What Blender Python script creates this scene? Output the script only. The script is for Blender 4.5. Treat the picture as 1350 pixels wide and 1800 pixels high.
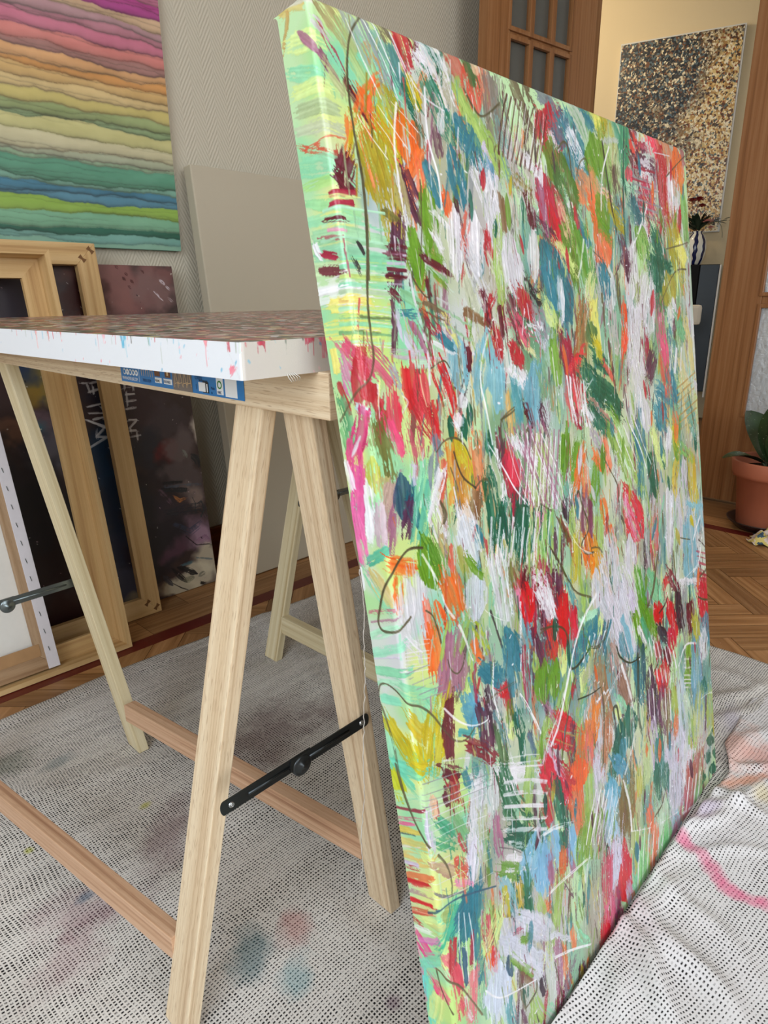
import bpy, bmesh, math, random
import numpy as np
from mathutils import Vector, Matrix

for o in list(bpy.data.objects): bpy.data.objects.remove(o, do_unlink=True)
sc = bpy.context.scene
col = sc.collection
PI = math.pi

# ------------------------------------------------------------------ camera
cam = bpy.data.cameras.new('camera'); camo = bpy.data.objects.new('camera', cam); col.objects.link(camo)
RW = [[0.69582, -0.71817, -0.00791], [-0.22501, -0.20752, -0.952], [0.68206, 0.6642, -0.30599]]
camo.matrix_world = Matrix(((RW[0][0], -RW[1][0], -RW[2][0], 0),
                            (RW[0][1], -RW[1][1], -RW[2][1], 0),
                            (RW[0][2], -RW[1][2], -RW[2][2], .81), (0, 0, 0, 1)))
cam.sensor_fit = 'HORIZONTAL'; cam.sensor_width = 36; cam.lens = 1176.17/1350*36
cam.clip_start = .02
sc.camera = camo

# ------------------------------------------------------------------ light
world = bpy.data.worlds.new('world'); sc.world = world; world.use_nodes = True
world.node_tree.nodes['Background'].inputs[0].default_value = (.80, .90, 1.0, 1)
world.node_tree.nodes['Background'].inputs[1].default_value = 1.2
def area(name, loc, aim, sx, sy, power, colr):
    l = bpy.data.lights.new(name, 'AREA'); l.shape = 'RECTANGLE'; l.size = sx; l.size_y = sy
    l.energy = power; l.color = colr
    o = bpy.data.objects.new(name, l); col.objects.link(o); o.location = loc
    o.rotation_euler = (Vector(aim)-Vector(loc)).to_track_quat('-Z', 'Y').to_euler()
    return o
area('window_daylight', (-2.06, -.75, 1.65), (0, -.75, 1.45), 2.2, 1.5, 66, (.87, .94, 1.0))
area('rear_window_daylight', (.25, -2.86, 1.6), (.25, 0, 1.35), 2.0, 1.6, 46, (.93, .96, 1.0))
pl = bpy.data.lights.new('hallway_lamp', 'POINT'); pl.energy = 20; pl.color = (1, .83, .58); pl.shadow_soft_size = .12
plo = bpy.data.objects.new('hallway_lamp', pl); col.objects.link(plo); plo.location = (3.62, 2.55, 2.42)
sc.view_settings.view_transform = 'Standard'; sc.view_settings.look = 'None'
sc.view_settings.gamma = 1; sc.view_settings.use_curve_mapping = False
sc.view_settings.exposure = 0.0

# ------------------------------------------------------------------ helpers
def S(c):   # srgb 0-255 -> linear
    return tuple(((v/255)/12.92 if v/255 <= .04045 else ((v/255+.055)/1.055)**2.4) for v in c)
def tag(o, label=None, cat=None, group=None, kind=None):
    if label: o['label'] = label
    if cat: o['category'] = cat
    if group: o['group'] = group
    if kind: o['kind'] = kind
    return o
def empty(name, loc=(0, 0, 0), rz=0):
    o = bpy.data.objects.new(name, None); col.objects.link(o); o.location = loc; o.rotation_euler = (0, 0, rz)
    o.empty_display_size = .05
    return o
def link(name, me, mat=None, parent=None, smooth=False):
    o = bpy.data.objects.new(name, me); col.objects.link(o)
    if mat is not None:
        for m in (mat if isinstance(mat, (list, tuple)) else [mat]): me.materials.append(m)
    if parent is not None: o.parent = parent
    if smooth: me.shade_smooth()
    return o
def from_bm(name, bm, mat=None, parent=None, smooth=False):
    me = bpy.data.meshes.new(name); bmesh.ops.recalc_face_normals(bm, faces=bm.faces[:]); bm.to_mesh(me); bm.free()
    return link(name, me, mat, parent, smooth)
def wood_uv(bm, axis, s, t, seed):
    axis, s, t = Vector(axis).normalized(), Vector(s).normalized(), Vector(t).normalized()
    uv = bm.loops.layers.uv.verify()
    bm.normal_update()
    for f in bm.faces:
        n = f.normal
        for l in f.loops:
            p = l.vert.co
            if abs(n.dot(axis)) > .75: l[uv].uv = (p.dot(s)*.3+seed*3.1, p.dot(t)+seed)
            elif abs(n.dot(s)) > abs(n.dot(t)): l[uv].uv = (p.dot(axis)+seed*7.3, p.dot(t)+seed*1.7+.4)
            else: l[uv].uv = (p.dot(axis)+seed*5.9, p.dot(s)+seed*2.3)
_seed = [0.0]
def hexa(bm, A, B, bev=0.0):
    vs = [bm.verts.new(p) for p in list(A)+list(B)]
    fs = [bm.faces.new([vs[i] for i in q]) for q in ((3, 2, 1, 0), (4, 5, 6, 7), (0, 1, 5, 4), (1, 2, 6, 5), (2, 3, 7, 6), (3, 0, 4, 7))]
    if bev:
        es = list({e for f in fs for e in f.edges})
        bmesh.ops.bevel(bm, geom=es, offset=bev, segments=2, profile=.6, affect='EDGES')
def bar(name, A, B, mat, parent=None, bev=.0012, axis=None):
    """wooden bar between end quads A and B"""
    bm = bmesh.new(); hexa(bm, A, B, bev)
    a = (sum((Vector(v) for v in B), Vector())-sum((Vector(v) for v in A), Vector())) if axis is None else Vector(axis)
    s = Vector(A[1])-Vector(A[0]); s -= s.project(a)
    t = a.cross(s); _seed[0] += .37
    bmesh.ops.recalc_face_normals(bm, faces=bm.faces[:])
    wood_uv(bm, a, s, t, _seed[0])
    return from_bm(name, bm, mat, parent)
def box(name, lo, hi, mat, parent=None, bev=.0, axis=None):
    x0, y0, z0 = lo; x1, y1, z1 = hi
    d = [x1-x0, y1-y0, z1-z0]
    if axis is None: axis = d.index(max(d))
    bm = bmesh.new()
    hexa(bm, [(x0, y0, z0), (x1, y0, z0), (x1, y1, z0), (x0, y1, z0)], [(x0, y0, z1), (x1, y0, z1), (x1, y1, z1), (x0, y1, z1)], bev)
    ax = [Vector((1, 0, 0)), Vector((0, 1, 0)), Vector((0, 0, 1))]
    _seed[0] += .37
    bmesh.ops.recalc_face_normals(bm, faces=bm.faces[:])
    wood_uv(bm, ax[axis], ax[(axis+1) % 3], ax[(axis+2) % 3], _seed[0])
    return from_bm(name, bm, mat, parent)
def multibox(name, boxes, mat, parent=None, bev=0):
    bm = bmesh.new()
    for lo, hi in boxes:
        x0, y0, z0 = lo; x1, y1, z1 = hi
        hexa(bm, [(x0, y0, z0), (x1, y0, z0), (x1, y1, z0), (x0, y1, z0)], [(x0, y0, z1), (x1, y0, z1), (x1, y1, z1), (x0, y1, z1)], bev)
    bmesh.ops.recalc_face_normals(bm, faces=bm.faces[:])
    uv = bm.loops.layers.uv.verify(); bm.normal_update()
    for f in bm.faces:
        for l in f.loops:
            p = l.vert.co; l[uv].uv = (p.z, p.x+p.y)
    return from_bm(name, bm, mat, parent)
def tube(name, pts, r, mat, parent=None, seg=8):
    bm = bmesh.new(); rings = []
    for i, p in enumerate(pts):
        p = Vector(p); d = (Vector(pts[min(i+1, len(pts)-1)])-Vector(pts[max(i-1, 0)])).normalized()
        a = d.cross(Vector((0, 0, 1)));
        if a.length < .05: a = d.cross(Vector((1, 0, 0)))
        a.normalize(); b = d.cross(a); rr = r[i] if isinstance(r, (list, tuple)) else r
        rings.append([bm.verts.new(p+(a*math.cos(2*PI*k/seg)+b*math.sin(2*PI*k/seg))*rr) for k in range(seg)])
    for i in range(len(rings)-1):
        for k in range(seg): bm.faces.new((rings[i][k], rings[i][(k+1) % seg], rings[i+1][(k+1) % seg], rings[i+1][k]))
    bm.faces.new(rings[0]); bm.faces.new(rings[-1][::-1])
    return from_bm(name, bm, mat, parent, True)
def lathe(name, prof, mat, parent=None, seg=48, loc=(0, 0, 0)):
    bm = bmesh.new(); rings = []
    for r, z in prof:
        if r < 1e-5: rings.append([bm.verts.new((loc[0], loc[1], loc[2]+z))])
        else: rings.append([bm.verts.new((loc[0]+r*math.cos(2*PI*k/seg), loc[1]+r*math.sin(2*PI*k/seg), loc[2]+z)) for k in range(seg)])
    for A, B in zip(rings, rings[1:]):
        for k in range(seg):
            k2 = (k+1) % seg
            if len(A) == 1 and len(B) == 1: continue
            if len(A) == 1: bm.faces.new((A[0], B[k], B[k2]))
            elif len(B) == 1: bm.faces.new((A[k], A[k2], B[0]))
            else: bm.faces.new((A[k], A[k2], B[k2], B[k]))
    return from_bm(name, bm, mat, parent, True)

# ------------------------------------------------------------------ materials
class NT:
    def __init__(s, name):
        s.m = bpy.data.materials.new(name); s.m.use_nodes = True; s.t = s.m.node_tree
        s.b = s.t.nodes['Principled BSDF']
    def n(s, typ, **kw):
        nd = s.t.nodes.new(typ)
        ins = kw.pop('ins', {})
        for k, v in kw.items(): setattr(nd, k, v)
        for k, v in ins.items(): s.set(nd, k, v)
        return nd
    def set(s, nd, k, v):
        if hasattr(v, 'is_output') or isinstance(v, bpy.types.NodeSocket): s.t.links.new(v, nd.inputs[k])
        else: nd.inputs[k].default_value = v
    def math(s, op, a, b=0.0, c=None, clamp=False):
        nd = s.n('ShaderNodeMath', operation=op, use_clamp=clamp); s.set(nd, 0, a); s.set(nd, 1, b)
        if c is not None: s.set(nd, 2, c)
        return nd.outputs[0]
    def mix(s, f, a, b, blend='MIX'):
        nd = s.n('ShaderNodeMix', data_type='RGBA', blend_type=blend); s.set(nd, 0, f)
        s.set(nd, 6, a if not isinstance(a, tuple) else (*a[:3], 1)); s.set(nd, 7, b if not isinstance(b, tuple) else (*b[:3], 1))
        return nd.outputs[2]
    def noise(s, vec, scale, detail=2, rough=.5, out=0, dist=0):
        nd = s.n('ShaderNodeTexNoise', ins={'Scale': scale, 'Detail': detail, 'Roughness': rough, 'Distortion': dist})
        if vec is not None: s.set(nd, 'Vector', vec)
        return nd.outputs[out]
    def mapv(s, vec, scale=(1, 1, 1), loc=(0, 0, 0), rot=(0, 0, 0)):
        nd = s.n('ShaderNodeMapping', ins={'Scale': scale, 'Location': loc, 'Rotation': rot}); s.set(nd, 'Vector', vec); return nd.outputs[0]
    def ramp(s, f, stops, interp='LINEAR'):
        nd = s.n('ShaderNodeValToRGB'); r = nd.color_ramp; r.interpolation = interp
        while len(r.elements) < len(stops): r.elements.new(.5)
        for e, (p, c) in zip(r.elements, stops): e.position = p; e.color = (*c[:3], 1) if len(c) >= 3 else (c[0],)*3+(1,)
        s.set(nd, 0, f); return nd.outputs[0]
    def bump(s, h, strength=.3, dist=.002, normal=None):
        nd = s.n('ShaderNodeBump', ins={'Strength': strength, 'Distance': dist}); s.set(nd, 'Height', h)
        if normal is not None: s.set(nd, 'Normal', normal)
        s.t.links.new(nd.outputs[0], s.b.inputs['Normal']); return nd.outputs[0]
    def coord(s, k): return s.n('ShaderNodeTexCoord').outputs[k]
    def fin(s, color=None, rough=.5, spec=.5, metal=0):
        if color is not None: s.set(s.b, 'Base Color', color if not isinstance(color, tuple) else (*color[:3], 1))
        s.set(s.b, 'Roughness', rough); s.set(s.b, 'Specular IOR Level', spec); s.set(s.b, 'Metallic', metal)
        return s.m
def plain(name, c, rough=.5, spec=.5, metal=0, noise=0.0, nscale=40):
    t = NT(name)
    if noise:
        v = t.noise(t.coord('Object'), nscale, 3)
        cc = t.mix(v, tuple(x*(1-noise) for x in c), tuple(min(1, x*(1+noise)) for x in c))
        t.bump(v, .15, .001)
        return t.fin(cc, rough, spec, metal)
    return t.fin(c, rough, spec, metal)
def wood(name, light, mid, dark, rough=.55, across=75, flecks=.35, spec=.4, knots=0.0):
    t = NT(name); uv = t.coord('UV')
    w = t.noise(t.mapv(uv, (1.6, 5, 1)), 1.0, 2)          # slow wander of the grain
    sep = t.n('ShaderNodeSeparateXYZ'); t.set(sep, 0, uv)
    v2 = t.math('ADD', sep.outputs[1], t.math('MULTIPLY', w, .012))
    comb = t.n('ShaderNodeCombineXYZ'); t.set(comb, 0, t.math('MULTIPLY', sep.outputs[0], 1.1)); t.set(comb, 1, t.math('MULTIPLY', v2, across))
    g = t.noise(comb.outputs[0], 1.0, 4, .62)
    comb2 = t.n('ShaderNodeCombineXYZ'); t.set(comb2, 0, t.math('MULTIPLY', sep.outputs[0], 48)); t.set(comb2, 1, t.math('MULTIPLY', v2, 700))
    f = t.noise(comb2.outputs[0], 1.0, 2, .5)
    c = t.ramp(g, [(.30, dark), (.46, mid), (.62, light)])
    fl = t.ramp(f, [(.57, (0, 0, 0)), (.68, (1, 1, 1))])
    c = t.mix(t.math('MULTIPLY', fl, flecks), c, dark)
    big = t.noise(t.mapv(uv, (1.3, 9, 1)), 1.0, 1)
    c = t.mix(t.math('MULTIPLY', big, .35), c, mid)
    t.bump(g, .12, .0015)
    return t.fin(c, rough, spec)
M = {}
M['pine'] = wood('pine_wood', S((232, 214, 184)), S((216, 192, 158)), S((176, 144, 112)), across=150, flecks=.75)
M['pine_pale'] = wood('pale_pine_wood', S((230, 218, 186)), S((216, 200, 160)), S((184, 160, 118)), across=90, flecks=.2)
M['pine_red'] = wood('reddish_pine_wood', S((214, 178, 148)), S((196, 156, 124)), S((150, 106, 78)), across=130, flecks=.3)
M['frame_wood'] = wood('frame_wood', S((214, 182, 132)), S((198, 162, 110)), S((160, 118, 72)), across=45, flecks=.15)
M['door_wood'] = wood('varnished_door_wood', S((158, 112, 72)), S((142, 94, 54)), S((108, 68, 34)), rough=.35, across=60, flecks=.15)
M['base_wood'] = wood('baseboard_wood', S((128, 66, 28)), S((108, 52, 20)), S((84, 38, 14)), rough=.4, across=50, flecks=.1)
M['steel'] = plain('dark_steel', S((62, 66, 68)), .32, .5, .85)
M['steel_light'] = plain('zinc_steel', S((120, 130, 132)), .3, .5, .9)
M['zinc'] = plain('zinc_screw', S((190, 196, 200)), .25, .5, 1)
M['white_canvas'] = plain('white_primed_canvas', S((222, 220, 214)), .8, .2, 0, .03, 300)
M['dark_gap'] = plain('dark_gap', S((40, 24, 14)), .8)
M['white_paint'] = plain('white_wall_paint', S((225, 222, 215)), .8)

# vertex-painted surface
def vmat(name, rough=.45, spec=.5, bump_scale=900, bump=.12, coat=0.0):
    t = NT(name); a = t.n('ShaderNodeAttribute', attribute_name='paint')
    c = t.coord('Object')
    # canvas weave showing through the paint
    v = t.noise(c, bump_scale, 1)
    t.bump(v, bump, .0006)
    if coat: t.set(t.b, 'Coat Weight', coat); t.set(t.b, 'Coat Roughness', .2)
    return t.fin(a.outputs[0], rough, spec)

# ------------------------------------------------------------------ a small painting engine (numpy)
rng = np.random.RandomState(7)
def smooth_tile(n, sm, seed):
    r = np.random.RandomState(seed).rand(n, n)
    for _ in range(sm):
        r = (r+np.roll(r, 1, 0)+np.roll(r, -1, 0)+np.roll(r, 1, 1)+np.roll(r, -1, 1))/5
    r = (r-r.mean())/r.std(); return r.astype(np.float32)
_tile = smooth_tile(512, 1, 3)
def vnoise(x, y):
    """value noise, about N(0,1), period 512"""
    xi = np.floor(x).astype(int); yi = np.floor(y).astype(int); fx = x-xi; fy = y-yi
    fx = fx*fx*(3-2*fx); fy = fy*fy*(3-2*fy)
    g = lambda a, b: _tile[b & 511, a & 511]
    return (g(xi, yi)*(1-fx)+g(xi+1, yi)*fx)*(1-fy)+(g(xi, yi+1)*(1-fx)+g(xi+1, yi+1)*fx)*fy
def fnoise(x, y, o=3):
    s = 0; a = 1; n = 0
    for k in range(o):
        s = s+a*vnoise(x*2**k+17*k, y*2**k+31*k); n += a*a; a *= .55
    return s/math.sqrt(n)
class Paint:
    def __init__(s, x0, x1, y0, y1, res, base=(240, 240, 238)):
        s.x0, s.y0, s.res = x0, y0, res
        s.w = int(round((x1-x0)*res))+1; s.h = int(round((y1-y0)*res))+1
        s.x1, s.y1 = x1, y1
        s.c = np.empty((s.h, s.w, 3), np.float32); s.c[:] = np.array(base, np.float32)
        s.z = np.zeros((s.h, s.w), np.float32)
        s.X = np.linspace(x0, x1, s.w, dtype=np.float32); s.Y = np.linspace(y0, y1, s.h, dtype=np.float32)
        s.k = 0
    def stroke(s, pts, w, colr, a=.95, dry=.25, shape='flat', relief=.25, edge=.06, vary=10):
        """pts in metres, w full width in metres"""
        s.k += 1; k = s.k
        P = np.array(pts, np.float32); r = w/2
        pad = r*1.25+.002
        i0 = max(0, int((P[:, 0].min()-pad-s.x0)*s.res)); i1 = min(s.w, int((P[:, 0].max()+pad-s.x0)*s.res)+2)
        j0 = max(0, int((P[:, 1].min()-pad-s.y0)*s.res)); j1 = min(s.h, int((P[:, 1].max()+pad-s.y0)*s.res)+2)
        if i1 <= i0 or j1 <= j0: return
        X, Y = np.meshgrid(s.X[i0:i1], s.Y[j0:j1])
        seg = np.hypot(*(P[1:]-P[:-1]).T)+1e-9; cum = np.concatenate([[0], np.cumsum(seg)]); L = cum[-1]
        D = np.full(X.shape, 9., np.float32); T = np.zeros_like(D); Sg = np.zeros_like(D); O = np.zeros_like(D)
        for q in range(len(seg)):
            ax, ay = P[q]; bx, by = P[q+1]; dx, dy = (bx-ax)/seg[q], (by-ay)/seg[q]
            t = (X-ax)*dx+(Y-ay)*dy; tc = np.clip(t, 0, seg[q]); cr = (X-ax)*dy-(Y-ay)*dx
            d = np.hypot(X-ax-dx*tc, Y-ay-dy*tc)
            m = d < D; D[m] = d[m]; T[m] = (cum[q]+tc)[m]; Sg[m] = cr[m]; O[m] = np.abs(t-tc)[m]
        t = np.clip(T/max(L, 1e-6), 0, 1)
        b1 = vnoise(Sg*1500+k*13.7, T*18+k*5.1)          # bristle streaks
        b0 = vnoise(Sg*420+k*3.1, T*9+k*2.9)
        b2 = fnoise(X*170+k*3.3, Y*170+k*7.7, 3)
        wob = 1+.13*vnoise(t*4+k, t*0+k*.7)
        if shape == 'leaf': R = r*np.clip(np.sin(PI*np.clip(t*.96+.03, .0, 1)), 0, 1)**.62*wob+.0004; dist = D/R
        elif shape == 'drop': R = r*np.clip(1-(1-t)**2.2, 0, 1)**.6+.0004; dist = D/R
        else:
            R = r*wob*(1 if w < .004 else .86+.14*np.sin(PI*t))
            cross = np.abs(Sg)/R; over = O/R*(1.15+.55*b0+.75*b1)
            dist = np.where(O > 0, np.maximum(cross, over+.45*cross**2), D/R) if w > .004 else D/R
        dist = dist+edge*b2+.07*b1+.05*b0
        m = np.clip((1-dist)*(R*s.res*.9+.6), 0, 1)
        if dry > 0:
            q = b1*.75+b0*.55+b2*.5
            m = m*np.clip((q-(-1.8+dry*3.0)-.9*np.clip(dist-.5, 0, 1)*dry-.8*dry*(t-.4))*2.6+.2, 0, 1)
        m = m*a*np.clip(.86+.16*b0, .45, 1)
        cc = np.array(colr, np.float32)[None, None]+(b1*vary*.6+b2*vary*.5)[..., None]
        s.c[j0:j1, i0:i1] = s.c[j0:j1, i0:i1]*(1-m[..., None])+cc*m[..., None]
        ridge = np.exp(-((dist-.9)/.14)**2)
        h = relief*(.5+.4*b1+.5*ridge)
        s.z[j0:j1, i0:i1] = s.z[j0:j1, i0:i1]*(1-.7*m)+h*m
    def drag(s, ax, ay, fx, fy):
        """pull the wet paint about a little, mostly along the upright direction"""
        X, Y = np.meshgrid(s.X, s.Y)
        keep = np.clip((X-.09)/.07, 0, 1); dx = ax*fnoise(X*fx, Y*fy, 2); dy = keep*ay*fnoise(X*fx*2.1+40, Y*fy*.6+9, 2)
        i = np.clip(((X+dx-s.x0)*s.res).round().astype(int), 0, s.w-1); j = np.clip(((Y+dy-s.y0)*s.res).round().astype(int), 0, s.h-1)
        s.c = s.c[j, i]; s.z = s.z[j, i]
        del X, Y
    def wash(s, cx, cy, rx, ry, colr, a=.8, rot=0, rough=.5, f=18):
        s.k += 1; k = s.k; pad = max(rx, ry)*1.8
        i0 = max(0, int((cx-pad-s.x0)*s.res)); i1 = min(s.w, int((cx+pad-s.x0)*s.res)+2)
        j0 = max(0, int((cy-pad-s.y0)*s.res)); j1 = min(s.h, int((cy+pad-s.y0)*s.res)+2)
        if i1 <= i0 or j1 <= j0: return
        X, Y = np.meshgrid(s.X[i0:i1], s.Y[j0:j1])
        c, sn = math.cos(rot), math.sin(rot); u = ((X-cx)*c+(Y-cy)*sn)/rx; v = (-(X-cx)*sn+(Y-cy)*c)/ry
        d = np.hypot(u, v)+rough*.35*fnoise(X*f+k*3, Y*f+k*9, 3)
        m = (np.clip((1.15-d)*1.8, 0, 1)*a)[..., None]
        s.c[j0:j1, i0:i1] = s.c[j0:j1, i0:i1]*(1-m)+np.array(colr, np.float32)*m
    def mesh(s, name, fn, mat, parent=None, zscale=.001, nfn=None):
        """fn(X,Y,Zrelief) -> (N,3) positions"""
        X, Y = np.meshgrid(s.X, s.Y); z = s.z*zscale
        co = fn(X.ravel().astype(np.float64), Y.ravel().astype(np.float64), z.ravel().astype(np.float64)).astype(np.float32)
        w, h = s.w, s.h
        me = bpy.data.meshes.new(name)
        nf = (w-1)*(h-1)
        i = (np.arange(h-1)[:, None]*w+np.arange(w-1)[None]).ravel()
        F = np.stack([i, i+w, i+w+1, i+1], 1).astype(np.int32)
        me.vertices.add(w*h); me.vertices.foreach_set('co', co.ravel())
        me.loops.add(nf*4); me.loops.foreach_set('vertex_index', F.ravel())
        me.polygons.add(nf); me.polygons.foreach_set('loop_start', np.arange(0, nf*4, 4, dtype=np.int32))
        me.polygons.foreach_set('use_smooth', np.ones(nf, bool))
        me.update(calc_edges=True)
        at = me.color_attributes.new('paint', 'BYTE_COLOR', 'POINT')
        c = np.clip(s.c, 0, 255).reshape(-1, 3)/255.
        rgba = np.ones((w*h, 4), np.float32); rgba[:, :3] = c
        at.data.foreach_set('color_srgb', rgba.ravel())
        return link(name, me, mat, parent)

# ================================================================== SETTING
WY, WX = 1.789, 2.825          # back wall plane, door wall plane
# wallpaper: vertical bands of slanted ribs
def wallpaper():
    t = NT('herringbone_wallpaper'); g = t.n('ShaderNodeNewGeometry').outputs['Position']
    sp = t.n('ShaderNodeSeparateXYZ'); t.set(sp, 0, g)
    xx = t.math('ADD', sp.outputs[0], sp.outputs[1])
    u = t.math('DIVIDE', xx, .070)
    tri = t.math('ABSOLUTE', t.math('SUBTRACT', t.math('FRACT', u), .5))          # 0..0.5
    ph = t.math('ADD', t.math('DIVIDE', sp.outputs[2], .017), t.math('MULTIPLY', tri, 7.5))
    nz = t.noise(g, 60, 2)
    ph = t.math('ADD', ph, t.math('MULTIPLY', nz, .35))
    s = t.math('SINE', t.math('MULTIPLY', ph, 2*PI))
    h = t.math('ADD', s, t.math('MULTIPLY', t.noise(g, 350, 2), 1.2))
    t.bump(h, .42, .0009)
    return t.fin(S((196, 188, 170)), .75, .25)
M['wallpaper'] = wallpaper()
M['plaster'] = plain('cream_plaster', S((226, 206, 168)), .85, .2, 0, .02, 200)
M['plaster_white'] = plain('white_plaster', S((232, 230, 225)), .9, .2, 0, .01, 80)
# oak parquet
def parquet():
    t = NT('oak_parquet'); uv = t.coord('UV'); a = t.n('ShaderNodeAttribute', attribute_name='tone').outputs[0]
    g = t.noise(t.mapv(uv, (3, 60, 1)), 1, 4, .6, dist=.4)
    c = t.ramp(g, [(.3, S((150, 104, 60))), (.5, S((176, 128, 80))), (.68, S((200, 152, 102)))])
    c = t.mix(1.0, c, a, 'MULTIPLY')
    sp = t.noise(t.n('ShaderNodeNewGeometry').outputs['Position'], 130, 2)
    c = t.mix(t.ramp(sp, [(.76, (0, 0, 0)), (.79, (1, 1, 1))]), c, S((205, 198, 186)))
    t.bump(g, .1, .001)
    return t.fin(c, .42, .4)
M['parquet'] = parquet()
def floor():
    bm = bmesh.new(); uv = bm.loops.layers.uv.verify(); tl = bm.faces.layers.float_color.new('tone') if False else None
    cl = bm.loops.layers.color.new('tone')
    r = random.Random(4)
    def quad(ps, axis, t=None):
        vs = [bm.verts.new((p[0], p[1], 0)) for p in ps]; f = bm.faces.new(vs)
        k = t if t else r.uniform(.78, 1.0); s1, s2 = r.random()*9, r.random()*9
        for l in f.loops:
            p = l.vert.co; l[uv].uv = (p.x*axis[0]+p.y*axis[1]+s1, -p.x*axis[1]+p.y*axis[0]+s2)
            l[cl] = (k, k*r.uniform(.99, 1), k, 1)
        return f
    w, L, g = .062, .31, .0006
    c45 = math.cos(PI/4)
    def rot(x, y): return ((x-y)*c45+1.0, (x+y)*c45+.2)
    for i in range(-60, 60):
        for j in range(-14, 14):
            ox, oy = i*w+j*L, i*w-j*L
            cx, cy = rot(ox, oy)
            if not (-2.6 < cx < 3.2 and -3.2 < cy < 2.2): continue
            quad([rot(ox+g, oy+g), rot(ox+L-g, oy+g), rot(ox+L-g, oy+w-g), rot(ox+g, oy+w-g)], (c45, c45))
            quad([rot(ox+g, oy+w+g), rot(ox+w-g, oy+w+g), rot(ox+w-g, oy+w+L-g), rot(ox+g, oy+w+L-g)], (-c45, c45))
    for co, no in (((2.466, 0, 0), (1, 0, 0)), ((0, 1.434, 0), (0, 1, 0)), ((-2.2, 0, 0), (-1, 0, 0)), ((0, -3, 0), (0, -1, 0))):
        bmesh.ops.bisect_plane(bm, geom=bm.verts[:]+bm.edges[:]+bm.faces[:], plane_co=co, plane_no=no, clear_outer=True)
    # border boards along both walls
    for k, (a, b) in enumerate(((1.481, 1.58), (1.581, 1.68), (1.681, 1.80))):
        d = a-1.479
        x = -2.2
        while x < 2.466+d+.1:
            x2 = min(x+r.uniform(.5, .9), 2.513+d+.1); quad([(x, a), (x2-.001, a), (x2-.001, b), (x, b)], (1, 0)); x = x2
            if x2 >= 2.513+d+.1: break
        y = -3.0
        while y < 1.479+d:
            y2 = min(y+r.uniform(.5, .9), a); quad([(2.513+d, y), (2.513+d+(b-a), y), (2.513+d+(b-a), y2-.001), (2.513+d, y2-.001)], (0, 1)); y = y2
            if y2 >= a: break
    o = from_bm('floor', bm, M['parquet']); tag(o, kind='structure')
    for p in o.data.polygons:
        pass
    s = box('trim_1', (-2.2, 1.434, -.01), (2.513, 1.480, .0004), M['stripe']); tag(s, kind='structure')
    s = box('trim_2', (2.466, -3.0, -.01), (2.5125, 1.434, .0004), M['stripe']); tag(s, kind='structure')
    b = box('floor_base', (-2.3, -3.1, -.08), (6.2, 3.6, -.004), M['dark_gap']); b.name = 'trim_3'; tag(b, kind='structure')
    h = box('floor_hall', (2.83, -1.2, -.02), (6.1, 3.5, -.001), M['hall_floor']); h.name = 'trim_4'; tag(h, kind='structure')
M['stripe'] = plain('mahogany_inlay', S((98, 30, 22)), .4, .4, 0, .15, 60)
M['hall_floor'] = plain('hall_floor', S((120, 84, 52)), .5, .3, 0, .1, 20)
floor()
def struct(o): return tag(o, kind='structure')
struct(box('wall_back', (-2.2, WY, 0), (WX+.1, WY+.1, 2.75), M['wallpaper']))
struct(box('baseboard_back', (-2.2, WY-.018, 0), (WX, WY-.0005, .122), M['base_wood'], bev=.003))
struct(multibox('wall_right', [((WX, 1.64, 0), (WX+.1, WY, 2.75)), ((WX, -3.05, 0), (WX+.1, .30, 2.75)), ((WX, .30, 2.12), (WX+.1, 1.64, 2.75))], M['wallpaper']))
struct(multibox('wall_left', [((-2.2, -3.05, 0), (-2.1, WY, .9)), ((-2.2, -3.05, 2.4), (-2.1, WY, 2.75)),
                              ((-2.2, -3.05, .9), (-2.1, -1.85, 2.4)), ((-2.2, .35, .9), (-2.1, WY, 2.4))], M['plaster_white']))
struct(multibox('wall_front', [((-2.1, -3.05, 0), (WX, -2.95, .8)), ((-2.1, -3.05, 2.4), (WX, -2.95, 2.75)),
                               ((-2.1, -3.05, .8), (-.75, -2.95, 2.4)), ((1.25, -3.05, .8), (WX, -2.95, 2.4))], M['plaster_white']))
struct(box('ceiling', (-2.2, -3.05, 2.75), (6.2, 3.6, 2.83), M['plaster_white']))
struct(multibox('window_1', [((-2.13, -1.85, .88), (-2.08, .35, .92)), ((-2.13, -1.85, 2.38), (-2.08, .35, 2.42)), ((-2.13, -1.87, .9), (-2.08, -1.82, 2.4)), ((-2.13, .32, .9), (-2.08, .37, 2.4))], M['white_paint']))
struct(multibox('window_2', [((-.75, -2.98, .78), (1.25, -2.93, .82)), ((-.75, -2.98, 2.38), (1.25, -2.93, 2.42)), ((-.77, -2.98, .8), (-.73, -2.93, 2.4)), ((1.23, -2.98, .8), (1.27, -2.93, 2.4))], M['white_paint']))
# door casing around the double door opening
struct(multibox('trim_5', [((WX-.015, 1.60, 0), (WX+.115, 1.66, 2.16)), ((WX-.015, .26, 0), (WX+.115, .335, 2.16)), ((WX-.015, .26, 2.09), (WX+.115, 1.66, 2.16))], M['door_wood']))

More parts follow.
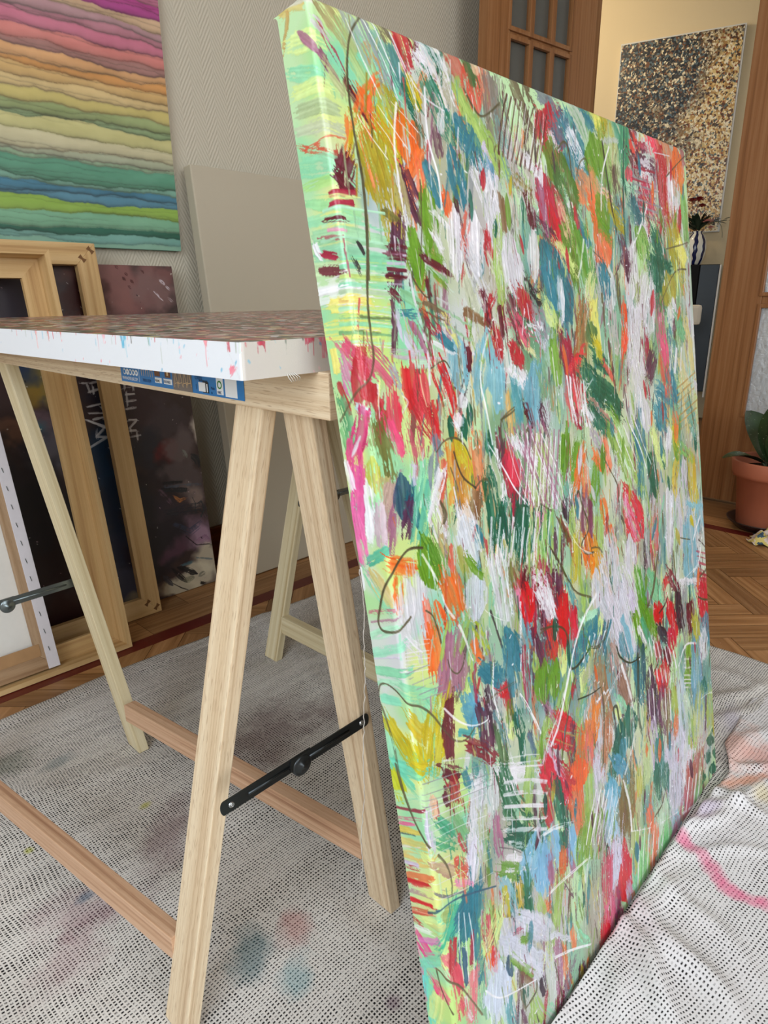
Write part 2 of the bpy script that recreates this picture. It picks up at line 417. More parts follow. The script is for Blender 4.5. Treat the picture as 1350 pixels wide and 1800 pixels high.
# glass for the doors
def glass(name, bump_scale, strength, tint=(.92, .95, .95), rough=.12):
    t = NT(name); g = t.n('ShaderNodeTexCoord').outputs['Object']
    n = t.n('ShaderNodeTexVoronoi', feature='SMOOTH_F1', ins={'Scale': bump_scale, 'Smoothness': .6}); t.set(n, 'Vector', t.mapv(g, (1, 1, .55)))
    n2 = t.noise(g, bump_scale*.6, 2, dist=1.5)
    t.bump(t.math('ADD', n.outputs[0], n2), strength, .004)
    t.set(t.b, 'Transmission Weight', .55); t.set(t.b, 'IOR', 1.45)
    return t.fin(tint, rough, .6)
M['glass_pebble'] = glass('pebbled_glass', 75, 1.0, S((236, 242, 246)))
M['glass_grey'] = glass('ribbed_grey_glass', 40, .15, S((130, 130, 122)), .35)

def door_leaf(name, xs, zs, W, H, T, M4, glassmat, flip=False):
    """leaf in its own plane: x along width, z up, y thickness; xs/zs = pane grids [(x0,x1)..],[(z0,z1)..]"""
    root = empty(name); tag(root, kind='structure')
    bm = bmesh.new()
    def bx(lo, hi, b=.0015):
        x0, y0, z0 = lo; x1, y1, z1 = hi
        hexa(bm, [(x0, y0, z0), (x1, y0, z0), (x1, y1, z0), (x0, y1, z0)], [(x0, y0, z1), (x1, y0, z1), (x1, y1, z1), (x0, y1, z1)], b)
    X0, X1 = xs[0][0], xs[-1][1]; Z0, Z1 = zs[0][0], zs[-1][1]
    bx((0, 0, 0), (X0, T, H)); bx((X1, 0, 0), (W, T, H)); bx((X0, 0, 0), (X1, T, Z0)); bx((X0, 0, Z1), (X1, T, H))
    wood_uv(bm, (0, 0, 1), (1, 0, 0), (0, 1, 0), 1.3 if flip else 2.2)
    fr = from_bm('leaf_frame', bm, M['door_wood'], root)
    bm = bmesh.new()
    for a, b in zip(xs, xs[1:]): bx((a[1], .006, Z0), (b[0], T-.006, Z1))
    for a, b in zip(zs, zs[1:]): bx((X0, .006, a[1]), (X1, T-.006, b[0]))
    # moulding round every pane
    for (x0, x1) in xs:
        for (z0, z1) in zs:
            m = .011
            for y0, y1 in ((-.004, .012), (T-.012, T+.004)):
                bx((x0-m, y0, z0-m), (x0+.004, y1, z1+m), .003); bx((x1-.004, y0, z0-m), (x1+m, y1, z1+m), .003)
                bx((x0, y0, z0-m), (x1, y1, z0+.004), .003); bx((x0, y0, z1-.004), (x1, y1, z1+m), .003)
    wood_uv(bm, (0, 0, 1), (1, 0, 0), (0, 1, 0), .7)
    from_bm('glazing_bars', bm, M['door_wood'], root)
    for (x0, x1) in xs:
        for (z0, z1) in zs:
            box('glass_pane', (x0, T/2-.003, z0), (x1, T/2+.003, z1), glassmat, root)
    root.matrix_world = M4
    return root
def frame_mat(o, x, z=(0, 0, 1)):
    x = Vector(x).normalized(); z = Vector(z).normalized(); y = z.cross(x)
    return Matrix(((x.x, y.x, z.x, o[0]), (x.y, y.y, z.y, o[1]), (x.z, y.z, z.z, o[2]), (0, 0, 0, 1)))
# right leaf, closed, in the plane of the door wall; x runs toward -Y
door_leaf('door_2', [(.15, .46)], [(.352, .752), (.80, 1.20), (1.24, 1.64), (1.68, 1.98)], .61, 2.07, .04,
          frame_mat((WX+.002, .952, .012), (0, -1, 0)), M['glass_pebble'])
# left leaf, swung open into the room, lying almost along the back wall
a = math.radians(-6.3)
door_leaf('door_1', [(.112, .222), (.238, .345), (.362, .465)], [(.352, .70), (.72, 1.065), (1.085, 1.36), (1.385, 1.668), (1.70, 1.985)], .62, 2.07, .045,
          frame_mat((2.186, 1.611, .012), (math.cos(a), math.sin(a), 0)), M['glass_grey'])

# ================================================================== HALLWAY
HW = frame_mat((4.773, 1.662, 0), (0.26286, -0.96483, 0))      # x: along wall to the right, y: away from the camera, z up
hw = empty('hall_helper'); hw.matrix_world = HW; hallM = HW
bpy.data.objects.remove(hw)
def place(o, m): o.matrix_world = m; return o
struct(place(box('wall_hall', (-3.0, .03, 0), (3.5, .12, 2.75), M['plaster']), HW))
struct(place(box('wall_hallend', (-3.0, -1.9, 0), (-2.92, .03, 2.75), M['plaster']), HW))
# speckled gold and blue painting
def speckle_mat():
    t = NT('speckled_gold_painting'); o = t.coord('Object')
    v = t.n('ShaderNodeTexVoronoi', ins={'Scale': 75.0, 'Randomness': 1.0}); t.set(v, 'Vector', t.mapv(o, (1, 1, .9)))
    v.inputs['Scale'].default_value = 105
    sp = t.n('ShaderNodeSeparateXYZ'); t.set(sp, 0, o)
    r = t.n('ShaderNodeSeparateColor'); t.set(r, 0, v.outputs['Color'])
    grad = t.math('ADD', t.math('MULTIPLY', sp.outputs[0], 1.25), t.math('MULTIPLY', t.math('SUBTRACT', 2.3, sp.outputs[2]), .55))
    nz = t.noise(o, 5, 3)
    g = t.math('ADD', t.math('ADD', grad, .55), t.math('MULTIPLY', t.math('SUBTRACT', nz, .5), 1.1), clamp=True)
    cool = t.ramp(r.outputs[0], [(0, S((32, 40, 48))), (.3, S((66, 62, 60))), (.5, S((92, 110, 116))), (.66, S((120, 80, 52))), (.8, S((168, 150, 120))), (.93, S((240, 226, 190)))], 'CONSTANT')
    warm = t.ramp(r.outputs[0], [(0, S((96, 62, 40))), (.16, S((196, 150, 86))), (.36, S((226, 196, 132))), (.52, S((236, 214, 164))), (.68, S((150, 80, 44))), (.76, S((96, 110, 108))), (.84, S((250, 236, 205)))], 'CONSTANT')
    c = t.mix(t.ramp(g, [(.32, (0, 0, 0)), (.6, (1, 1, 1))]), cool, warm)
    big = t.noise(o, 26, 4, .7)
    c = t.mix(t.ramp(big, [(.60, (0, 0, 0)), (.64, (1, 1, 1))]), c, S((238, 222, 186)))
    c = t.mix(t.ramp(big, [(.36, (1, 1, 1)), (.39, (0, 0, 0))]), c, S((58, 52, 48)))
    t.bump(r.outputs[1], .5, .003)
    return t.fin(c, .35, .5)
M['speckle'] = speckle_mat()
hp = place(box('painted_front', (-.698, -.012, 1.192), (-.008, -.008, 2.305), M['speckle']), HW)
hpr = empty('gold_painting'); hpr.matrix_world = HW @ Matrix.Translation((-.35, .03, 1.19))
tag(hpr, 'large speckled painting in gold, cream and dark blue on the hallway wall', 'painting')
def adopt(o, p):
    mw = o.matrix_world.copy(); o.parent = p; bpy.context.view_layer.update(); o.matrix_parent_inverse = p.matrix_world.inverted(); o.matrix_world = mw
bpy.context.view_layer.update()
adopt(hp, hpr)
e = place(box('canvas_edge', (-.703, -.0085, 1.187), (.001, .0295, 2.313), M['white_canvas']), HW); adopt(e, hpr)
# dark cabinet under it
cb = empty('hall_cabinet'); cb.matrix_world = HW @ Matrix.Translation((-.3, -.06, 0)); tag(cb, 'dark slate grey cabinet against the hallway wall behind the large canvas', 'cabinet')
M['slate'] = plain('slate_lacquer', S((64, 72, 80)), .5, .4); M['black'] = plain('black_lacquer', S((14, 14, 15)), .7, .2)
bpy.context.view_layer.update()
for nm, lo, hi, mt in (('body', (-.70, -.15, .20), (.042, .028, .988), 'black'), ('door', (-.066, -.166, .205), (.040, -.151, .984), 'slate'), ('door', (-.36, -.166, .205), (-.072, -.151, .984), 'black'),
                       ('side_trim', (.0425, -.166, .165), (.052, -.14, .984), 'white_paint'), ('plinth', (-.66, -.13, 0.0), (.0, .02, .2), 'black')):
    adopt(place(box(nm, lo, hi, M[mt], bev=.002), HW), cb)
# vase and flowers
VX, VY = -.118, -.085
def vasemat():
    t = NT('vase_glaze'); o = t.coord('Object'); sp = t.n('ShaderNodeSeparateXYZ'); t.set(sp, 0, o)
    an = t.math('ARCTAN2', sp.outputs[1], sp.outputs[0])
    w = t.math('SINE', t.math('MULTIPLY', sp.outputs[2], 130))
    k = t.math('ADD', t.math('MULTIPLY', an, 3.5/PI), t.math('MULTIPLY', w, .05))
    f = t.math('ABSOLUTE', t.math('SUBTRACT', t.math('FRACT', t.math('ADD', k, .15)), .5))
    c = t.mix(t.math('LESS_THAN', f, .22), S((232, 224, 205)), S((18, 26, 72)))
    return t.fin(c, .18, .6)
vm = HW @ Matrix.Translation((VX, VY, .9885))
va = lathe('vase', [(0, 0), (.036, 0), (.045, .01), (.06, .06), (.064, .10), (.058, .15), (.042, .175), (.03, .188), (.036, .20), (.032, .20), (.027, .188), (.0, .186)], vasemat())
va.matrix_world = vm; tag(va, 'cream vase with a dark blue wavy stripe standing on the hallway cabinet', 'vase')
M['stem'] = plain('dark_stem', S((46, 58, 34)), .6); M['leafd'] = plain('dark_leaf', S((40, 54, 36)), .5, .4, 0, .2, 60)
M['petal_r'] = plain('red_petal', S((140, 22, 26)), .6); M['petal_p'] = plain('pink_petal', S((214, 150, 140)), .6)
fb = empty('flower_bouquet'); fb.matrix_world = HW @ Matrix.Translation((VX, VY, 1.18)); tag(fb, 'bouquet of red and pink flowers with dark leaves in the vase', 'flowers')
def leaf_bm(bm, base, d, up, L, W, curl=.3, n=7):
    base, d, up = Vector(base), Vector(d).normalized(), Vector(up).normalized(); side = d.cross(up).normalized(); up = side.cross(d)
    rows = []
    for i in range(n+1):
        t = i/n; w = W*math.sin(PI*min(1, t*.93+.04))**.8*.5
        c = base+d*L*t+up*(curl*L*math.sin(t*PI*.6)*.5-curl*L*t*t*.6)
        rows.append([bm.verts.new(c-side*w), bm.verts.new(c-up*w*.35), bm.verts.new(c+side*w)])
    for A, B in zip(rows, rows[1:]):
        for k in (0, 1): bm.faces.new((A[k], A[k+1], B[k+1], B[k]))
rb = random.Random(11)
bm = bmesh.new()
for k in range(26):
    an = rb.uniform(PI*.97, PI*2.03); el = rb.uniform(.1, 1.2); d = (math.cos(an)*math.cos(el), math.sin(an)*math.cos(el), math.sin(el)+.1)
    leaf_bm(bm, (0+d[0]*.02, d[1]*.02, .01+rb.uniform(0, .04)), d, (0, 0, 1), rb.uniform(.06, .11), .035)
o = from_bm('foliage', bm, M['leafd'], fb, True); 
for (dx, dz, L, mt, sz) in ((-.01, .16, .1, 'petal_r', .042), (.01, .125, .08, 'petal_r', .034), (.055, .03, .07, 'petal_p', .04), (.075, .0, .05, 'petal_p', .026), (-.07, .07, .06, 'petal_p', .03), (-.05, .16, .06, 'petal_r', .035)):
    bm = bmesh.new()
    for r_ in range(3):
        for q in range(6):
            an = q*PI/3+r_*.5; el = .25+r_*.45
            leaf_bm(bm, (dx, -.03, dz+.02), (math.cos(an)*math.cos(el), math.sin(an)*math.cos(el), math.sin(el)), (0, 0, 1), sz*(1-.15*r_), sz*.7, .8)
    o = from_bm('flower_head', bm, M[mt], fb, True)
bm = bmesh.new()
for q in range(5):
    leaf_bm(bm, (.05+q*.03, -.01, .055+q*.003+(.004 if q % 2 else -.004)), (1, .1, .3 if q % 2 else -.2), (0, 0, 1), .05, .02)
from_bm('leaf_sprig', bm, M['leafd'], fb, True)
tube('stem', [(0, 0, 0), (.02, -.01, .03), (.06, -.01, .055), (.16, -.01, .065)], .002, M['stem'], fb)
tube('drooping_stem', [(.11, -.01, .06), (.135, -.01, .03), (.145, -.01, -.01), (.147, -.01, -.035)], .0012, M['stem'], fb)
# cream chair, only the corner of its backrest shows
ch = empty('hall_chair'); ch.matrix_world = HW @ Matrix.Translation((-.203, -.60, 0)); tag(ch, 'cream padded chair in the hallway, its backrest corner showing past the canvas edge', 'chair')
M['cream_pad'] = plain('cream_upholstery', S((226, 214, 194)), .8, .2, 0, .03, 200)
bpy.context.view_layer.update()
for nm, lo, hi, b in (('backrest', (-.21, -.02, .640), (.21, .02, .752), .018), ('seat', (-.21, -.45, .40), (.21, -.0, .46), .02)):
    box(nm, lo, hi, M['cream_pad'], ch, b)
for x in (-.19, .13):
    for y in (-.43, -.012): box('leg', (x, y, -.0), (x+.025, y+.024, .40 if y < -.1 else .66), M['black'], ch)

# ================================================================== POT PLANT
PX, PY = 2.60, .617
M['terracotta'] = plain('terracotta_plastic', S((178, 104, 76)), .5, .4, 0, .08, 25); M['soil'] = plain('soil', S((36, 26, 18)), .95, .1, 0, .4, 120)
M['saucer'] = plain('dark_saucer', S((52, 36, 32)), .4)
sa = lathe('plant_saucer', [(0, 0.001), (.085, 0.001), (.118, .03), (.121, .036), (.116, .034), (.083, .007), (0, .007)], M['saucer'], loc=(PX, PY, 0)); tag(sa, 'dark brown round saucer under the terracotta pot', 'saucer')
pp = empty('potted_plant', (PX, PY, .008)); tag(pp, 'broad leaved green plant in a terracotta pot beside the glazed door', 'plant')
lathe('pot', [(0, 0), (.082, 0), (.088, .01), (.108, .185), (.122, .188), (.125, .20), (.131, .242), (.128, .247), (.120, .244), (.114, .20), (.106, .19), (0, .19)], M['terracotta'], pp, 64)
lathe('soil', [(0, .212), (.05, .216), (.112, .208)], M['soil'], pp)
t = NT('glossy_leaf'); o_ = t.coord('Object'); v = t.noise(o_, 18, 3)
dots = t.noise(o_, 150, 1)
c = t.mix(v, S((28, 46, 28)), S((58, 84, 48))); c = t.mix(t.ramp(dots, [(.72, (0, 0, 0)), (.76, (1, 1, 1))]), c, S((140, 150, 120)))
M['leaf'] = t.fin(c, .25, .6)
for (bx_, by_, d, L, W_, cu) in ((-.03, .02, (-.75, .62, .22), .16, .07, .5), (-.03, -.02, (-.5, -.35, .95), .23, .13, .35), (.02, -.04, (.1, -.7, .8), .24, .13, .6), (.02, .03, (.5, .5, .8), .22, .12, .6), (-.02, .0, (-.25, -.1, 1.0), .26, .12, .3)):
    bm = bmesh.new(); leaf_bm(bm, (bx_, by_, .235), d, (0, 0, 1), L, W_, cu, 12)
    from_bm('leaf', bm, M['leaf'], pp, True)
    tube('leaf_stalk', [(bx_*.6, by_*.6, .20), (bx_*.9, by_*.9, .225), (bx_+d[0]*.01, by_+d[1]*.01, .243)], .004, M['stem'], pp)
# crumpled paint rag on the floor
bm = bmesh.new(); cx, cy = (2.4405, 0.5318)
N = 36
vs = [[None]*(N+1) for _ in range(N+1)]
for i in range(N+1):
    for j in range(N+1):
        u, v = i/N*2-1, j/N*2-1; rr = min(1, math.hypot(u, v))
        hgt = .003+max(0, (1-rr**2))*.035*(1+.5*math.sin(u*9+v*3)+.4*math.sin(v*11-u*4))+.004*(1+math.sin(u*17)*math.cos(v*13))
        vs[i][j] = bm.verts.new((cx+u*.05+.008*math.sin(v*7), cy+v*.075+.01*math.sin(u*8), hgt))
for i in range(N):
    for j in range(N): bm.faces.new((vs[i][j], vs[i+1][j], vs[i+1][j+1], vs[i][j+1]))
t = NT('rag_cloth'); o_ = t.coord('Object'); v = t.noise(o_, 22, 3)
c = t.ramp(v, [(.35, S((70, 92, 108))), (.45, S((214, 196, 120))), (.55, S((222, 206, 196))), (.68, S((178, 150, 150)))], 'CONSTANT')
rg = from_bm('paint_rag', bm, t.fin(c, .9, .1), None, True); tag(rg, 'crumpled paint stained rag on the parquet by the plant pot', 'rag')

# ================================================================== AGAINST THE BACK WALL
VM = vmat('dried_paint', .5, .4); VMG = vmat('glossy_paint', .34, .5, 700, .18)
def rainbow():
    x0, x1, zt, zb_ = .02, 1.026, 1.94, .934
    P_ = Paint(0, x1-x0, 0, zt-zb_, 640)
    X, Y = np.meshgrid(P_.X, P_.Y); Zc = zt-Y
    # colour bands: (height of lower edge, colour, darkness of the edge line)
    B = [(1.94, (170, 40, 120)), (1.75, (196, 60, 140)), (1.62, (206, 110, 150)), (1.5100, (206, 110, 150)), (1.5014, (196, 60, 150)), (1.4824, (176, 56, 140)), (1.4705, (214, 176, 140)), (1.4465, (186, 140, 150)), (1.4283, (190, 120, 140)), (1.4141, (206, 110, 140)), (1.3896, (220, 126, 122)), (1.3627, (172, 118, 114)), (1.3461, (228, 168, 112)), (1.3252, (226, 156, 84)), (1.3083, (220, 178, 112)), (1.2892, (226, 196, 134)), (1.2613, (206, 190, 110)), (1.2397, (150, 170, 110)), (1.2202, (140, 170, 120)), (1.2048, (200, 196, 130)), (1.1784, (206, 200, 160)), (1.1458, (180, 190, 160)), (1.1292, (150, 186, 150)), (1.1201, (76, 146, 118)), (1.0860, (120, 180, 160)), (1.0722, (58, 126, 160)), (1.0574, (76, 138, 166)), (1.0421, (140, 184, 70)), (1.0094, (112, 176, 140)), (0.9796, (28, 98, 80)), (0.9634, (108, 170, 160)), (0.9452, (120, 170, 150))]
    h = Zc+.006*fnoise(X*5, X*0+3, 3)-.012*(X-.9)*0
    colr = np.zeros(X.shape+(3,), np.float32); line = np.zeros(X.shape, np.float32)
    for i, (top, c_) in enumerate(B):
        bot = B[i+1][0] if i+1 < len(B) else 0
        wob = .0035*fnoise(X*14+i*7, X*0+i*5, 3)+.006*fnoise(X*2.3+i*3, X*0+i*9, 1)*(.4+.6*np.clip((1.0-X), 0, 1))+.0009*fnoise(X*80, X*0+i*11, 3)
        hh = Zc+wob
        f_ = np.clip((top-hh)*500, 0, 1)[..., None]
        nxt = np.array(c_, np.float32)
        colr = colr*(1-f_)+nxt*f_
        # pigment gathers at the lower edge of every band
        dd = hh-top
        e_ = np.exp(-np.abs(dd)/.0018)*(.5+.5*np.clip(fnoise(X*9+i, X*0+i*2, 2)+.6, 0, 1))+.45*np.clip(np.exp(-dd/.011), 0, 1)*(dd > 0)
        line = np.maximum(line*(1-f_[..., 0]*0), np.clip(e_, 0, 1)*1.0) if i else line
        colr = colr*(1-.42*np.clip(e_, 0, 1)[..., None]) if i else colr
    for k in range(60):          # stray fine tide lines
        z_ = .934+k*.0168+.004*math.sin(k*7.3); w_ = .004*fnoise(X*2.3+k*3, X*0+k*9, 1)+.0030*fnoise(X*14+k*7, X*0+k*5, 3)+.0007*fnoise(X*90, X*0+k, 2)
        d_ = Zc+w_-z_; on = np.clip(fnoise(X*3+k*2, X*0+k, 1)*1.4+.2, 0, 1)
        colr *= (1-.20*on*(np.exp(-np.abs(d_)/.0011)+.35*np.exp(-np.clip(d_, 0, 1)/.007)*(d_ > 0)))[..., None]
    colr = colr*.84+np.array((206, 190, 160), np.float32)*.14
    colr += (fnoise(X*30, Y*90, 3)*3)[..., None]
    P_.c[:] = colr*1.02
    def mp(s, v, z): return np.stack([x0+s, WY-.022-z, zt-v], 1)
    r_ = empty('rainbow_painting', ((x0+x1)/2, WY-.001, zb_)); bpy.context.view_layer.update()
    tag(r_, 'rainbow striped watercolour style canvas hanging high on the wallpapered wall', 'painting')
    o = P_.mesh('painted_canvas', mp, VM, None); adopt(o, r_)
    o = box('canvas_body', (x0, WY-.0215, zb_), (x1, WY-.0008, zt), M['rain_edge'], None); adopt(o, r_)
t = NT('rainbow_edge'); sp = t.n('ShaderNodeSeparateXYZ'); t.set(sp, 0, t.n('ShaderNodeNewGeometry').outputs['Position'])
M['rain_edge'] = t.fin(t.ramp(t.math('SUBTRACT', sp.outputs[2], .93), [(0, S((50, 120, 110))), (.05, S((40, 110, 130))), (.12, S((110, 150, 110))), (.25, S((206, 190, 120))), (.4, S((220, 150, 100))), (.6, S((180, 70, 120)))]), .6)
rainbow()

def dark_painting():
    W_, H_ = .80, .895
    P_ = Paint(0, W_, 0, H_, 900, (60, 44, 44)); r_ = np.random.RandomState(31)
    P_.wash(0.6775, 0.0470, 0.12, 0.09, (122, 80, 78), 0.85, r_.uniform(-.5, .5), .9, 26)
    P_.wash(0.6371, 0.0199, 0.1, 0.08, (132, 88, 84), 0.85, r_.uniform(-.5, .5), .9, 26)
    P_.wash(0.7382, 0.0610, 0.07, 0.07, (120, 90, 88), 0.85, r_.uniform(-.5, .5), .9, 26)
    P_.wash(0.5136, 0.0744, 0.1, 0.08, (96, 60, 52), 0.85, r_.uniform(-.5, .5), .9, 26)
    P_.wash(0.4351, 0.0741, 0.12, 0.08, (54, 44, 50), 0.85, r_.uniform(-.5, .5), .9, 26)
    P_.wash(0.5550, 0.0746, 0.05, 0.06, (60, 24, 22), 0.85, r_.uniform(-.5, .5), .9, 26)
    P_.wash(0.3806, 0.0988, 0.1, 0.1, (46, 40, 48), 0.85, r_.uniform(-.5, .5), .9, 26)
    P_.wash(0.4027, 0.2417, 0.08, 0.08, (60, 62, 82), 0.85, r_.uniform(-.5, .5), .9, 26)
    P_.wash(0.4052, 0.2953, 0.05, 0.05, (150, 124, 56), 0.85, r_.uniform(-.5, .5), .9, 26)
    P_.wash(0.3837, 0.3065, 0.03, 0.04, (140, 112, 50), 0.85, r_.uniform(-.5, .5), .9, 26)
    P_.wash(0.3679, 0.2259, 0.05, 0.05, (46, 60, 86), 0.85, r_.uniform(-.5, .5), .9, 26)
    P_.wash(0.3937, 0.3893, 0.05, 0.06, (104, 84, 92), 0.85, r_.uniform(-.5, .5), .9, 26)
    P_.wash(0.3254, 0.3794, 0.06, 0.04, (120, 84, 66), 0.85, r_.uniform(-.5, .5), .9, 26)
    P_.wash(0.3822, 0.3808, 0.04, 0.03, (46, 108, 122), 0.85, r_.uniform(-.5, .5), .9, 26)
    P_.wash(0.4027, 0.4464, 0.05, 0.05, (86, 84, 92), 0.85, r_.uniform(-.5, .5), .9, 26)
    P_.wash(0.3117, 0.5131, 0.12, 0.1, (36, 30, 38), 0.85, r_.uniform(-.5, .5), .9, 26)
    P_.wash(0.3302, 0.6161, 0.12, 0.1, (28, 24, 30), 0.85, r_.uniform(-.5, .5), .9, 26)
    P_.wash(0.3315, 0.7484, 0.12, 0.1, (40, 22, 22), 0.85, r_.uniform(-.5, .5), .9, 26)
    P_.wash(0.3514, 0.8618, 0.1, 0.06, (54, 28, 24), 0.85, r_.uniform(-.5, .5), .9, 26)
    P_.wash(0.5146, 0.2924, 0.05, 0.07, (52, 36, 42), 0.85, r_.uniform(-.5, .5), .9, 26)
    P_.wash(0.5522, 0.3247, 0.05, 0.06, (40, 44, 60), 0.85, r_.uniform(-.5, .5), .9, 26)
    P_.wash(0.5268, 0.4231, 0.06, 0.05, (26, 44, 66), 0.85, r_.uniform(-.5, .5), .9, 26)
    P_.wash(0.5183, 0.5106, 0.06, 0.08, (24, 50, 74), 0.85, r_.uniform(-.5, .5), .9, 26)
    P_.wash(0.5142, 0.6160, 0.06, 0.08, (30, 42, 58), 0.85, r_.uniform(-.5, .5), .9, 26)
    P_.wash(0.5202, 0.7112, 0.05, 0.07, (44, 48, 62), 0.85, r_.uniform(-.5, .5), .9, 26)
    P_.wash(0.5161, 0.8223, 0.05, 0.06, (66, 66, 78), 0.85, r_.uniform(-.5, .5), .9, 26)
    P_.wash(0.6688, 0.3676, 0.08, 0.08, (62, 44, 50), 0.85, r_.uniform(-.5, .5), .9, 26)
    P_.wash(0.7292, 0.4062, 0.06, 0.07, (72, 60, 66), 0.85, r_.uniform(-.5, .5), .9, 26)
    P_.wash(0.6559, 0.4892, 0.06, 0.06, (40, 40, 52), 0.85, r_.uniform(-.5, .5), .9, 26)
    P_.wash(0.6968, 0.4961, 0.04, 0.03, (104, 28, 32), 0.85, r_.uniform(-.5, .5), .9, 26)
    P_.wash(0.7529, 0.4732, 0.05, 0.05, (110, 96, 96), 0.85, r_.uniform(-.5, .5), .9, 26)
    P_.wash(0.6507, 0.5672, 0.07, 0.06, (36, 26, 34), 0.85, r_.uniform(-.5, .5), .9, 26)
    P_.wash(0.7344, 0.5840, 0.06, 0.05, (90, 78, 80), 0.85, r_.uniform(-.5, .5), .9, 26)
    P_.wash(0.7641, 0.6234, 0.05, 0.04, (150, 130, 122), 0.85, r_.uniform(-.5, .5), .9, 26)
    P_.wash(0.6213, 0.6409, 0.06, 0.06, (34, 34, 46), 0.85, r_.uniform(-.5, .5), .9, 26)
    P_.wash(0.7038, 0.6601, 0.07, 0.05, (52, 42, 54), 0.85, r_.uniform(-.5, .5), .9, 26)
    P_.wash(0.6760, 0.7199, 0.1, 0.05, (34, 26, 34), 0.85, r_.uniform(-.5, .5), .9, 26)
    P_.wash(0.7658, 0.7259, 0.05, 0.05, (120, 94, 112), 0.85, r_.uniform(-.5, .5), .9, 26)
    P_.wash(0.6374, 0.7430, 0.08, 0.06, (36, 30, 40), 0.85, r_.uniform(-.5, .5), .9, 26)
    P_.wash(0.6848, 0.7729, 0.07, 0.03, (96, 62, 80), 0.85, r_.uniform(-.5, .5), .9, 26)
    P_.wash(0.8110, 0.4495, 0.025, 0.05, (226, 216, 200), 0.85, r_.uniform(-.5, .5), .9, 26)
    P_.wash(0.7795, 0.8169, 0.05, 0.05, (226, 216, 190), 0.85, r_.uniform(-.5, .5), .9, 26)
    P_.wash(0.7439, 0.8595, 0.07, 0.035, (230, 222, 196), 0.85, r_.uniform(-.5, .5), .9, 26)
    P_.wash(0.6669, 0.8791, 0.06, 0.025, (214, 206, 180), 0.85, r_.uniform(-.5, .5), .9, 26)
    P_.wash(0.5817, 0.8684, 0.06, 0.02, (140, 122, 96), 0.85, r_.uniform(-.5, .5), .9, 26)
    P_.wash(0.7721, 0.7448, 0.03, 0.035, (180, 146, 170), 0.85, r_.uniform(-.5, .5), .9, 26)
    P_.stroke([(0.6790, 0.5728), (0.7341, 0.5792)], 0.0100, (14, 18, 26), 0.9, 0.3, 'flat', 0.2)
    P_.stroke([(0.6837, 0.5829), (0.7934, 0.5957)], 0.0120, (70, 90, 110), 0.7, 0.5, 'flat', 0.2)
    P_.stroke([(0.6791, 0.5911), (0.7434, 0.6045)], 0.0140, (10, 20, 30), 0.9, 0.3, 'flat', 0.2)
    P_.stroke([(0.7019, 0.6113), (0.7187, 0.6306), (0.7432, 0.6265)], 0.0100, (210, 130, 60), 0.9, 0.3, 'leaf', 0.2)
    P_.stroke([(0.6661, 0.5915), (0.6947, 0.6346)], 0.0140, (110, 80, 96), 0.7, 0.4, 'flat', 0.2)
    P_.stroke([(0.7766, 0.5078), (0.7909, 0.5258), (0.7942, 0.5484)], 0.0220, (24, 30, 38), 0.9, 0.3, 'leaf', 0.2)
    P_.stroke([(0.7521, 0.4914), (0.7618, 0.5146)], 0.0140, (130, 140, 130), 0.9, 0.3, 'leaf', 0.2)
    P_.stroke([(0.7598, 0.6301), (0.7669, 0.6507), (0.7611, 0.6751)], 0.0040, (30, 44, 50), 0.9, 0.3, 'flat', 0.2)
    P_.stroke([(0.7702, 0.6515), (0.7854, 0.6452), (0.7921, 0.6693), (0.7778, 0.6919)], 0.0050, (30, 44, 50), 0.9, 0.3, 'flat', 0.2)
    P_.stroke([(0.6811, 0.6564), (0.7823, 0.6639), (0.7925, 0.6889)], 0.0300, (24, 30, 42), 0.8, 0.4, 'flat', 0.2)
    P_.stroke([(0.6941, 0.6972), (0.7368, 0.7271), (0.7747, 0.7107)], 0.0200, (48, 60, 84), 0.8, 0.4, 'flat', 0.2)
    P_.stroke([(0.7215, 0.7361), (0.7508, 0.7699), (0.7926, 0.7778)], 0.0040, (14, 10, 16), 0.9, 0.3, 'flat', 0.2)
    P_.stroke([(0.7529, 0.7573), (0.7818, 0.7551), (0.7966, 0.7756)], 0.0180, (150, 110, 140), 0.9, 0.3, 'leaf', 0.2)
    P_.stroke([(0.7446, 0.8076), (0.7924, 0.8246)], 0.0080, (90, 110, 120), 0.9, 0.3, 'flat', 0.2)
    P_.stroke([(0.6977, 0.8170), (0.7258, 0.8154)], 0.0120, (70, 110, 124), 0.9, 0.3, 'flat', 0.2)
    P_.stroke([(0.6639, 0.8167), (0.7026, 0.8710)], 0.0160, (20, 20, 24), 0.9, 0.3, 'leaf', 0.2)
    P_.stroke([(0.6804, 0.8184), (0.7402, 0.8561)], 0.0180, (22, 22, 26), 0.9, 0.3, 'leaf', 0.2)
    P_.stroke([(0.6937, 0.8617), (0.7285, 0.8625)], 0.0220, (120, 120, 100), 0.7, 0.3, 'leaf', 0.2)
    P_.stroke([(0.7426, 0.8635), (0.7653, 0.8570)], 0.0160, (110, 110, 96), 0.7, 0.3, 'leaf', 0.2)
    P_.stroke([(0.6598, 0.8608), (0.6835, 0.8815), (0.7023, 0.8935)], 0.0040, (16, 16, 20), 0.9, 0.3, 'flat', 0.2)
    P_.stroke([(0.6349, 0.8304), (0.6587, 0.8670)], 0.0200, (50, 50, 60), 0.9, 0.3, 'leaf', 0.2)
    P_.stroke([(0.7463, 0.8848), (0.7584, 0.8906)], 0.0120, (16, 16, 20), 0.9, 0.3, 'flat', 0.2)
    P_.stroke([(0.7686, 0.7483), (0.7723, 0.7559)], 0.0060, (20, 10, 20), 0.9, 0.3, 'leaf', 0.2)
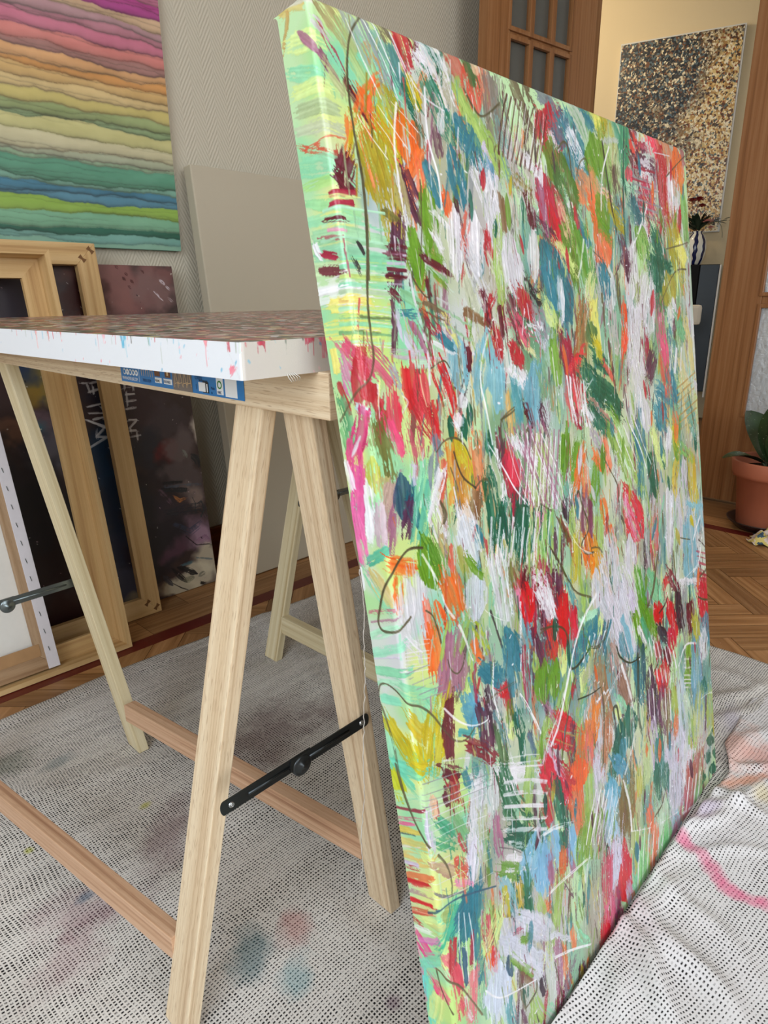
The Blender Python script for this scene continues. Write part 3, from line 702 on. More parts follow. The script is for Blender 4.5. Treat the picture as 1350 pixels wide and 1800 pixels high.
    P_.stroke([(0.5016, 0.3732), (0.5491, 0.3960), (0.5204, 0.4183), (0.5472, 0.4233), (0.5013, 0.4426)], 0.0072, (206, 204, 204), 0.95, 0.12, 'flat', 0.4)
    P_.stroke([(0.5059, 0.3757), (0.5467, 0.3986)], 0.0072, (206, 204, 204), 0.95, 0.12, 'flat', 0.4)
    P_.stroke([(0.5226, 0.4060), (0.5211, 0.4194)], 0.0072, (206, 204, 204), 0.95, 0.12, 'flat', 0.4)
    P_.stroke([(0.5186, 0.3749), (0.5465, 0.3723)], 0.0072, (206, 204, 204), 0.95, 0.12, 'flat', 0.4)
    P_.stroke([(0.5120, 0.3583), (0.5514, 0.3617), (0.5442, 0.3469)], 0.0072, (206, 204, 204), 0.95, 0.12, 'flat', 0.4)
    P_.stroke([(0.5526, 0.3440), (0.5465, 0.3723)], 0.0072, (206, 204, 204), 0.95, 0.12, 'flat', 0.4)
    P_.stroke([(0.5102, 0.3421), (0.5548, 0.3373)], 0.0072, (206, 204, 204), 0.95, 0.12, 'flat', 0.4)
    P_.stroke([(0.5503, 0.3245), (0.5511, 0.3612)], 0.0072, (206, 204, 204), 0.95, 0.12, 'flat', 0.4)
    P_.stroke([(0.5079, 0.2828), (0.5191, 0.2838), (0.5234, 0.3068)], 0.0072, (206, 204, 204), 0.95, 0.12, 'flat', 0.4)
    P_.stroke([(0.5207, 0.3062), (0.5528, 0.2999)], 0.0072, (206, 204, 204), 0.95, 0.12, 'flat', 0.4)
    P_.stroke([(0.5334, 0.2942), (0.5321, 0.3121)], 0.0072, (206, 204, 204), 0.95, 0.12, 'flat', 0.4)
    P_.stroke([(0.5274, 0.2852), (0.5533, 0.2809)], 0.0072, (206, 204, 204), 0.95, 0.12, 'flat', 0.4)
    P_.stroke([(0.5328, 0.2716), (0.5525, 0.2695)], 0.0072, (206, 204, 204), 0.95, 0.12, 'flat', 0.4)
    P_.stroke([(0.6124, 0.4326), (0.6305, 0.4320)], 0.0072, (206, 204, 204), 0.95, 0.12, 'flat', 0.4)
    P_.stroke([(0.6278, 0.4231), (0.6272, 0.4423)], 0.0072, (206, 204, 204), 0.95, 0.12, 'flat', 0.4)
    P_.stroke([(0.6100, 0.4165), (0.6260, 0.4176)], 0.0072, (206, 204, 204), 0.95, 0.12, 'flat', 0.4)
    P_.stroke([(0.6118, 0.3887), (0.6330, 0.3902), (0.6107, 0.4089), (0.6130, 0.4169)], 0.0072, (206, 204, 204), 0.95, 0.12, 'flat', 0.4)
    P_.stroke([(0.6118, 0.3592), (0.6357, 0.3581)], 0.0072, (206, 204, 204), 0.95, 0.12, 'flat', 0.4)
    P_.stroke([(0.6183, 0.3398), (0.6387, 0.3388)], 0.0072, (206, 204, 204), 0.95, 0.12, 'flat', 0.4)
    P_.stroke([(0.6143, 0.3220), (0.6386, 0.3225)], 0.0072, (206, 204, 204), 0.95, 0.12, 'flat', 0.4)
    P_.stroke([(0.6174, 0.3160), (0.6150, 0.3493)], 0.0072, (206, 204, 204), 0.95, 0.12, 'flat', 0.4)
    P_.stroke([(0.6127, 0.3073), (0.6384, 0.3047)], 0.0072, (206, 204, 204), 0.95, 0.12, 'flat', 0.4)
    P_.stroke([(0.6389, 0.2945), (0.6377, 0.3082)], 0.0072, (206, 204, 204), 0.95, 0.12, 'flat', 0.4)
    P_.stroke([(0.6154, 0.2923), (0.6142, 0.3075)], 0.0072, (206, 204, 204), 0.95, 0.12, 'flat', 0.4)
    P_.stroke([(0.6147, 0.2962), (0.6389, 0.2945)], 0.0072, (206, 204, 204), 0.95, 0.12, 'flat', 0.4)
    P_.stroke([(0.5762, 0.6232), (0.5782, 0.6248)], 0.0030, (206, 200, 200), .9, .1)
    P_.stroke([(0.4792, 0.0600), (0.4791, 0.0585)], 0.0014, (210, 206, 190), .9, .1)
    P_.stroke([(0.5569, 0.4746), (0.5564, 0.4727)], 0.0010, (190, 160, 170), .9, .1)
    P_.stroke([(0.7758, 0.3459), (0.7737, 0.3466)], 0.0029, (206, 200, 200), .9, .1)
    P_.stroke([(0.4282, 0.0248), (0.4298, 0.0275)], 0.0032, (190, 160, 170), .9, .1)
    P_.stroke([(0.4236, 0.1423), (0.4239, 0.1434)], 0.0018, (190, 160, 170), .9, .1)
    P_.stroke([(0.3296, 0.7284), (0.3284, 0.7275)], 0.0027, (30, 26, 30), .9, .1)
    P_.stroke([(0.4266, 0.1273), (0.4285, 0.1278)], 0.0012, (210, 206, 190), .9, .1)
    P_.stroke([(0.5661, 0.5910), (0.5680, 0.5909)], 0.0012, (210, 206, 190), .9, .1)
    P_.stroke([(0.4513, 0.3828), (0.4498, 0.3854)], 0.0028, (206, 200, 200), .9, .1)
    P_.stroke([(0.8338, 0.3236), (0.8330, 0.3240)], 0.0020, (30, 26, 30), .9, .1)
    P_.stroke([(0.3690, 0.0567), (0.3667, 0.0551)], 0.0015, (190, 160, 170), .9, .1)
    P_.stroke([(0.7349, 0.4051), (0.7366, 0.4028)], 0.0023, (210, 206, 190), .9, .1)
    P_.stroke([(0.6414, 0.6887), (0.6410, 0.6916)], 0.0031, (206, 200, 200), .9, .1)
    P_.stroke([(0.3946, 0.3994), (0.3936, 0.4019)], 0.0019, (190, 160, 170), .9, .1)
    P_.stroke([(0.5956, 0.2640), (0.5974, 0.2648)], 0.0018, (190, 160, 170), .9, .1)
    P_.stroke([(0.6970, 0.2696), (0.6944, 0.2702)], 0.0022, (206, 200, 200), .9, .1)
    P_.stroke([(0.8628, 0.0425), (0.8648, 0.0423)], 0.0029, (210, 206, 190), .9, .1)
    P_.stroke([(0.5657, 0.0628), (0.5675, 0.0618)], 0.0033, (206, 200, 200), .9, .1)
    P_.stroke([(0.3246, 0.7605), (0.3253, 0.7622)], 0.0024, (190, 160, 170), .9, .1)
    P_.stroke([(0.3585, 0.3348), (0.3572, 0.3346)], 0.0014, (30, 26, 30), .9, .1)
    P_.stroke([(0.7944, 0.7809), (0.7972, 0.7820)], 0.0034, (30, 26, 30), .9, .1)
    P_.stroke([(0.4819, 0.2253), (0.4796, 0.2272)], 0.0022, (190, 160, 170), .9, .1)
    P_.stroke([(0.6072, 0.1587), (0.6053, 0.1587)], 0.0033, (210, 206, 190), .9, .1)
    P_.stroke([(0.5451, 0.4510), (0.5468, 0.4527)], 0.0023, (206, 200, 200), .9, .1)
    P_.stroke([(0.6294, 0.5659), (0.6297, 0.5669)], 0.0029, (210, 206, 190), .9, .1)
    P_.stroke([(0.7733, 0.2375), (0.7760, 0.2366)], 0.0035, (210, 206, 190), .9, .1)
    P_.stroke([(0.3307, 0.6553), (0.3297, 0.6539)], 0.0022, (210, 206, 190), .9, .1)
    P_.stroke([(0.4352, 0.3956), (0.4343, 0.3964)], 0.0027, (210, 206, 190), .9, .1)
    P_.stroke([(0.6304, 0.7143), (0.6326, 0.7155)], 0.0019, (190, 160, 170), .9, .1)
    P_.stroke([(0.7626, 0.8753), (0.7608, 0.8744)], 0.0023, (190, 160, 170), .9, .1)
    P_.stroke([(0.7825, 0.2536), (0.7805, 0.2553)], 0.0012, (30, 26, 30), .9, .1)
    P_.stroke([(0.5639, 0.5540), (0.5652, 0.5511)], 0.0021, (210, 206, 190), .9, .1)
    P_.stroke([(0.3821, 0.3427), (0.3837, 0.3407)], 0.0026, (190, 160, 170), .9, .1)
    P_.stroke([(0.5945, 0.8514), (0.5918, 0.8492)], 0.0034, (190, 160, 170), .9, .1)
    P_.stroke([(0.4948, 0.1560), (0.4943, 0.1551)], 0.0015, (206, 200, 200), .9, .1)
    P_.stroke([(0.6960, 0.0756), (0.6930, 0.0751)], 0.0015, (210, 206, 190), .9, .1)
    P_.stroke([(0.4432, 0.3262), (0.4459, 0.3265)], 0.0013, (210, 206, 190), .9, .1)
    P_.stroke([(0.4708, 0.2407), (0.4735, 0.2426)], 0.0023, (210, 206, 190), .9, .1)
    P_.stroke([(0.4548, 0.6555), (0.4546, 0.6535)], 0.0026, (210, 206, 190), .9, .1)
    P_.stroke([(0.4857, 0.3842), (0.4863, 0.3833)], 0.0015, (190, 160, 170), .9, .1)
    P_.stroke([(0.8475, 0.0169), (0.8464, 0.0192)], 0.0013, (190, 160, 170), .9, .1)
    P_.stroke([(0.5894, 0.3586), (0.5881, 0.3615)], 0.0034, (30, 26, 30), .9, .1)
    P_.stroke([(0.4121, 0.7709), (0.4136, 0.7697)], 0.0033, (210, 206, 190), .9, .1)
    P_.stroke([(0.4847, 0.0367), (0.4846, 0.0354)], 0.0034, (210, 206, 190), .9, .1)
    P_.stroke([(0.5856, 0.1133), (0.5841, 0.1106)], 0.0026, (30, 26, 30), .9, .1)
    P_.stroke([(0.3781, 0.3055), (0.3766, 0.3054)], 0.0022, (210, 206, 190), .9, .1)
    P_.stroke([(0.3191, 0.3712), (0.3179, 0.3718)], 0.0031, (210, 206, 190), .9, .1)
    P_.stroke([(0.5090, 0.5255), (0.5061, 0.5233)], 0.0025, (206, 200, 200), .9, .1)
    P_.stroke([(0.4016, 0.5555), (0.4014, 0.5547)], 0.0025, (206, 200, 200), .9, .1)
    P_.stroke([(0.6703, 0.5088), (0.6706, 0.5099)], 0.0011, (210, 206, 190), .9, .1)
    P_.stroke([(0.3223, 0.5222), (0.3240, 0.5217)], 0.0015, (30, 26, 30), .9, .1)
    P_.stroke([(0.5546, 0.5889), (0.5568, 0.5910)], 0.0026, (30, 26, 30), .9, .1)
    P_.stroke([(0.5041, 0.5560), (0.5039, 0.5576)], 0.0028, (210, 206, 190), .9, .1)
    P_.stroke([(0.5128, 0.0244), (0.5137, 0.0242)], 0.0029, (210, 206, 190), .9, .1)
    P_.stroke([(0.4939, 0.1439), (0.4967, 0.1442)], 0.0027, (30, 26, 30), .9, .1)
    P_.stroke([(0.4984, 0.4380), (0.4970, 0.4355)], 0.0011, (190, 160, 170), .9, .1)
    P_.stroke([(0.2646, 0.7096), (0.2674, 0.7126)], 0.0018, (30, 26, 30), .9, .1)
    P_.stroke([(0.7219, 0.0573), (0.7226, 0.0592)], 0.0031, (190, 160, 170), .9, .1)
    P_.stroke([(0.2933, 0.6798), (0.2912, 0.6805)], 0.0035, (30, 26, 30), .9, .1)
    P_.stroke([(0.5469, 0.1425), (0.5472, 0.1434)], 0.0026, (206, 200, 200), .9, .1)
    P_.stroke([(0.7158, 0.2463), (0.7173, 0.2486)], 0.0024, (206, 200, 200), .9, .1)
    P_.stroke([(0.3716, 0.3343), (0.3715, 0.3369)], 0.0018, (30, 26, 30), .9, .1)
    P_.stroke([(0.5411, 0.0628), (0.5415, 0.0639)], 0.0027, (190, 160, 170), .9, .1)
    P_.stroke([(0.3704, 0.7416), (0.3690, 0.7419)], 0.0024, (190, 160, 170), .9, .1)
    P_.stroke([(0.3816, 0.5857), (0.3835, 0.5878)], 0.0023, (190, 160, 170), .9, .1)
    P_.stroke([(0.5351, 0.3197), (0.5361, 0.3172)], 0.0013, (206, 200, 200), .9, .1)
    P_.stroke([(0.6965, 0.0910), (0.6949, 0.0932)], 0.0013, (30, 26, 30), .9, .1)
    P_.stroke([(0.5590, 0.2696), (0.5592, 0.2689)], 0.0030, (206, 200, 200), .9, .1)
    P_.stroke([(0.6807, 0.8384), (0.6822, 0.8359)], 0.0021, (190, 160, 170), .9, .1)
    P_.stroke([(0.7894, 0.4387), (0.7886, 0.4371)], 0.0015, (30, 26, 30), .9, .1)
    P_.stroke([(0.4407, 0.4869), (0.4400, 0.4883)], 0.0019, (30, 26, 30), .9, .1)
    P_.stroke([(0.4992, 0.2433), (0.4993, 0.2439)], 0.0026, (210, 206, 190), .9, .1)
    P_.stroke([(0.5485, 0.6154), (0.5457, 0.6135)], 0.0020, (206, 200, 200), .9, .1)
    P_.stroke([(0.3918, 0.3813), (0.3888, 0.3812)], 0.0033, (210, 206, 190), .9, .1)
    P_.stroke([(0.7565, 0.5502), (0.7563, 0.5484)], 0.0021, (30, 26, 30), .9, .1)
    P_.stroke([(0.6908, 0.0750), (0.6887, 0.0735)], 0.0032, (30, 26, 30), .9, .1)
    P_.stroke([(0.4778, 0.1405), (0.4750, 0.1429)], 0.0017, (190, 160, 170), .9, .1)
    P_.stroke([(0.4258, 0.5971), (0.4269, 0.5981)], 0.0018, (206, 200, 200), .9, .1)
    P_.stroke([(0.4623, 0.7725), (0.4610, 0.7736)], 0.0013, (210, 206, 190), .9, .1)
    P_.stroke([(0.7226, 0.1499), (0.7231, 0.1508)], 0.0015, (206, 200, 200), .9, .1)
    P_.stroke([(0.5474, 0.7678), (0.5455, 0.7669)], 0.0028, (210, 206, 190), .9, .1)
    P_.stroke([(0.2586, 0.7495), (0.2567, 0.7477)], 0.0022, (190, 160, 170), .9, .1)
    P_.stroke([(0.3053, 0.4582), (0.3023, 0.4555)], 0.0028, (210, 206, 190), .9, .1)
    P_.stroke([(0.7176, 0.3575), (0.7202, 0.3588)], 0.0011, (210, 206, 190), .9, .1)
    P_.stroke([(0.3655, 0.6247), (0.3629, 0.6231)], 0.0012, (30, 26, 30), .9, .1)
    P_.stroke([(0.3384, 0.3049), (0.3404, 0.3046)], 0.0012, (210, 206, 190), .9, .1)
    P_.stroke([(0.5661, 0.7399), (0.5641, 0.7399)], 0.0034, (190, 160, 170), .9, .1)
    P_.stroke([(0.4879, 0.4282), (0.4896, 0.4257)], 0.0012, (210, 206, 190), .9, .1)
    P_.stroke([(0.8857, 0.1542), (0.8865, 0.1538)], 0.0012, (190, 160, 170), .9, .1)
    P_.stroke([(0.4807, 0.3408), (0.4820, 0.3433)], 0.0029, (190, 160, 170), .9, .1)
    P_.stroke([(0.4519, 0.3576), (0.4522, 0.3554)], 0.0031, (190, 160, 170), .9, .1)
    P_.stroke([(0.4935, 0.6368), (0.4924, 0.6346)], 0.0017, (30, 26, 30), .9, .1)
    P_.stroke([(0.3741, 0.1967), (0.3769, 0.1977)], 0.0012, (30, 26, 30), .9, .1)
    P_.stroke([(0.4299, 0.3888), (0.4317, 0.3911)], 0.0016, (190, 160, 170), .9, .1)
    P_.stroke([(0.8325, 0.0762), (0.8340, 0.0765)], 0.0029, (30, 26, 30), .9, .1)
    P_.stroke([(0.7555, 0.5821), (0.7551, 0.5840)], 0.0029, (206, 200, 200), .9, .1)
    P_.stroke([(0.5625, 0.8117), (0.5611, 0.8136)], 0.0028, (30, 26, 30), .9, .1)
    P_.stroke([(0.5349, 0.1186), (0.5327, 0.1186)], 0.0012, (190, 160, 170), .9, .1)
    P_.stroke([(0.5183, 0.0468), (0.5154, 0.0442)], 0.0024, (206, 200, 200), .9, .1)
    P_.stroke([(0.3802, 0.2795), (0.3786, 0.2791)], 0.0031, (206, 200, 200), .9, .1)
    P_.stroke([(0.4964, 0.2698), (0.4978, 0.2674)], 0.0010, (190, 160, 170), .9, .1)
    P_.stroke([(0.6075, 0.1523), (0.6091, 0.1519)], 0.0028, (30, 26, 30), .9, .1)
    P_.stroke([(0.5305, 0.2752), (0.5303, 0.2748)], 0.0021, (190, 160, 170), .9, .1)
    P_.stroke([(0.4732, 0.6213), (0.4761, 0.6219)], 0.0033, (30, 26, 30), .9, .1)
    P_.stroke([(0.3018, 0.6174), (0.3001, 0.6144)], 0.0020, (206, 200, 200), .9, .1)
    P_.stroke([(0.8247, 0.2157), (0.8240, 0.2140)], 0.0028, (210, 206, 190), .9, .1)
    P_.stroke([(0.4721, 0.1698), (0.4737, 0.1715)], 0.0024, (210, 206, 190), .9, .1)
    P_.stroke([(0.4285, 0.6453), (0.4292, 0.6447)], 0.0030, (206, 200, 200), .9, .1)
    P_.stroke([(0.3172, 0.6354), (0.3148, 0.6348)], 0.0022, (206, 200, 200), .9, .1)
    P_.stroke([(0.7205, 0.2480), (0.7203, 0.2478)], 0.0033, (210, 206, 190), .9, .1)
    P_.stroke([(0.6207, 0.0901), (0.6183, 0.0907)], 0.0015, (206, 200, 200), .9, .1)
    P_.stroke([(0.5643, 0.6837), (0.5650, 0.6838)], 0.0011, (206, 200, 200), .9, .1)
    P_.stroke([(0.5379, 0.4478), (0.5408, 0.4497)], 0.0027, (30, 26, 30), .9, .1)
    P_.stroke([(0.7679, 0.6208), (0.7697, 0.6200)], 0.0027, (190, 160, 170), .9, .1)
    P_.stroke([(0.5689, 0.5670), (0.5677, 0.5642)], 0.0023, (210, 206, 190), .9, .1)
    P_.stroke([(0.6848, 0.5290), (0.6836, 0.5316)], 0.0032, (30, 26, 30), .9, .1)
    P_.stroke([(0.3966, 0.5610), (0.3977, 0.5637)], 0.0012, (206, 200, 200), .9, .1)
    P_.stroke([(0.7511, 0.6124), (0.7510, 0.6100)], 0.0031, (190, 160, 170), .9, .1)
    P_.stroke([(0.3782, 0.2680), (0.3776, 0.2651)], 0.0030, (30, 26, 30), .9, .1)
    P_.stroke([(0.5322, 0.1549), (0.5346, 0.1556)], 0.0026, (190, 160, 170), .9, .1)
    P_.stroke([(0.5401, 0.1026), (0.5386, 0.1002)], 0.0027, (210, 206, 190), .9, .1)
    P_.stroke([(0.3940, 0.6270), (0.3963, 0.6251)], 0.0030, (206, 200, 200), .9, .1)
    P_.stroke([(0.5781, 0.6455), (0.5786, 0.6462)], 0.0016, (206, 200, 200), .9, .1)
    P_.stroke([(0.6151, 0.4604), (0.6146, 0.4606)], 0.0020, (190, 160, 170), .9, .1)
    P_.stroke([(0.8124, 0.2728), (0.8105, 0.2700)], 0.0017, (210, 206, 190), .9, .1)
    P_.stroke([(0.3441, 0.4297), (0.3437, 0.4287)], 0.0025, (190, 160, 170), .9, .1)
    P_.stroke([(0.3053, 0.5965), (0.3027, 0.5964)], 0.0018, (206, 200, 200), .9, .1)
    P_.stroke([(0.6701, 0.8473), (0.6710, 0.8499)], 0.0018, (30, 26, 30), .9, .1)
    P_.stroke([(0.3775, 0.5413), (0.3796, 0.5383)], 0.0031, (30, 26, 30), .9, .1)
    P_.stroke([(0.6962, 0.1073), (0.6969, 0.1050)], 0.0018, (210, 206, 190), .9, .1)
    P_.stroke([(0.6565, 0.6365), (0.6578, 0.6391)], 0.0030, (190, 160, 170), .9, .1)
    P_.stroke([(0.7999, 0.5636), (0.7991, 0.5655)], 0.0034, (206, 200, 200), .9, .1)
    P_.stroke([(0.4154, 0.2581), (0.4139, 0.2607)], 0.0014, (206, 200, 200), .9, .1)
    P_.stroke([(0.5959, 0.0248), (0.5937, 0.0218)], 0.0035, (210, 206, 190), .9, .1)
    P_.stroke([(0.5042, 0.2800), (0.5057, 0.2813)], 0.0029, (30, 26, 30), .9, .1)
    P_.stroke([(0.4932, 0.1077), (0.4947, 0.1059)], 0.0022, (210, 206, 190), .9, .1)
    P_.stroke([(0.5136, 0.1267), (0.5140, 0.1254)], 0.0033, (206, 200, 200), .9, .1)
    P_.stroke([(0.4077, 0.6729), (0.4060, 0.6758)], 0.0023, (206, 200, 200), .9, .1)
    P_.stroke([(0.3943, 0.5637), (0.3947, 0.5633)], 0.0014, (206, 200, 200), .9, .1)
    P_.stroke([(0.3325, 0.6493), (0.3301, 0.6484)], 0.0031, (190, 160, 170), .9, .1)
    P_.stroke([(0.7944, 0.0213), (0.7963, 0.0184)], 0.0029, (210, 206, 190), .9, .1)
    P_.stroke([(0.5096, 0.7972), (0.5069, 0.7955)], 0.0032, (206, 200, 200), .9, .1)
    P_.stroke([(0.8383, 0.4008), (0.8411, 0.4014)], 0.0022, (206, 200, 200), .9, .1)
    P_.stroke([(0.7461, 0.4138), (0.7455, 0.4155)], 0.0011, (190, 160, 170), .9, .1)
    P_.stroke([(0.4955, 0.4803), (0.4938, 0.4798)], 0.0033, (206, 200, 200), .9, .1)
    P_.stroke([(0.6240, 0.6983), (0.6265, 0.6976)], 0.0031, (30, 26, 30), .9, .1)
    P_.stroke([(0.8088, 0.6905), (0.8076, 0.6887)], 0.0032, (190, 160, 170), .9, .1)
    P_.stroke([(0.7991, 0.0801), (0.7987, 0.0787)], 0.0019, (30, 26, 30), .9, .1)
    P_.stroke([(0.5585, 0.2404), (0.5602, 0.2420)], 0.0027, (206, 200, 200), .9, .1)
    P_.stroke([(0.7590, 0.0349), (0.7733, 0.0478)], 0.0100, (214, 206, 214), 0.9, 0.3, 'leaf', 0.2)
    P_.stroke([(0.7730, 0.0493), (0.7875, 0.0624)], 0.0070, (214, 206, 214), 0.9, 0.3, 'leaf', 0.2)
    P_.stroke([(0.7471, 0.0754), (0.7613, 0.0886)], 0.0040, (214, 206, 214), 0.9, 0.3, 'leaf', 0.2)
    P_.stroke([(0.7377, 0.0639), (0.7518, 0.0769)], 0.0050, (214, 206, 214), 0.9, 0.3, 'leaf', 0.2)
    P_.stroke([(0.7761, 0.0800), (0.7907, 0.0934)], 0.0060, (214, 206, 214), 0.9, 0.3, 'leaf', 0.2)
    P_.stroke([(0.6578, 0.0291), (0.6655, 0.0374)], 0.0080, (70, 30, 30), 0.9, 0.3, 'leaf', 0.2)
    P_.stroke([(0.6780, 0.0358), (0.6858, 0.0442)], 0.0080, (70, 30, 30), 0.9, 0.3, 'leaf', 0.2)
    P_.stroke([(0.6659, 0.0180), (0.6736, 0.0262)], 0.0080, (70, 30, 30), 0.9, 0.3, 'leaf', 0.2)
    P_.stroke([(0.6693, 0.0499), (0.6771, 0.0582)], 0.0080, (70, 30, 30), 0.9, 0.3, 'leaf', 0.2)
    P_.stroke([(0.7102, 0.0115), (0.7182, 0.0198)], 0.0080, (70, 30, 30), 0.9, 0.3, 'leaf', 0.2)
    P_.stroke([(0.6433, 0.0020), (0.6508, 0.0100)], 0.0080, (70, 30, 30), 0.9, 0.3, 'leaf', 0.2)
    P_.stroke([(0.5426, 0.0439), (0.5494, 0.0519)], 0.0080, (70, 30, 30), 0.9, 0.3, 'leaf', 0.2)
    P_.stroke([(0.5677, 0.0437), (0.5747, 0.0517)], 0.0080, (70, 30, 30), 0.9, 0.3, 'leaf', 0.2)
    P_.stroke([(0.5458, 0.0639), (0.5527, 0.0719)], 0.0080, (70, 30, 30), 0.9, 0.3, 'leaf', 0.2)
    def mp(s, v, z): return np.stack([s, -z, H_-v], 1)
    root = empty('dark_painting'); tag(root, 'dark abstract painting with white hand lettering, leaning on the wall behind the frames', 'painting')
    P_.mesh('painted_canvas', mp, VMG, root, .0008)
    box('canvas_body', (0, .0005, 0), (W_, .02, H_), M['white_canvas'], root)
    root.matrix_world = frame_mat((.978-W_, 1.655, .002), (1, 0, 0), Vector((0, .088, .890)).normalized())
dark_painting()


def plane_item(bx, by, bz, lean_dy, h):
    """matrix for an item leaning on the back wall: local x right, z up the item, y back; origin = bottom front left"""
    zz = Vector((0, lean_dy, h)).normalized()
    return frame_mat((bx, by, bz), (1, 0, 0), zz)
# wide flat stretcher frame with corner wedges (behind)
def stretcher(W, H, w, T, mat, root):
    # mitred bars
    bar('stile', [(0, 0, 0), (w, 0, w), (w, T, w), (0, T, 0)], [(0, 0, H), (w, 0, H-w), (w, T, H-w), (0, T, H)], mat, root)
    bar('stile', [(W-w, 0, w), (W, 0, 0), (W, T, 0), (W-w, T, w)], [(W-w, 0, H-w), (W, 0, H), (W, T, H), (W-w, T, H-w)], mat, root)
    bar('rail', [(0, 0, 0), (0, T, 0), (w, T, w), (w, 0, w)], [(W, 0, 0), (W, T, 0), (W-w, T, w), (W-w, 0, w)], mat, root)
    bar('rail', [(w, 0, H-w), (w, T, H-w), (0, T, H), (0, 0, H)], [(W-w, 0, H-w), (W-w, T, H-w), (W, T, H), (W, 0, H)], mat, root)
M['key'] = plain('corner_key', S((112, 74, 36)), .6)
F2 = empty('stretcher_frame'); tag(F2, 'flat wooden stretcher frame with dark bow tie corner keys, behind the deeper frame', 'frame')
F2W, F2H = .62, .945
stretcher(F2W, F2H, .050, .02, M['frame_wood'], F2)
for (kx, kz, s) in ((F2W-.013, .016, 1), (F2W-.036, .034, 1), (F2W-.013, F2H-.016, -1), (F2W-.036, F2H-.036, -1), (.014, .016, -1), (.014, F2H-.016, 1)):
    bm = bmesh.new(); a = PI/4*s; ca, sa_ = math.cos(a), math.sin(a)
    pts = [(-.0085, -.0055), (0, -.0025), (.0085, -.0055), (.0085, .0055), (0, .0025), (-.0085, .0055)]
    vv = [bm.verts.new((kx+x*ca-z*sa_, -.0008, kz+x*sa_+z*ca)) for x, z in pts]
    f = bm.faces.new(vv); ex = bmesh.ops.extrude_face_region(bm, geom=[f])
    for v_ in ex['geom']:
        if isinstance(v_, bmesh.types.BMVert): v_.co.y += .006
    from_bm('corner_key', bm, M['key'], F2)
F2.matrix_world = plane_item(.762-F2W, 1.588, .002, .125, .935)
# deep L-profile floater frame (in front)
F1 = empty('floater_frame'); tag(F1, 'deep pale wooden floater frame leaning in front of the stretcher frame and dark painting', 'frame')
F1W, F1H, D = .60, .925, .058
e1, w1 = .011, .052
def lbar(nm, ends):
    """ends: list of two functions mapping (inset, depth)->point"""
    bm = bmesh.new(); prof = [(0, 0), (e1, 0), (e1, D-.011), (w1, D-.011), (w1, D), (0, D)]
    A = [bm.verts.new(ends[0](i, d)) for i, d in prof]; B = [bm.verts.new(ends[1](i, d)) for i, d in prof]
    n = len(prof)
    for k in range(n): bm.faces.new((A[k], A[(k+1) % n], B[(k+1) % n], B[k]))
    bm.faces.new(A[::-1]); bm.faces.new(B)
    bmesh.ops.recalc_face_normals(bm, faces=bm.faces[:])
    ax = Vector(ends[1](0, 0))-Vector(ends[0](0, 0)); _seed[0] += .37
    wood_uv(bm, ax, (0, 1, 0), ax.cross(Vector((0, 1, 0))), _seed[0])
    return from_bm(nm, bm, M['frame_wood'], F1)
lbar('stile', (lambda i, d: (F1W-i, d, i), lambda i, d: (F1W-i, d, F1H-i)))
lbar('stile', (lambda i, d: (i, d, i), lambda i, d: (i, d, F1H-i)))
lbar('rail', (lambda i, d: (i, d, i), lambda i, d: (F1W-i, d, i)))
lbar('rail', (lambda i, d: (i, d, F1H-i), lambda i, d: (F1W-i, d, F1H-i)))
F1.matrix_world = plane_item(.614-F1W, 1.459, .002, .150, .91)
# canvas seen from the back, standing in the floater frame
CB = empty('canvas_back'); tag(CB, 'white canvas turned to show its stapled back, standing inside the deep frame', 'canvas')
M['raw'] = plain('raw_canvas', S((232, 230, 224)), .85, .1, 0, .04, 60)
M['oldwood'] = wood('worn_stretcher_wood', S((190, 160, 128)), S((170, 138, 104)), S((128, 94, 64)), across=40, flecks=.3)
CW, CH = .40, .60
box('canvas_sheet', (.012, .022, .012), (CW-.012, .024, CH-.012), M['raw'], CB)
stretcher(CW, CH, .038, .02, M['oldwood'], CB)
M['fold'] = plain('folded_canvas_edge', S((226, 222, 228)), .8, .1, 0, .05, 90)
for nm, lo, hi in (('folded_edge', (CW-.022, -.003, 0), (CW+.002, -.0005, CH)), ('folded_edge', (0, -.003, 0), (.02, -.0005, CH)), ('folded_edge', (CW+.0005, -.003, 0), (CW+.003, .024, CH))):
    box(nm, lo, hi, M['fold'], CB, .0008)
for k in range(14):
    z = .04+k*.041
    bm = bmesh.new(); hexa(bm, [(CW-.0120, -.0042, z), (CW-.0108, -.0042, z), (CW-.0108, -.003, z), (CW-.0120, -.003, z)], [(CW-.0135, -.0042, z+.011), (CW-.0123, -.0042, z+.011), (CW-.0123, -.003, z+.011), (CW-.0135, -.003, z+.011)])
    from_bm('staple', bm, M['steel_light'], CB)
tp = plain('brown_tape', S((176, 138, 98)), .8, .2, 0, .15, 40)
box('brown_tape', (CW-.12, -.0012, .034), (CW-.03, -.0002, .062), tp, CB)
CB.matrix_world = plane_item(.448-CW, 1.479, .014, .145, .60)
# blank canvas
BC = empty('blank_canvas'); tag(BC, 'large blank off white canvas leaning on the wallpapered wall', 'canvas')
def canvas_body(name, W, H, T, mat, parent, r=.004):
    bm = bmesh.new(); hexa(bm, [(0, 0, 0), (W, 0, 0), (W, T, 0), (0, T, 0)], [(0, 0, H), (W, 0, H), (W, T, H), (0, T, H)], r)
    return from_bm(name, bm, mat, parent, False)
BH = 1.152
M['linen'] = plain('beige_primed_canvas', S((186, 176, 156)), .85, .15, 0, .02, 300)
canvas_body('canvas_sheet', .80, BH, .036, M['linen'], BC, .004)
BC.matrix_world = plane_item(1.052, 1.602, .003, .125, 1.137)
BC.data if False else None

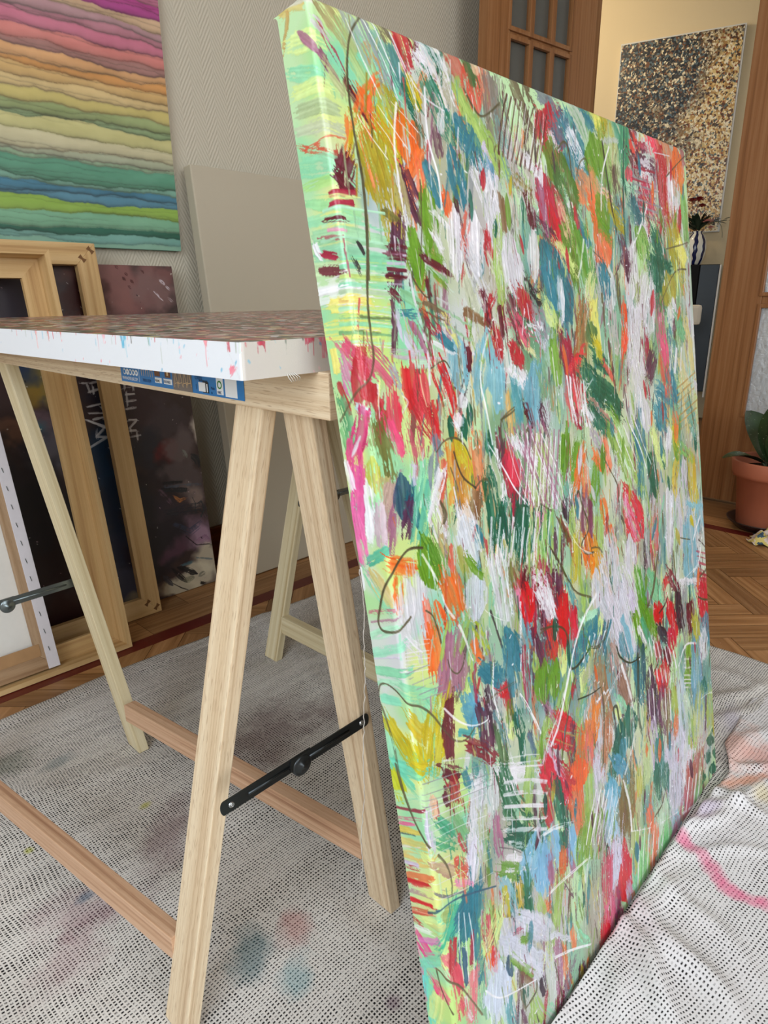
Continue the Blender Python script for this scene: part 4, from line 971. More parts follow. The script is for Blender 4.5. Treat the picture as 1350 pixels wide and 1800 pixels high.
# ================================================================== DROP CLOTHS
def cloth_mat(name, stains, px=.0049, py=.0046, ang=0, soil=.6, tight=.0, tint=(238, 235, 231)):
    t = NT(name); g = t.n('ShaderNodeNewGeometry').outputs['Position']
    w1_ = t.noise(g, 3.2, 2, .5, out=1); w2_ = t.noise(g, 16, 2, .5, out=1)
    off = t.n('ShaderNodeVectorMath', operation='SUBTRACT'); t.set(off, 0, w1_); off.inputs[1].default_value = (.5, .5, .5)
    sc1 = t.n('ShaderNodeVectorMath', operation='SCALE'); t.set(sc1, 0, off.outputs[0]); sc1.inputs['Scale'].default_value = .055
    off2 = t.n('ShaderNodeVectorMath', operation='SUBTRACT'); t.set(off2, 0, w2_); off2.inputs[1].default_value = (.5, .5, .5)
    sc2 = t.n('ShaderNodeVectorMath', operation='SCALE'); t.set(sc2, 0, off2.outputs[0]); sc2.inputs['Scale'].default_value = .008
    ad = t.n('ShaderNodeVectorMath', operation='ADD'); t.set(ad, 0, g); t.set(ad, 1, sc1.outputs[0])
    ad2 = t.n('ShaderNodeVectorMath', operation='ADD'); t.set(ad2, 0, ad.outputs[0]); t.set(ad2, 1, sc2.outputs[0])
    mp = t.mapv(ad2.outputs[0], (1, 1, 1), (0, 0, 0), (0, 0, ang))
    sp = t.n('ShaderNodeSeparateXYZ'); t.set(sp, 0, mp)
    u = t.math('DIVIDE', sp.outputs[0], px); v = t.math('DIVIDE', sp.outputs[1], py)
    # bands where the wefts close up, running along x
    cb_ = t.n('ShaderNodeCombineXYZ'); t.set(cb_, 0, t.math('MULTIPLY', sp.outputs[0], 1.2)); t.set(cb_, 1, t.math('MULTIPLY', sp.outputs[1], 30))
    band = t.noise(cb_.outputs[0], 1, 2)
    def pulse(x, lo, hi, soft=.10):
        fr = t.math('FRACT', x)
        a = t.n('ShaderNodeMapRange', interpolation_type='SMOOTHSTEP'); t.set(a, 0, fr); t.set(a, 1, lo-soft if not isinstance(lo, bpy.types.NodeSocket) else lo); t.set(a, 2, lo+soft if not isinstance(lo, bpy.types.NodeSocket) else t.math('ADD', lo, .16))
        b = t.n('ShaderNodeMapRange', interpolation_type='SMOOTHSTEP'); t.set(b, 0, fr); t.set(b, 1, hi-soft); t.set(b, 2, min(1, hi+soft)); t.set(b, 3, 1.0); t.set(b, 4, 0.0)
        return t.math('MULTIPLY', a.outputs[0], b.outputs[0])
    pu = pulse(u, .22+tight, .84-tight)
    lo_v = t.math('MULTIPLY', t.ramp(band, [(.38, (0, 0, 0)), (.62, (1, 1, 1))]), .26)
    pv = pulse(v, lo_v, .66-tight)
    hole = t.math('MULTIPLY', t.math('MULTIPLY', pu, pv), t.ramp(t.noise(g, 190, 2), [(.36, (.25, .25, .25)), (.5, (1, 1, 1))]))
    fib = t.noise(g, 900, 2)
    light = t.mix(fib, tuple(x*.86 for x in S(tint)), S(tint))
    grime = t.noise(g, 2.4, 4, .6)
    light = t.mix(t.ramp(grime, [(.42, (0, 0, 0)), (.75, (soil,)*3)]), light, S((168, 158, 148)))
    dark = t.mix(fib, S((18, 18, 20)), S((40, 38, 40)))
    seen = None
    for (x, y, r, c, am, st, an) in stains:
        d = t.n('ShaderNodeVectorMath', operation='LENGTH')
        mpp = t.mapv(t.mapv(g, (1, 1, 0), (-x, -y, 0)), (1/(r*st), 1/r, 0), (0, 0, 0))
        if an:
            mpp = t.mapv(t.mapv(t.mapv(g, (1, 1, 0), (-x, -y, 0)), (1, 1, 1), (0, 0, 0), (0, 0, -an)), (1/(r*st), 1/r, 0))
        t.set(d, 0, mpp)
        nn_ = t.math('MULTIPLY', t.math('SUBTRACT', t.noise(g, 25, 3, .6), .5), 1.6)
        k = t.math('MULTIPLY', t.math('SUBTRACT', 1.0, t.math('ADD', d.outputs[1], nn_)), 1.4, clamp=True)
        light = t.mix(t.math('MULTIPLY', k, am*.8), light, S(c))
        dark = t.mix(t.math('MULTIPLY', k, am*.35), dark, S(c))
    c = t.mix(hole, light, dark)
    h = t.math('ADD', t.math('MULTIPLY', t.math('SUBTRACT', 1.0, hole), 1.0), t.math('MULTIPLY', fib, .2))
    t.bump(h, .55, .0009)
    return t.fin(c, .95, .1)
def cloth(name, x0, x1, y0, y1, step, hfun, mat, edge=.004, skew=None):
    nx, ny = int((x1-x0)/step)+1, int((y1-y0)/step)+1
    X, Y = np.meshgrid(np.linspace(x0, x1, nx), np.linspace(y0, y1, ny))
    ex = .010*fnoise(Y*4+3, Y*0, 2)*np.clip((X-x0)/(x1-x0)*2-1, -1, 1)**4
    XX = X+ex; YY = Y+.012*fnoise(X*4, X*0+9, 2)*np.clip((Y-y0)/(y1-y0)*2-1, -1, 1)**4
    if skew: XX, YY = skew(XX, YY)
    Z = hfun(XX, YY)
    th = .0022
    V = np.concatenate([np.stack([XX.ravel(), YY.ravel(), Z.ravel()], 1), np.stack([XX.ravel(), YY.ravel(), Z.ravel()-th], 1)]).astype(np.float32)
    n = nx*ny; i = (np.arange(ny-1)[:, None]*nx+np.arange(nx-1)[None]).ravel()
    F = [np.stack([i, i+1, i+nx+1, i+nx], 1), np.stack([i+n, i+nx+n, i+nx+1+n, i+1+n], 1)]
    b = np.concatenate([np.arange(nx), np.arange(1, ny)*nx+nx-1, (ny-1)*nx+np.arange(nx-2, -1, -1), np.arange(ny-2, 0, -1)*nx]); b2 = np.roll(b, -1)
    F.append(np.stack([b, b+n, b2+n, b2], 1)); F = np.concatenate(F).astype(np.int32)
    me = bpy.data.meshes.new(name); me.vertices.add(2*n); me.vertices.foreach_set('co', V.ravel())
    me.loops.add(len(F)*4); me.loops.foreach_set('vertex_index', F.ravel()); me.polygons.add(len(F))
    me.polygons.foreach_set('loop_start', np.arange(0, len(F)*4, 4, dtype=np.int32)); me.polygons.foreach_set('use_smooth', np.ones(len(F), bool)); me.update(calc_edges=True)
    return link(name, me, mat)
def ridge(X, Y, x1, y1, x2, y2, h, w):
    dx, dy = x2-x1, y2-y1; L = math.hypot(dx, dy); dx /= L; dy /= L
    t = (X-x1)*dx+(Y-y1)*dy; d = (X-x1)*dy-(Y-y1)*dx; tt = np.clip(t/L, 0, 1)
    d = d+.006*np.sin(t*40+x1*90)
    over = np.where(t < 0, -t, np.where(t > L, t-L, 0))
    return h*np.exp(-(d/w)**2)*np.exp(-(over/(w*1.5))**2)*(.35+.65*np.sin(PI*np.clip(tt*.8+.15, 0, 1)))
def calm(X, Y):
    """1 far from every trestle foot, 0 beneath it"""
    m = np.ones_like(X)
    for fx, fy in ((.235, .565), (.518, .51), (.44, 1.08), (.16, 1.19), (.815, 1.16), (1.2, 1.16), (.815, .60), (1.2, .60)):
        m = m*(1-np.exp(-(((X-fx)**2+(Y-fy)**2)/.05**2)))
    return m
RIDGES = [(0.9334, 1.3902, 0.8186, 1.0023, 0.006, 0.03), (0.3642, 0.8247, 0.5352, 0.7897, 0.006, 0.03), (0.2337, 1.1066, 0.4676, 1.0111, 0.004, 0.03), (0.4596, 0.4291, 0.4683, 0.5934, 0.004, 0.03),
          (1.4657, 0.3851, 1.4554, 0.2800, 0.006, 0.02), (1.3332, 0.3481, 1.4793, 0.2866, 0.008, 0.015), (1.2716, 0.3194, 1.4163, 0.2692, 0.006, 0.012), (0.9935, 1.2064, 0.9921, 1.0368, 0.006, 0.02)]
def h1(X, Y):
    z = .0034+.0016*(1+fnoise(X*5, Y*7, 2))*calm(X, Y)*.6
    for r in RIDGES: z = z+ridge(X, Y, *r)*calm(X, Y)
    z = z+.0022*np.exp(-((Y-1.338)/.006)**2)-.0012*np.exp(-((Y-1.328)/.004)**2)     # hem
    # under the big canvas the cloth is pressed flat
    z = np.where((Y > .22) & (Y < .325) & (X > .33) & (X < 1.17), .0028, z)
    z = np.where((Y < .24) & (X > .40) & (X < 1.45), np.minimum(z, .0034), z)
    return np.clip(z, .0026, .05)
RIDGES2 = [(0.7031, 0.2434, 0.6325, 0.1483, 0.022, 0.016), (0.7416, 0.2215, 0.6826, 0.0961, 0.016, 0.016), (0.6525, 0.2385, 0.5961, 0.1863, 0.012, 0.02), (0.8165, 0.2287, 0.7492, 0.0845, 0.007, 0.014), (0.8839, 0.2472, 0.9785, 0.1480, 0.005, 0.01),
           (1.0522, 0.2561, 1.0545, 0.1690, 0.01, 0.012), (0.9982, 0.2462, 1.1410, 0.1930, 0.008, 0.01), (1.1658, 0.2756, 1.3055, 0.2385, 0.007, 0.014), (1.1541, 0.2428, 1.1972, 0.2085, 0.008, 0.01), (0.9239, 0.2541, 1.0435, 0.2171, 0.008, 0.01), (0.7523, 0.2420, 0.8276, 0.2170, 0.008, 0.014)]
def h2(X, Y):
    z = .0075+.0012*fnoise(X*6+4, Y*8, 2)
    for r in RIDGES2: z = z+ridge(X, Y, *r)
    d_ = np.clip(.2455+.029*(X-.3734)-Y, 0, 1)
    z = z+(.009+.004*fnoise(X*14, X*0+5, 2))*np.exp(-(d_/.014)**2)*(X < 1.16)
    return np.clip(z, .0070, .06)
ST1 = [(*(0.3392, 0.5772), .035, (70, 120, 130), .75, 1.6, .8), (*(0.3630, 0.5139), .03, (110, 170, 180), .6, 1.3, .8), (*(0.4029, 0.5696), .028, (196, 120, 116), .6, 1.3, .8),
       (*(0.6211, 0.9220), .10, (104, 62, 66), .6, 1.6, .6), (*(0.3701, 0.8353), .05, (124, 84, 100), .55, 2.2, .7), (*(0.2203, 0.7988), .05, (150, 98, 116), .5, 1.8, -.6), (*(0.1816, 0.7419), .05, (150, 90, 110), .4, 1.5, .4),
       (*(0.2381, 1.2071), .05, (90, 104, 80), .6, 1.5, 0), (*(0.3744, 0.9276), .01, (190, 190, 60), .8, 1.3, 0), (*(0.2042, 0.9680), .009, (200, 205, 60), .8, 1, 0), (*(0.4224, 0.4038), .012, (110, 60, 100), .6, 1, 0), (*(0.7733, 0.8959), .06, (110, 70, 74), .5, 1.5, 0),
       (*(0.2289, 0.8192), .012, (60, 110, 140), .7, 1.4, 0), (*(1.2795, 0.2923), .03, (170, 160, 190), .5, 3, .4), (*(0.3156, 1.1481), .02, (90, 120, 130), .5, 2, .3)]
ST2 = [(*(0.9057, 0.2403), .016, (236, 124, 162), .6, 1, 0), (*(0.8946, 0.2127), .016, (240, 118, 160), .7, 1, 0), (*(0.8767, 0.1841), .016, (240, 110, 156), .75, 1, 0), (*(0.8679, 0.1582), .016, (240, 114, 158), .75, 1, 0), (*(0.8726, 0.1345), .016, (240, 120, 160), .75, 1, 0), (*(0.9099, 0.2522), .018, (236, 120, 160), .7, 1, 0), (*(0.9028, 0.2274), .018, (240, 130, 166), .7, 1, 0), (*(0.8865, 0.1986), .018, (240, 110, 156), .8, 1, 0), (*(0.8691, 0.1708), .017, (240, 110, 156), .8, 1, 0), (*(0.8687, 0.1466), .018, (240, 120, 160), .8, 1, 0), (*(0.8778, 0.1237), .018, (240, 120, 160), .8, 1, 0), (*(1.2007, 0.2622), .05, (240, 176, 156), .7, 2.2, .3),
       (*(1.1217, 0.2235), .018, (240, 170, 140), .9, 4.5, -.5), (*(1.2021, 0.2146), .04, (232, 170, 160), .7, 1.5, 0), (*(0.9982, 0.2462), .02, (190, 170, 210), .5, 2, 0), (*(1.1043, 0.1915), .02, (235, 215, 150), .6, 2, 0)]
M['cloth'] = cloth_mat('woven_drop_cloth', ST1)
M['cloth2'] = cloth_mat('stained_woven_drop_cloth', ST2, .0052, .0049, .12, .15, .06, (238, 236, 238))
c1 = cloth('drop_cloth', -1.0, 1.572, -.75, 1.372, .0075, h1, M['cloth']); tag(c1, 'black and white woven drop cloth spread over the parquet under the trestles', 'drop cloth')
def hug(X, Y):
    """far edge of the cloth runs along the foot of the canvas, then away to the right"""
    edge_ = np.where(X < 1.125, .2455+.029*(X-.3734), .2673+.03*np.clip((X-1.125)/.08, 0, 1))
    f_ = np.clip((Y+.10)/.34, 0, 1.05)
    return X, Y+(edge_-.240)*f_-np.clip(Y-.2385, 0, 1)*.9
c2 = cloth('drop_cloth', .40, 1.43, -.75, .240, .005, h2, M['cloth2'], skew=hug); tag(c2, 'crumpled drop cloth with pink and peach paint stains, bunched along the big canvas', 'drop cloth')

# ================================================================== TRESTLES
def q4(x, y, z, dx, dy): return [(x, y, z), (x+dx, y, z), (x+dx, y+dy, z), (x, y+dy, z)]
def screw(root, p, n, r=.0035):
    n = Vector(n).normalized(); m = n.to_track_quat('Z', 'Y').to_matrix().to_4x4(); m.translation = Vector(p)
    o = lathe('screw', [(0, .0016), (r*.4, .0016), (r*.42, .0008), (r*.55, .0008), (r*.6, .0015), (r*.85, .001), (r, -.002)], M['zinc'], root, 14); o.data.transform(m); return o
def brace(root, a, b, y, mat):
    """two hinged steel links between points a,b (x,z) in the plane Y=y"""
    A, B = Vector((a[0], y, a[1])), Vector((b[0], y, b[1])); mid = (A+B)/2; d = (B-A).normalized(); up = Vector((0, 1, 0)).cross(d)*-1
    if up.z < 0: up = -up
    for k, (p, q, off) in enumerate(((A-d*.008, mid+d*.012, 0), (mid-d*.012, B+d*.008, .0016))):
        bm = bmesh.new(); w = .0080
        n = 10; outline = []
        for s_ in range(n+1):
            t_ = -PI/2+PI*s_/n; outline.append(q+d*(w*.5*math.cos(t_))+up*(w*math.sin(t_)))
        for s_ in range(n+1):
            t_ = PI/2+PI*s_/n; outline.append(p+d*(w*.5*math.cos(t_))+up*(w*math.sin(t_)))
        vs_ = [bm.verts.new(v+Vector((0, -off, 0))) for v in outline]
        f = bm.faces.new(vs_); ex = bmesh.ops.extrude_face_region(bm, geom=[f])
        for g_ in ex['geom']:
            if isinstance(g_, bmesh.types.BMVert): g_.co.y -= .0014
        lk = from_bm('brace_link', bm, mat, root)
        # pressed rib
        L = (q-p).length
        rp = [p+d*(.028 if k == 0 else .022)+Vector((0, -off-.0014, 0)), q-d*(.028)+Vector((0, -off-.0014, 0))]
        tb = tube('pressed_rib', [rp[0], rp[1]], .0017, mat, lk)
    pv = mid+Vector((0, -.003, 0))-up*.006
    m = Matrix.Translation(pv) @ Vector((0, -1, 0)).to_track_quat('Z', 'Y').to_matrix().to_4x4()
    h = lathe('hinge_disc', [(0, .004), (.003, .0038), (.0036, .0015), (.0105, .0012), (.0125, 0), (.0125, -.004), (0, -.004)], mat, root, 28); h.data.transform(m)
    screw(root, A+Vector((0, -.0016, 0)), (0, -1, 0)); screw(root, B+Vector((0, -.0032, 0)), (0, -1, 0))
def leg(root, foot, top, dx, dy, mat):
    return bar('leg', q4(foot[0], foot[1], foot[2], dx, dy), q4(top[0], top[1], top[2], dx, dy), mat, root, .0015)
FZ = .0045
T1 = empty('trestle', (.39, .8, 0)); bpy.context.view_layer.update()
tag(T1, 'pine sawhorse trestle nearest the camera, with a blue product sticker on its beam', 'trestle', 'wooden trestles')
T1c = []
Z0 = .7085
# beam: two boards hinged together
T1c.append(bar('beam', [(.378, .432, Z0), (.399, .432, Z0), (.399, .432, .7495), (.378, .432, .7495)], [(.378, 1.40, Z0), (.399, 1.40, Z0), (.399, 1.40, .7495), (.378, 1.40, .7495)], M['pine'], None))
T1c.append(bar('beam', [(.4005, .432, Z0), (.421, .432, Z0), (.421, .432, .7495), (.4005, .432, .7495)], [(.4005, 1.40, Z0), (.421, 1.40, Z0), (.421, 1.40, .7495), (.4005, 1.40, .7495)], M['pine'], None))
tops = .7088
T1c.append(leg(None, (.225, .541, FZ), (.379, .531, tops), .018, .045, M['pine']))     # near right
T1c.append(leg(None, (.508, .487, FZ), (.402, .487, tops), .018, .044, M['pine']))     # far right
T1c.append(leg(None, (.431, 1.060, FZ), (.3815, 1.262, tops), .020, .043, M['pine_pale'])) # far left
T1c.append(leg(None, (.150, 1.170, FZ), (.360, 1.335, tops), .020, .043, M['pine']))      # near left (out of frame)
T1c.append(bar('cross_rail', [(.4945, .531, .078), (.516, .531, .078), (.516, .531, .112), (.4945, .531, .112)], [(.4185, 1.068, .078), (.440, 1.068, .078), (.440, 1.068, .112), (.4185, 1.068, .112)], M['pine_red'], None))
T1c.append(bar('cross_rail', [(.243, .583, .078), (.262, .583, .078), (.262, .583, .112), (.243, .583, .112)], [(.154, 1.18, .078), (.173, 1.18, .078), (.173, 1.18, .112), (.154, 1.18, .112)], M['pine_red'], None))
for o in T1c: adopt(o, T1)
def brace_grp(*a):
    before = set(bpy.data.objects); r_ = empty('folding_brace'); brace(r_, *a); return r_
def brace_to(T, *a):
    r_ = empty('folding_brace', T.location); bpy.context.view_layer.update()
    tmp = empty('tmp'); brace(tmp, *a); bpy.context.view_layer.update()
    for ch_ in list(tmp.children): ch_.parent = T; ch_.matrix_parent_inverse = T.matrix_world.inverted()
    bpy.data.objects.remove(tmp); bpy.data.objects.remove(r_)
brace_to(T1, (.279, .337), (.455, .341), .4855, M['steel'])
brace_to(T1, (0.180, 0.309), (0.421, 0.313), 1.2075, M['steel_light'])
scr = screw(None, (0.4248, 1.0660, 0.1043), (-.3, -1, .3), .003); adopt(scr, T1)
# sticker on the beam
SX = .3775
ys0, ys1 = 0.8199, 0.5568
zb = .7135
M['st_blue'] = plain('sticker_blue', S((22, 118, 186)), .35); M['st_dkblue'] = plain('sticker_navy', S((14, 62, 110)), .4); M['st_white'] = plain('sticker_white', S((236, 240, 242)), .4)
M['st_brown'] = plain('sticker_brown', S((112, 72, 44)), .5); M['st_photo'] = plain('sticker_photo_grey', S((120, 110, 104)), .5); M['st_wood'] = plain('sticker_wood_print', S((214, 184, 140)), .5); M['st_green'] = plain('sticker_green', S((60, 140, 60)), .5); M['st_black'] = plain('sticker_black', S((24, 26, 28)), .5)
STK = empty('label_sticker', (SX, (ys0+ys1)/2, zb)); bpy.context.view_layer.update(); adopt(STK, T1)
LEN = ys0-ys1
def st(u0, v0, u1, v1, mat, dz=.0002, name='print'):
    """u 0..1 left->right along sticker, v metres above the lower edge"""
    ya, yb = ys0-u0*LEN, ys0-u1*LEN
    o = box(name, (SX-.0002-dz, yb, zb+v0), (SX-.0002-dz+.00015, ya, zb+v1), M[mat]); adopt(o, STK); return o
st(0, 0, 1, .031, 'st_blue', 0, 'backing')
def text(body, u, v, size, mat, sx=1.0, dz=.0006):
    c_ = bpy.data.curves.new('text', 'FONT'); c_.body = body; c_.size = size; c_.align_x = 'LEFT'; c_.extrude = .00005
    o = bpy.data.objects.new('lettering', c_); col.objects.link(o)
    dg = bpy.context.evaluated_depsgraph_get(); me = bpy.data.meshes.new_from_object(o.evaluated_get(dg)); bpy.data.objects.remove(o)
    me.transform(Matrix(((0, 0, -1, 0), (-sx, 0, 0, 0), (0, 1, 0, 0), (0, 0, 0, 1))))
    o = link('lettering', me, M[mat]); o.location = (SX-dz, ys0-u*LEN, zb+v); bpy.context.view_layer.update(); adopt(o, STK); return o
text('WWW.ASTRITLINE.COM', .014, .0026, .0056, 'st_white', .64)
for k in range(5):
    cx_, cz_ = ys0-(.040+k*.029)*LEN, zb+.0122
    m = Matrix.Translation((SX-.0004, cx_, cz_)) @ Matrix.Rotation(-PI/2, 4, 'Y')
    o = lathe('social_badge', [(0, .0002), (.0036, .0002), (.0037, 0)], M['st_white'], None, 20); o.data.transform(m); adopt(o, STK)
    o = lathe('badge_glyph', [(0, .0004), ((.0024, .0012, .0022, .002, .0016)[k], .0004), (.0025, .0002)][:2]+[((.0024, .0012, .0022, .002, .0016)[k], .0002)], M['st_blue'], None, (4, 3, 12, 4, 3)[k]+2); o.data.transform(m); adopt(o, STK)
st(.178, .002, .180, .020, 'st_white')
for k in range(3):
    st(.205+k*.04, .010, .208+k*.04, .026, 'st_wood', .0003); st(.225+k*.04, .010, .228+k*.04, .026, 'st_wood', .0003); st(.205+k*.04, .017, .228+k*.04, .018, 'st_wood', .0003)
text('TRESTLE 75CM', .212, .0035, .0050, 'st_dkblue', .6)
st(.325, .012, .372, .030, 'st_brown'); st(.325, .0045, .385, .0105, 'st_white'); text('4x(2cm)', .330, .0058, .0048, 'st_black', .6, .0008)
st(.415, .012, .462, .030, 'st_brown'); st(.432, .014, .446, .020, 'st_wood', .0004); st(.402, .0045, .472, .0105, 'st_white'); text('FOLD NEED', .406, .0058, .0044, 'st_dkblue', .62, .0008)
st(.48, 0, .635, .031, 'st_photo', .0003)
bm = bmesh.new()
trs = []
for du, dv in ((0, 0), (.070, .001)):
    trs += [(.494+du, .003+dv, .510+du, .021+dv), (.524+du, .003+dv, .510+du, .021+dv), (.530+du, .005+dv, .546+du, .024+dv), (.560+du, .005+dv, .546+du, .024+dv), (.510+du, .021+dv, .546+du, .024+dv), (.497+du, .007+dv, .533+du, .009+dv), (.521+du, .007+dv, .557+du, .009+dv)]
for (u0, v0, u1, v1) in trs:
    ya, yb = ys0-u0*LEN, ys0-u1*LEN; w_ = .0004
    dd_ = Vector((0, yb-ya, v1-v0)).normalized(); pr = Vector((0, -dd_.z, dd_.y))*w_; A_, B_ = Vector((SX-.0008, ya, zb+v0)), Vector((SX-.0008, yb, zb+v1))
    bm.faces.new([bm.verts.new(p_) for p_ in (A_-pr, B_-pr, B_+pr, A_+pr)])
o = from_bm('trestle_picture', bm, M['st_wood']); adopt(o, STK)
st(.655, .022, .80, .030, 'st_white'); text('TRESTLE STAND', .662, .0238, .0055, 'st_dkblue', .6, .0008)
text('COUPLE', .66, .015, .0055, 'st_dkblue', .7)
st(.685, .003, .735, .0125, 'st_white', .0004); st(.715, .002, .758, .0135, 'st_black', .0003)
for k in range(6): st(.69+k*.011, .0135, .696+k*.011, .015, 'st_black', .0003)
st(.745, .003, .752, .0115, 'st_white', .0006); text('1', .660, .0045, .008, 'st_dkblue', .9)
text('Made\nin', .775, .0065, .0045, 'st_dkblue', .7)
st(.815, .0025, .862, .0195, 'st_white'); 
m = Matrix.Translation((SX-.0004, ys0-.838*LEN, zb+.0125)) @ Matrix.Rotation(-PI/2, 4, 'Y')
o = lathe('green_mark', [(.0028, .0004), (.0042, .0004), (.0042, .0002)], M['st_green'], None, 20); o.data.transform(m); adopt(o, STK)
text('INRC', .822, .0035, .0040, 'st_dkblue', .8, .0008)
st(.875, .0015, .955, .022, 'st_white')

# second trestle, farther away, carrying the other side of the table painting
T2 = empty('trestle', (1.01, .8, 0)); bpy.context.view_layer.update()
tag(T2, 'pine sawhorse trestle standing behind, under the far side of the table painting', 'trestle', 'wooden trestles')
L_ = []
L_.append(bar('beam', [(.985, .48, Z0), (1.005, .48, Z0), (1.005, .48, .7495), (.985, .48, .7495)], [(.985, 1.30, Z0), (1.005, 1.30, Z0), (1.005, 1.30, .7495), (.985, 1.30, .7495)], M['pine_pale'], None))
L_.append(bar('beam', [(1.0065, .48, Z0), (1.0265, .48, Z0), (1.0265, .48, .7495), (1.0065, .48, .7495)], [(1.0065, 1.30, Z0), (1.0265, 1.30, Z0), (1.0265, 1.30, .7495), (1.0065, 1.30, .7495)], M['pine_pale'], None))
for f_, t_ in (((.807, 1.140, FZ), (.987, 1.140, tops)), ((1.19, 1.185, FZ), (1.005, 1.185, tops)), ((.812, .585, FZ), (.987, .585, tops)), ((1.19, .54, FZ), (1.005, .54, tops))):
    L_.append(leg(None, f_, t_, .018, .044, M['pine_pale']))
L_.append(bar('cross_rail', [(.834, .629, .070), (.855, .629, .070), (.855, .629, .112), (.834, .629, .112)], [(.829, 1.14, .070), (.850, 1.14, .070), (.850, 1.14, .112), (.829, 1.14, .112)], M['pine_pale'], None))
L_.append(bar('cross_rail', [(1.158, .584, .070), (1.179, .584, .070), (1.179, .584, .112), (1.158, .584, .112)], [(1.158, 1.185, .070), (1.179, 1.185, .070), (1.179, 1.185, .112), (1.158, 1.185, .112)], M['pine_pale'], None))
for o in L_: adopt(o, T2)
brace_to(T2, (.905, .37), (1.105, .37), 1.1385, M['steel_light'])
brace_to(T2, (.905, .35), (1.105, .35), .5385, M['steel_light'])

# ================================================================== TABLE PAINTING
TB_M = frame_mat((.2985, .441, .7502), (math.cos(math.radians(3.2)), math.sin(math.radians(3.2)), 0))
TS, TT = 1.0, .0278
TBL = empty('speckled_painting'); TBL.matrix_world = TB_M; bpy.context.view_layer.update()
tag(TBL, 'densely speckled multicoloured painting lying flat on the two trestles, with white dripped edges', 'painting')
t = NT('speckled_paint'); o_ = t.coord('Object')
v = t.n('ShaderNodeTexVoronoi', ins={'Scale': 88.0, 'Randomness': 1.0}); t.set(v, 'Vector', t.n('ShaderNodeVectorMath', operation='ADD', ins={0: o_, 1: t.mapv(t.noise(o_, 60, 2, out=1), (.012, .012, 0))}).outputs[0])
sc_ = t.n('ShaderNodeSeparateColor'); t.set(sc_, 0, v.outputs['Color'])
c = t.ramp(sc_.outputs[0], [(0, S((74, 54, 48))), (.17, S((150, 76, 80))), (.3, S((196, 140, 130))), (.42, S((96, 100, 84))), (.55, S((200, 190, 180))), (.64, S((130, 92, 66))), (.74, S((70, 84, 84))), (.84, S((206, 70, 84))), (.90, S((226, 214, 160))), (.95, S((220, 224, 228)))], 'CONSTANT')
big_ = t.noise(o_, 7, 2)
c = t.mix(t.ramp(big_, [(.5, (0, 0, 0)), (.8, (.45, .45, .45))]), c, S((206, 150, 148)))
v2 = t.n('ShaderNodeTexVoronoi', ins={'Scale': 32.0}); t.set(v2, 'Vector', o_); sc2_ = t.n('ShaderNodeSeparateColor'); t.set(sc2_, 0, v2.outputs['Color'])
k_ = t.math('MULTIPLY', t.math('LESS_THAN', v2.outputs['Distance'], .10), t.math('GREATER_THAN', sc2_.outputs[1], .86))
c = t.mix(k_, c, S((190, 226, 60)))
t.bump(sc_.outputs[1], .8, .004)
M['speckled_top'] = t.fin(c, .28, .6)
top = box('painted_top', (.0015, .0015, TT-.004), (TS-.001, TS-.001, TT), M['speckled_top'], TBL)
box('canvas_body', (.001, .001, .0), (TS, TS, TT-.0035), M['white_canvas'], TBL)
def edge_strip(name, L, fn, base, seed, drips):
    P_ = Paint(0, L, 0, TT+.001, 1100, base); r_ = np.random.RandomState(seed)
    for k in range(int(L*70)):
        x = r_.uniform(0, L); c_ = [(226, 120, 130), (120, 190, 220), (200, 90, 100), (190, 200, 190), (90, 84, 80)][r_.randint(5)]
        ln_ = r_.exponential(.004)+.001; P_.stroke([(x, 0), (x+.0003, ln_)], r_.uniform(.001, .0022), c_, .9, .15, 'flat', .2)
    for x, ln_, w_, c_ in drips:
        P_.stroke([(x, -.001), (x, .002)], w_*2.6, c_, .95, .1, 'flat', .2); P_.stroke([(x, 0), (x+.0006, ln_*.6), (x+.0003, ln_)], w_, c_, .85, .2, 'flat', .3)
    for k in range(int(L*40)):
        x, y = r_.uniform(0, L), r_.uniform(.004, TT); P_.stroke([(x, y), (x+.0008, y+.0012)], r_.uniform(.001, .0032), [(236, 150, 160), (110, 180, 214), (240, 190, 200)][r_.randint(3)], .8, .2, 'flat', .2)
    return P_, fn
dr = [(.555, .016, .0016, (214, 60, 84)), (.49, .021, .0022, (70, 170, 214)), (.585, .007, .0018, (230, 140, 160)), (.36, .018, .0028, (240, 176, 176)), (.33, .010, .0016, (226, 130, 130)), (.30, .009, .0016, (226, 130, 130)), (.175, .008, .0042, (90, 180, 216)), (.17, .019, .0014, (110, 190, 220)), (.045, .020, .0022, (240, 150, 160)), (.21, .008, .0028, (240, 190, 200)), (.13, .006, .0016, (120, 170, 160)), (.10, .014, .001, (190, 200, 200)), (.015, .003, .002, (210, 110, 120))]
P_, _ = edge_strip('e', TS, None, (226, 230, 236), 5, dr)
P_.stroke([(.012, .020), (.014, .022)], .007, (238, 120, 140), .9, .15); P_.stroke([(.020, .001), (.004, .027)], .0012, (206, 206, 206), .7, .3)
def m1(s, v, z):
    a_ = np.clip((.003-s)/.003, 0, 1); return np.stack([-z+.0028*a_**2, s, TT-v], 1)
o = P_.mesh('canvas_edge', m1, VM, TBL, .0006)
P_, _ = edge_strip('e2', TS, None, (206, 201, 194), 8, [(.02, .003, .003, (190, 60, 80)), (.075, .014, .0016, (200, 70, 90)), (.09, .004, .008, (226, 110, 130)), (.07, .003, .004, (206, 90, 110)), (.13, .020, .0016, (226, 222, 190)), (.045, .012, .0011, (120, 130, 120))])  # base darker and warmer than the front edge: this side's shade painted in
def m2(s, v, z):
    a_ = np.clip((.003-s)/.003, 0, 1); return np.stack([s, -z+.0028*a_**2, TT-v], 1)
o = P_.mesh('canvas_edge', m2, VM, TBL, .0010)
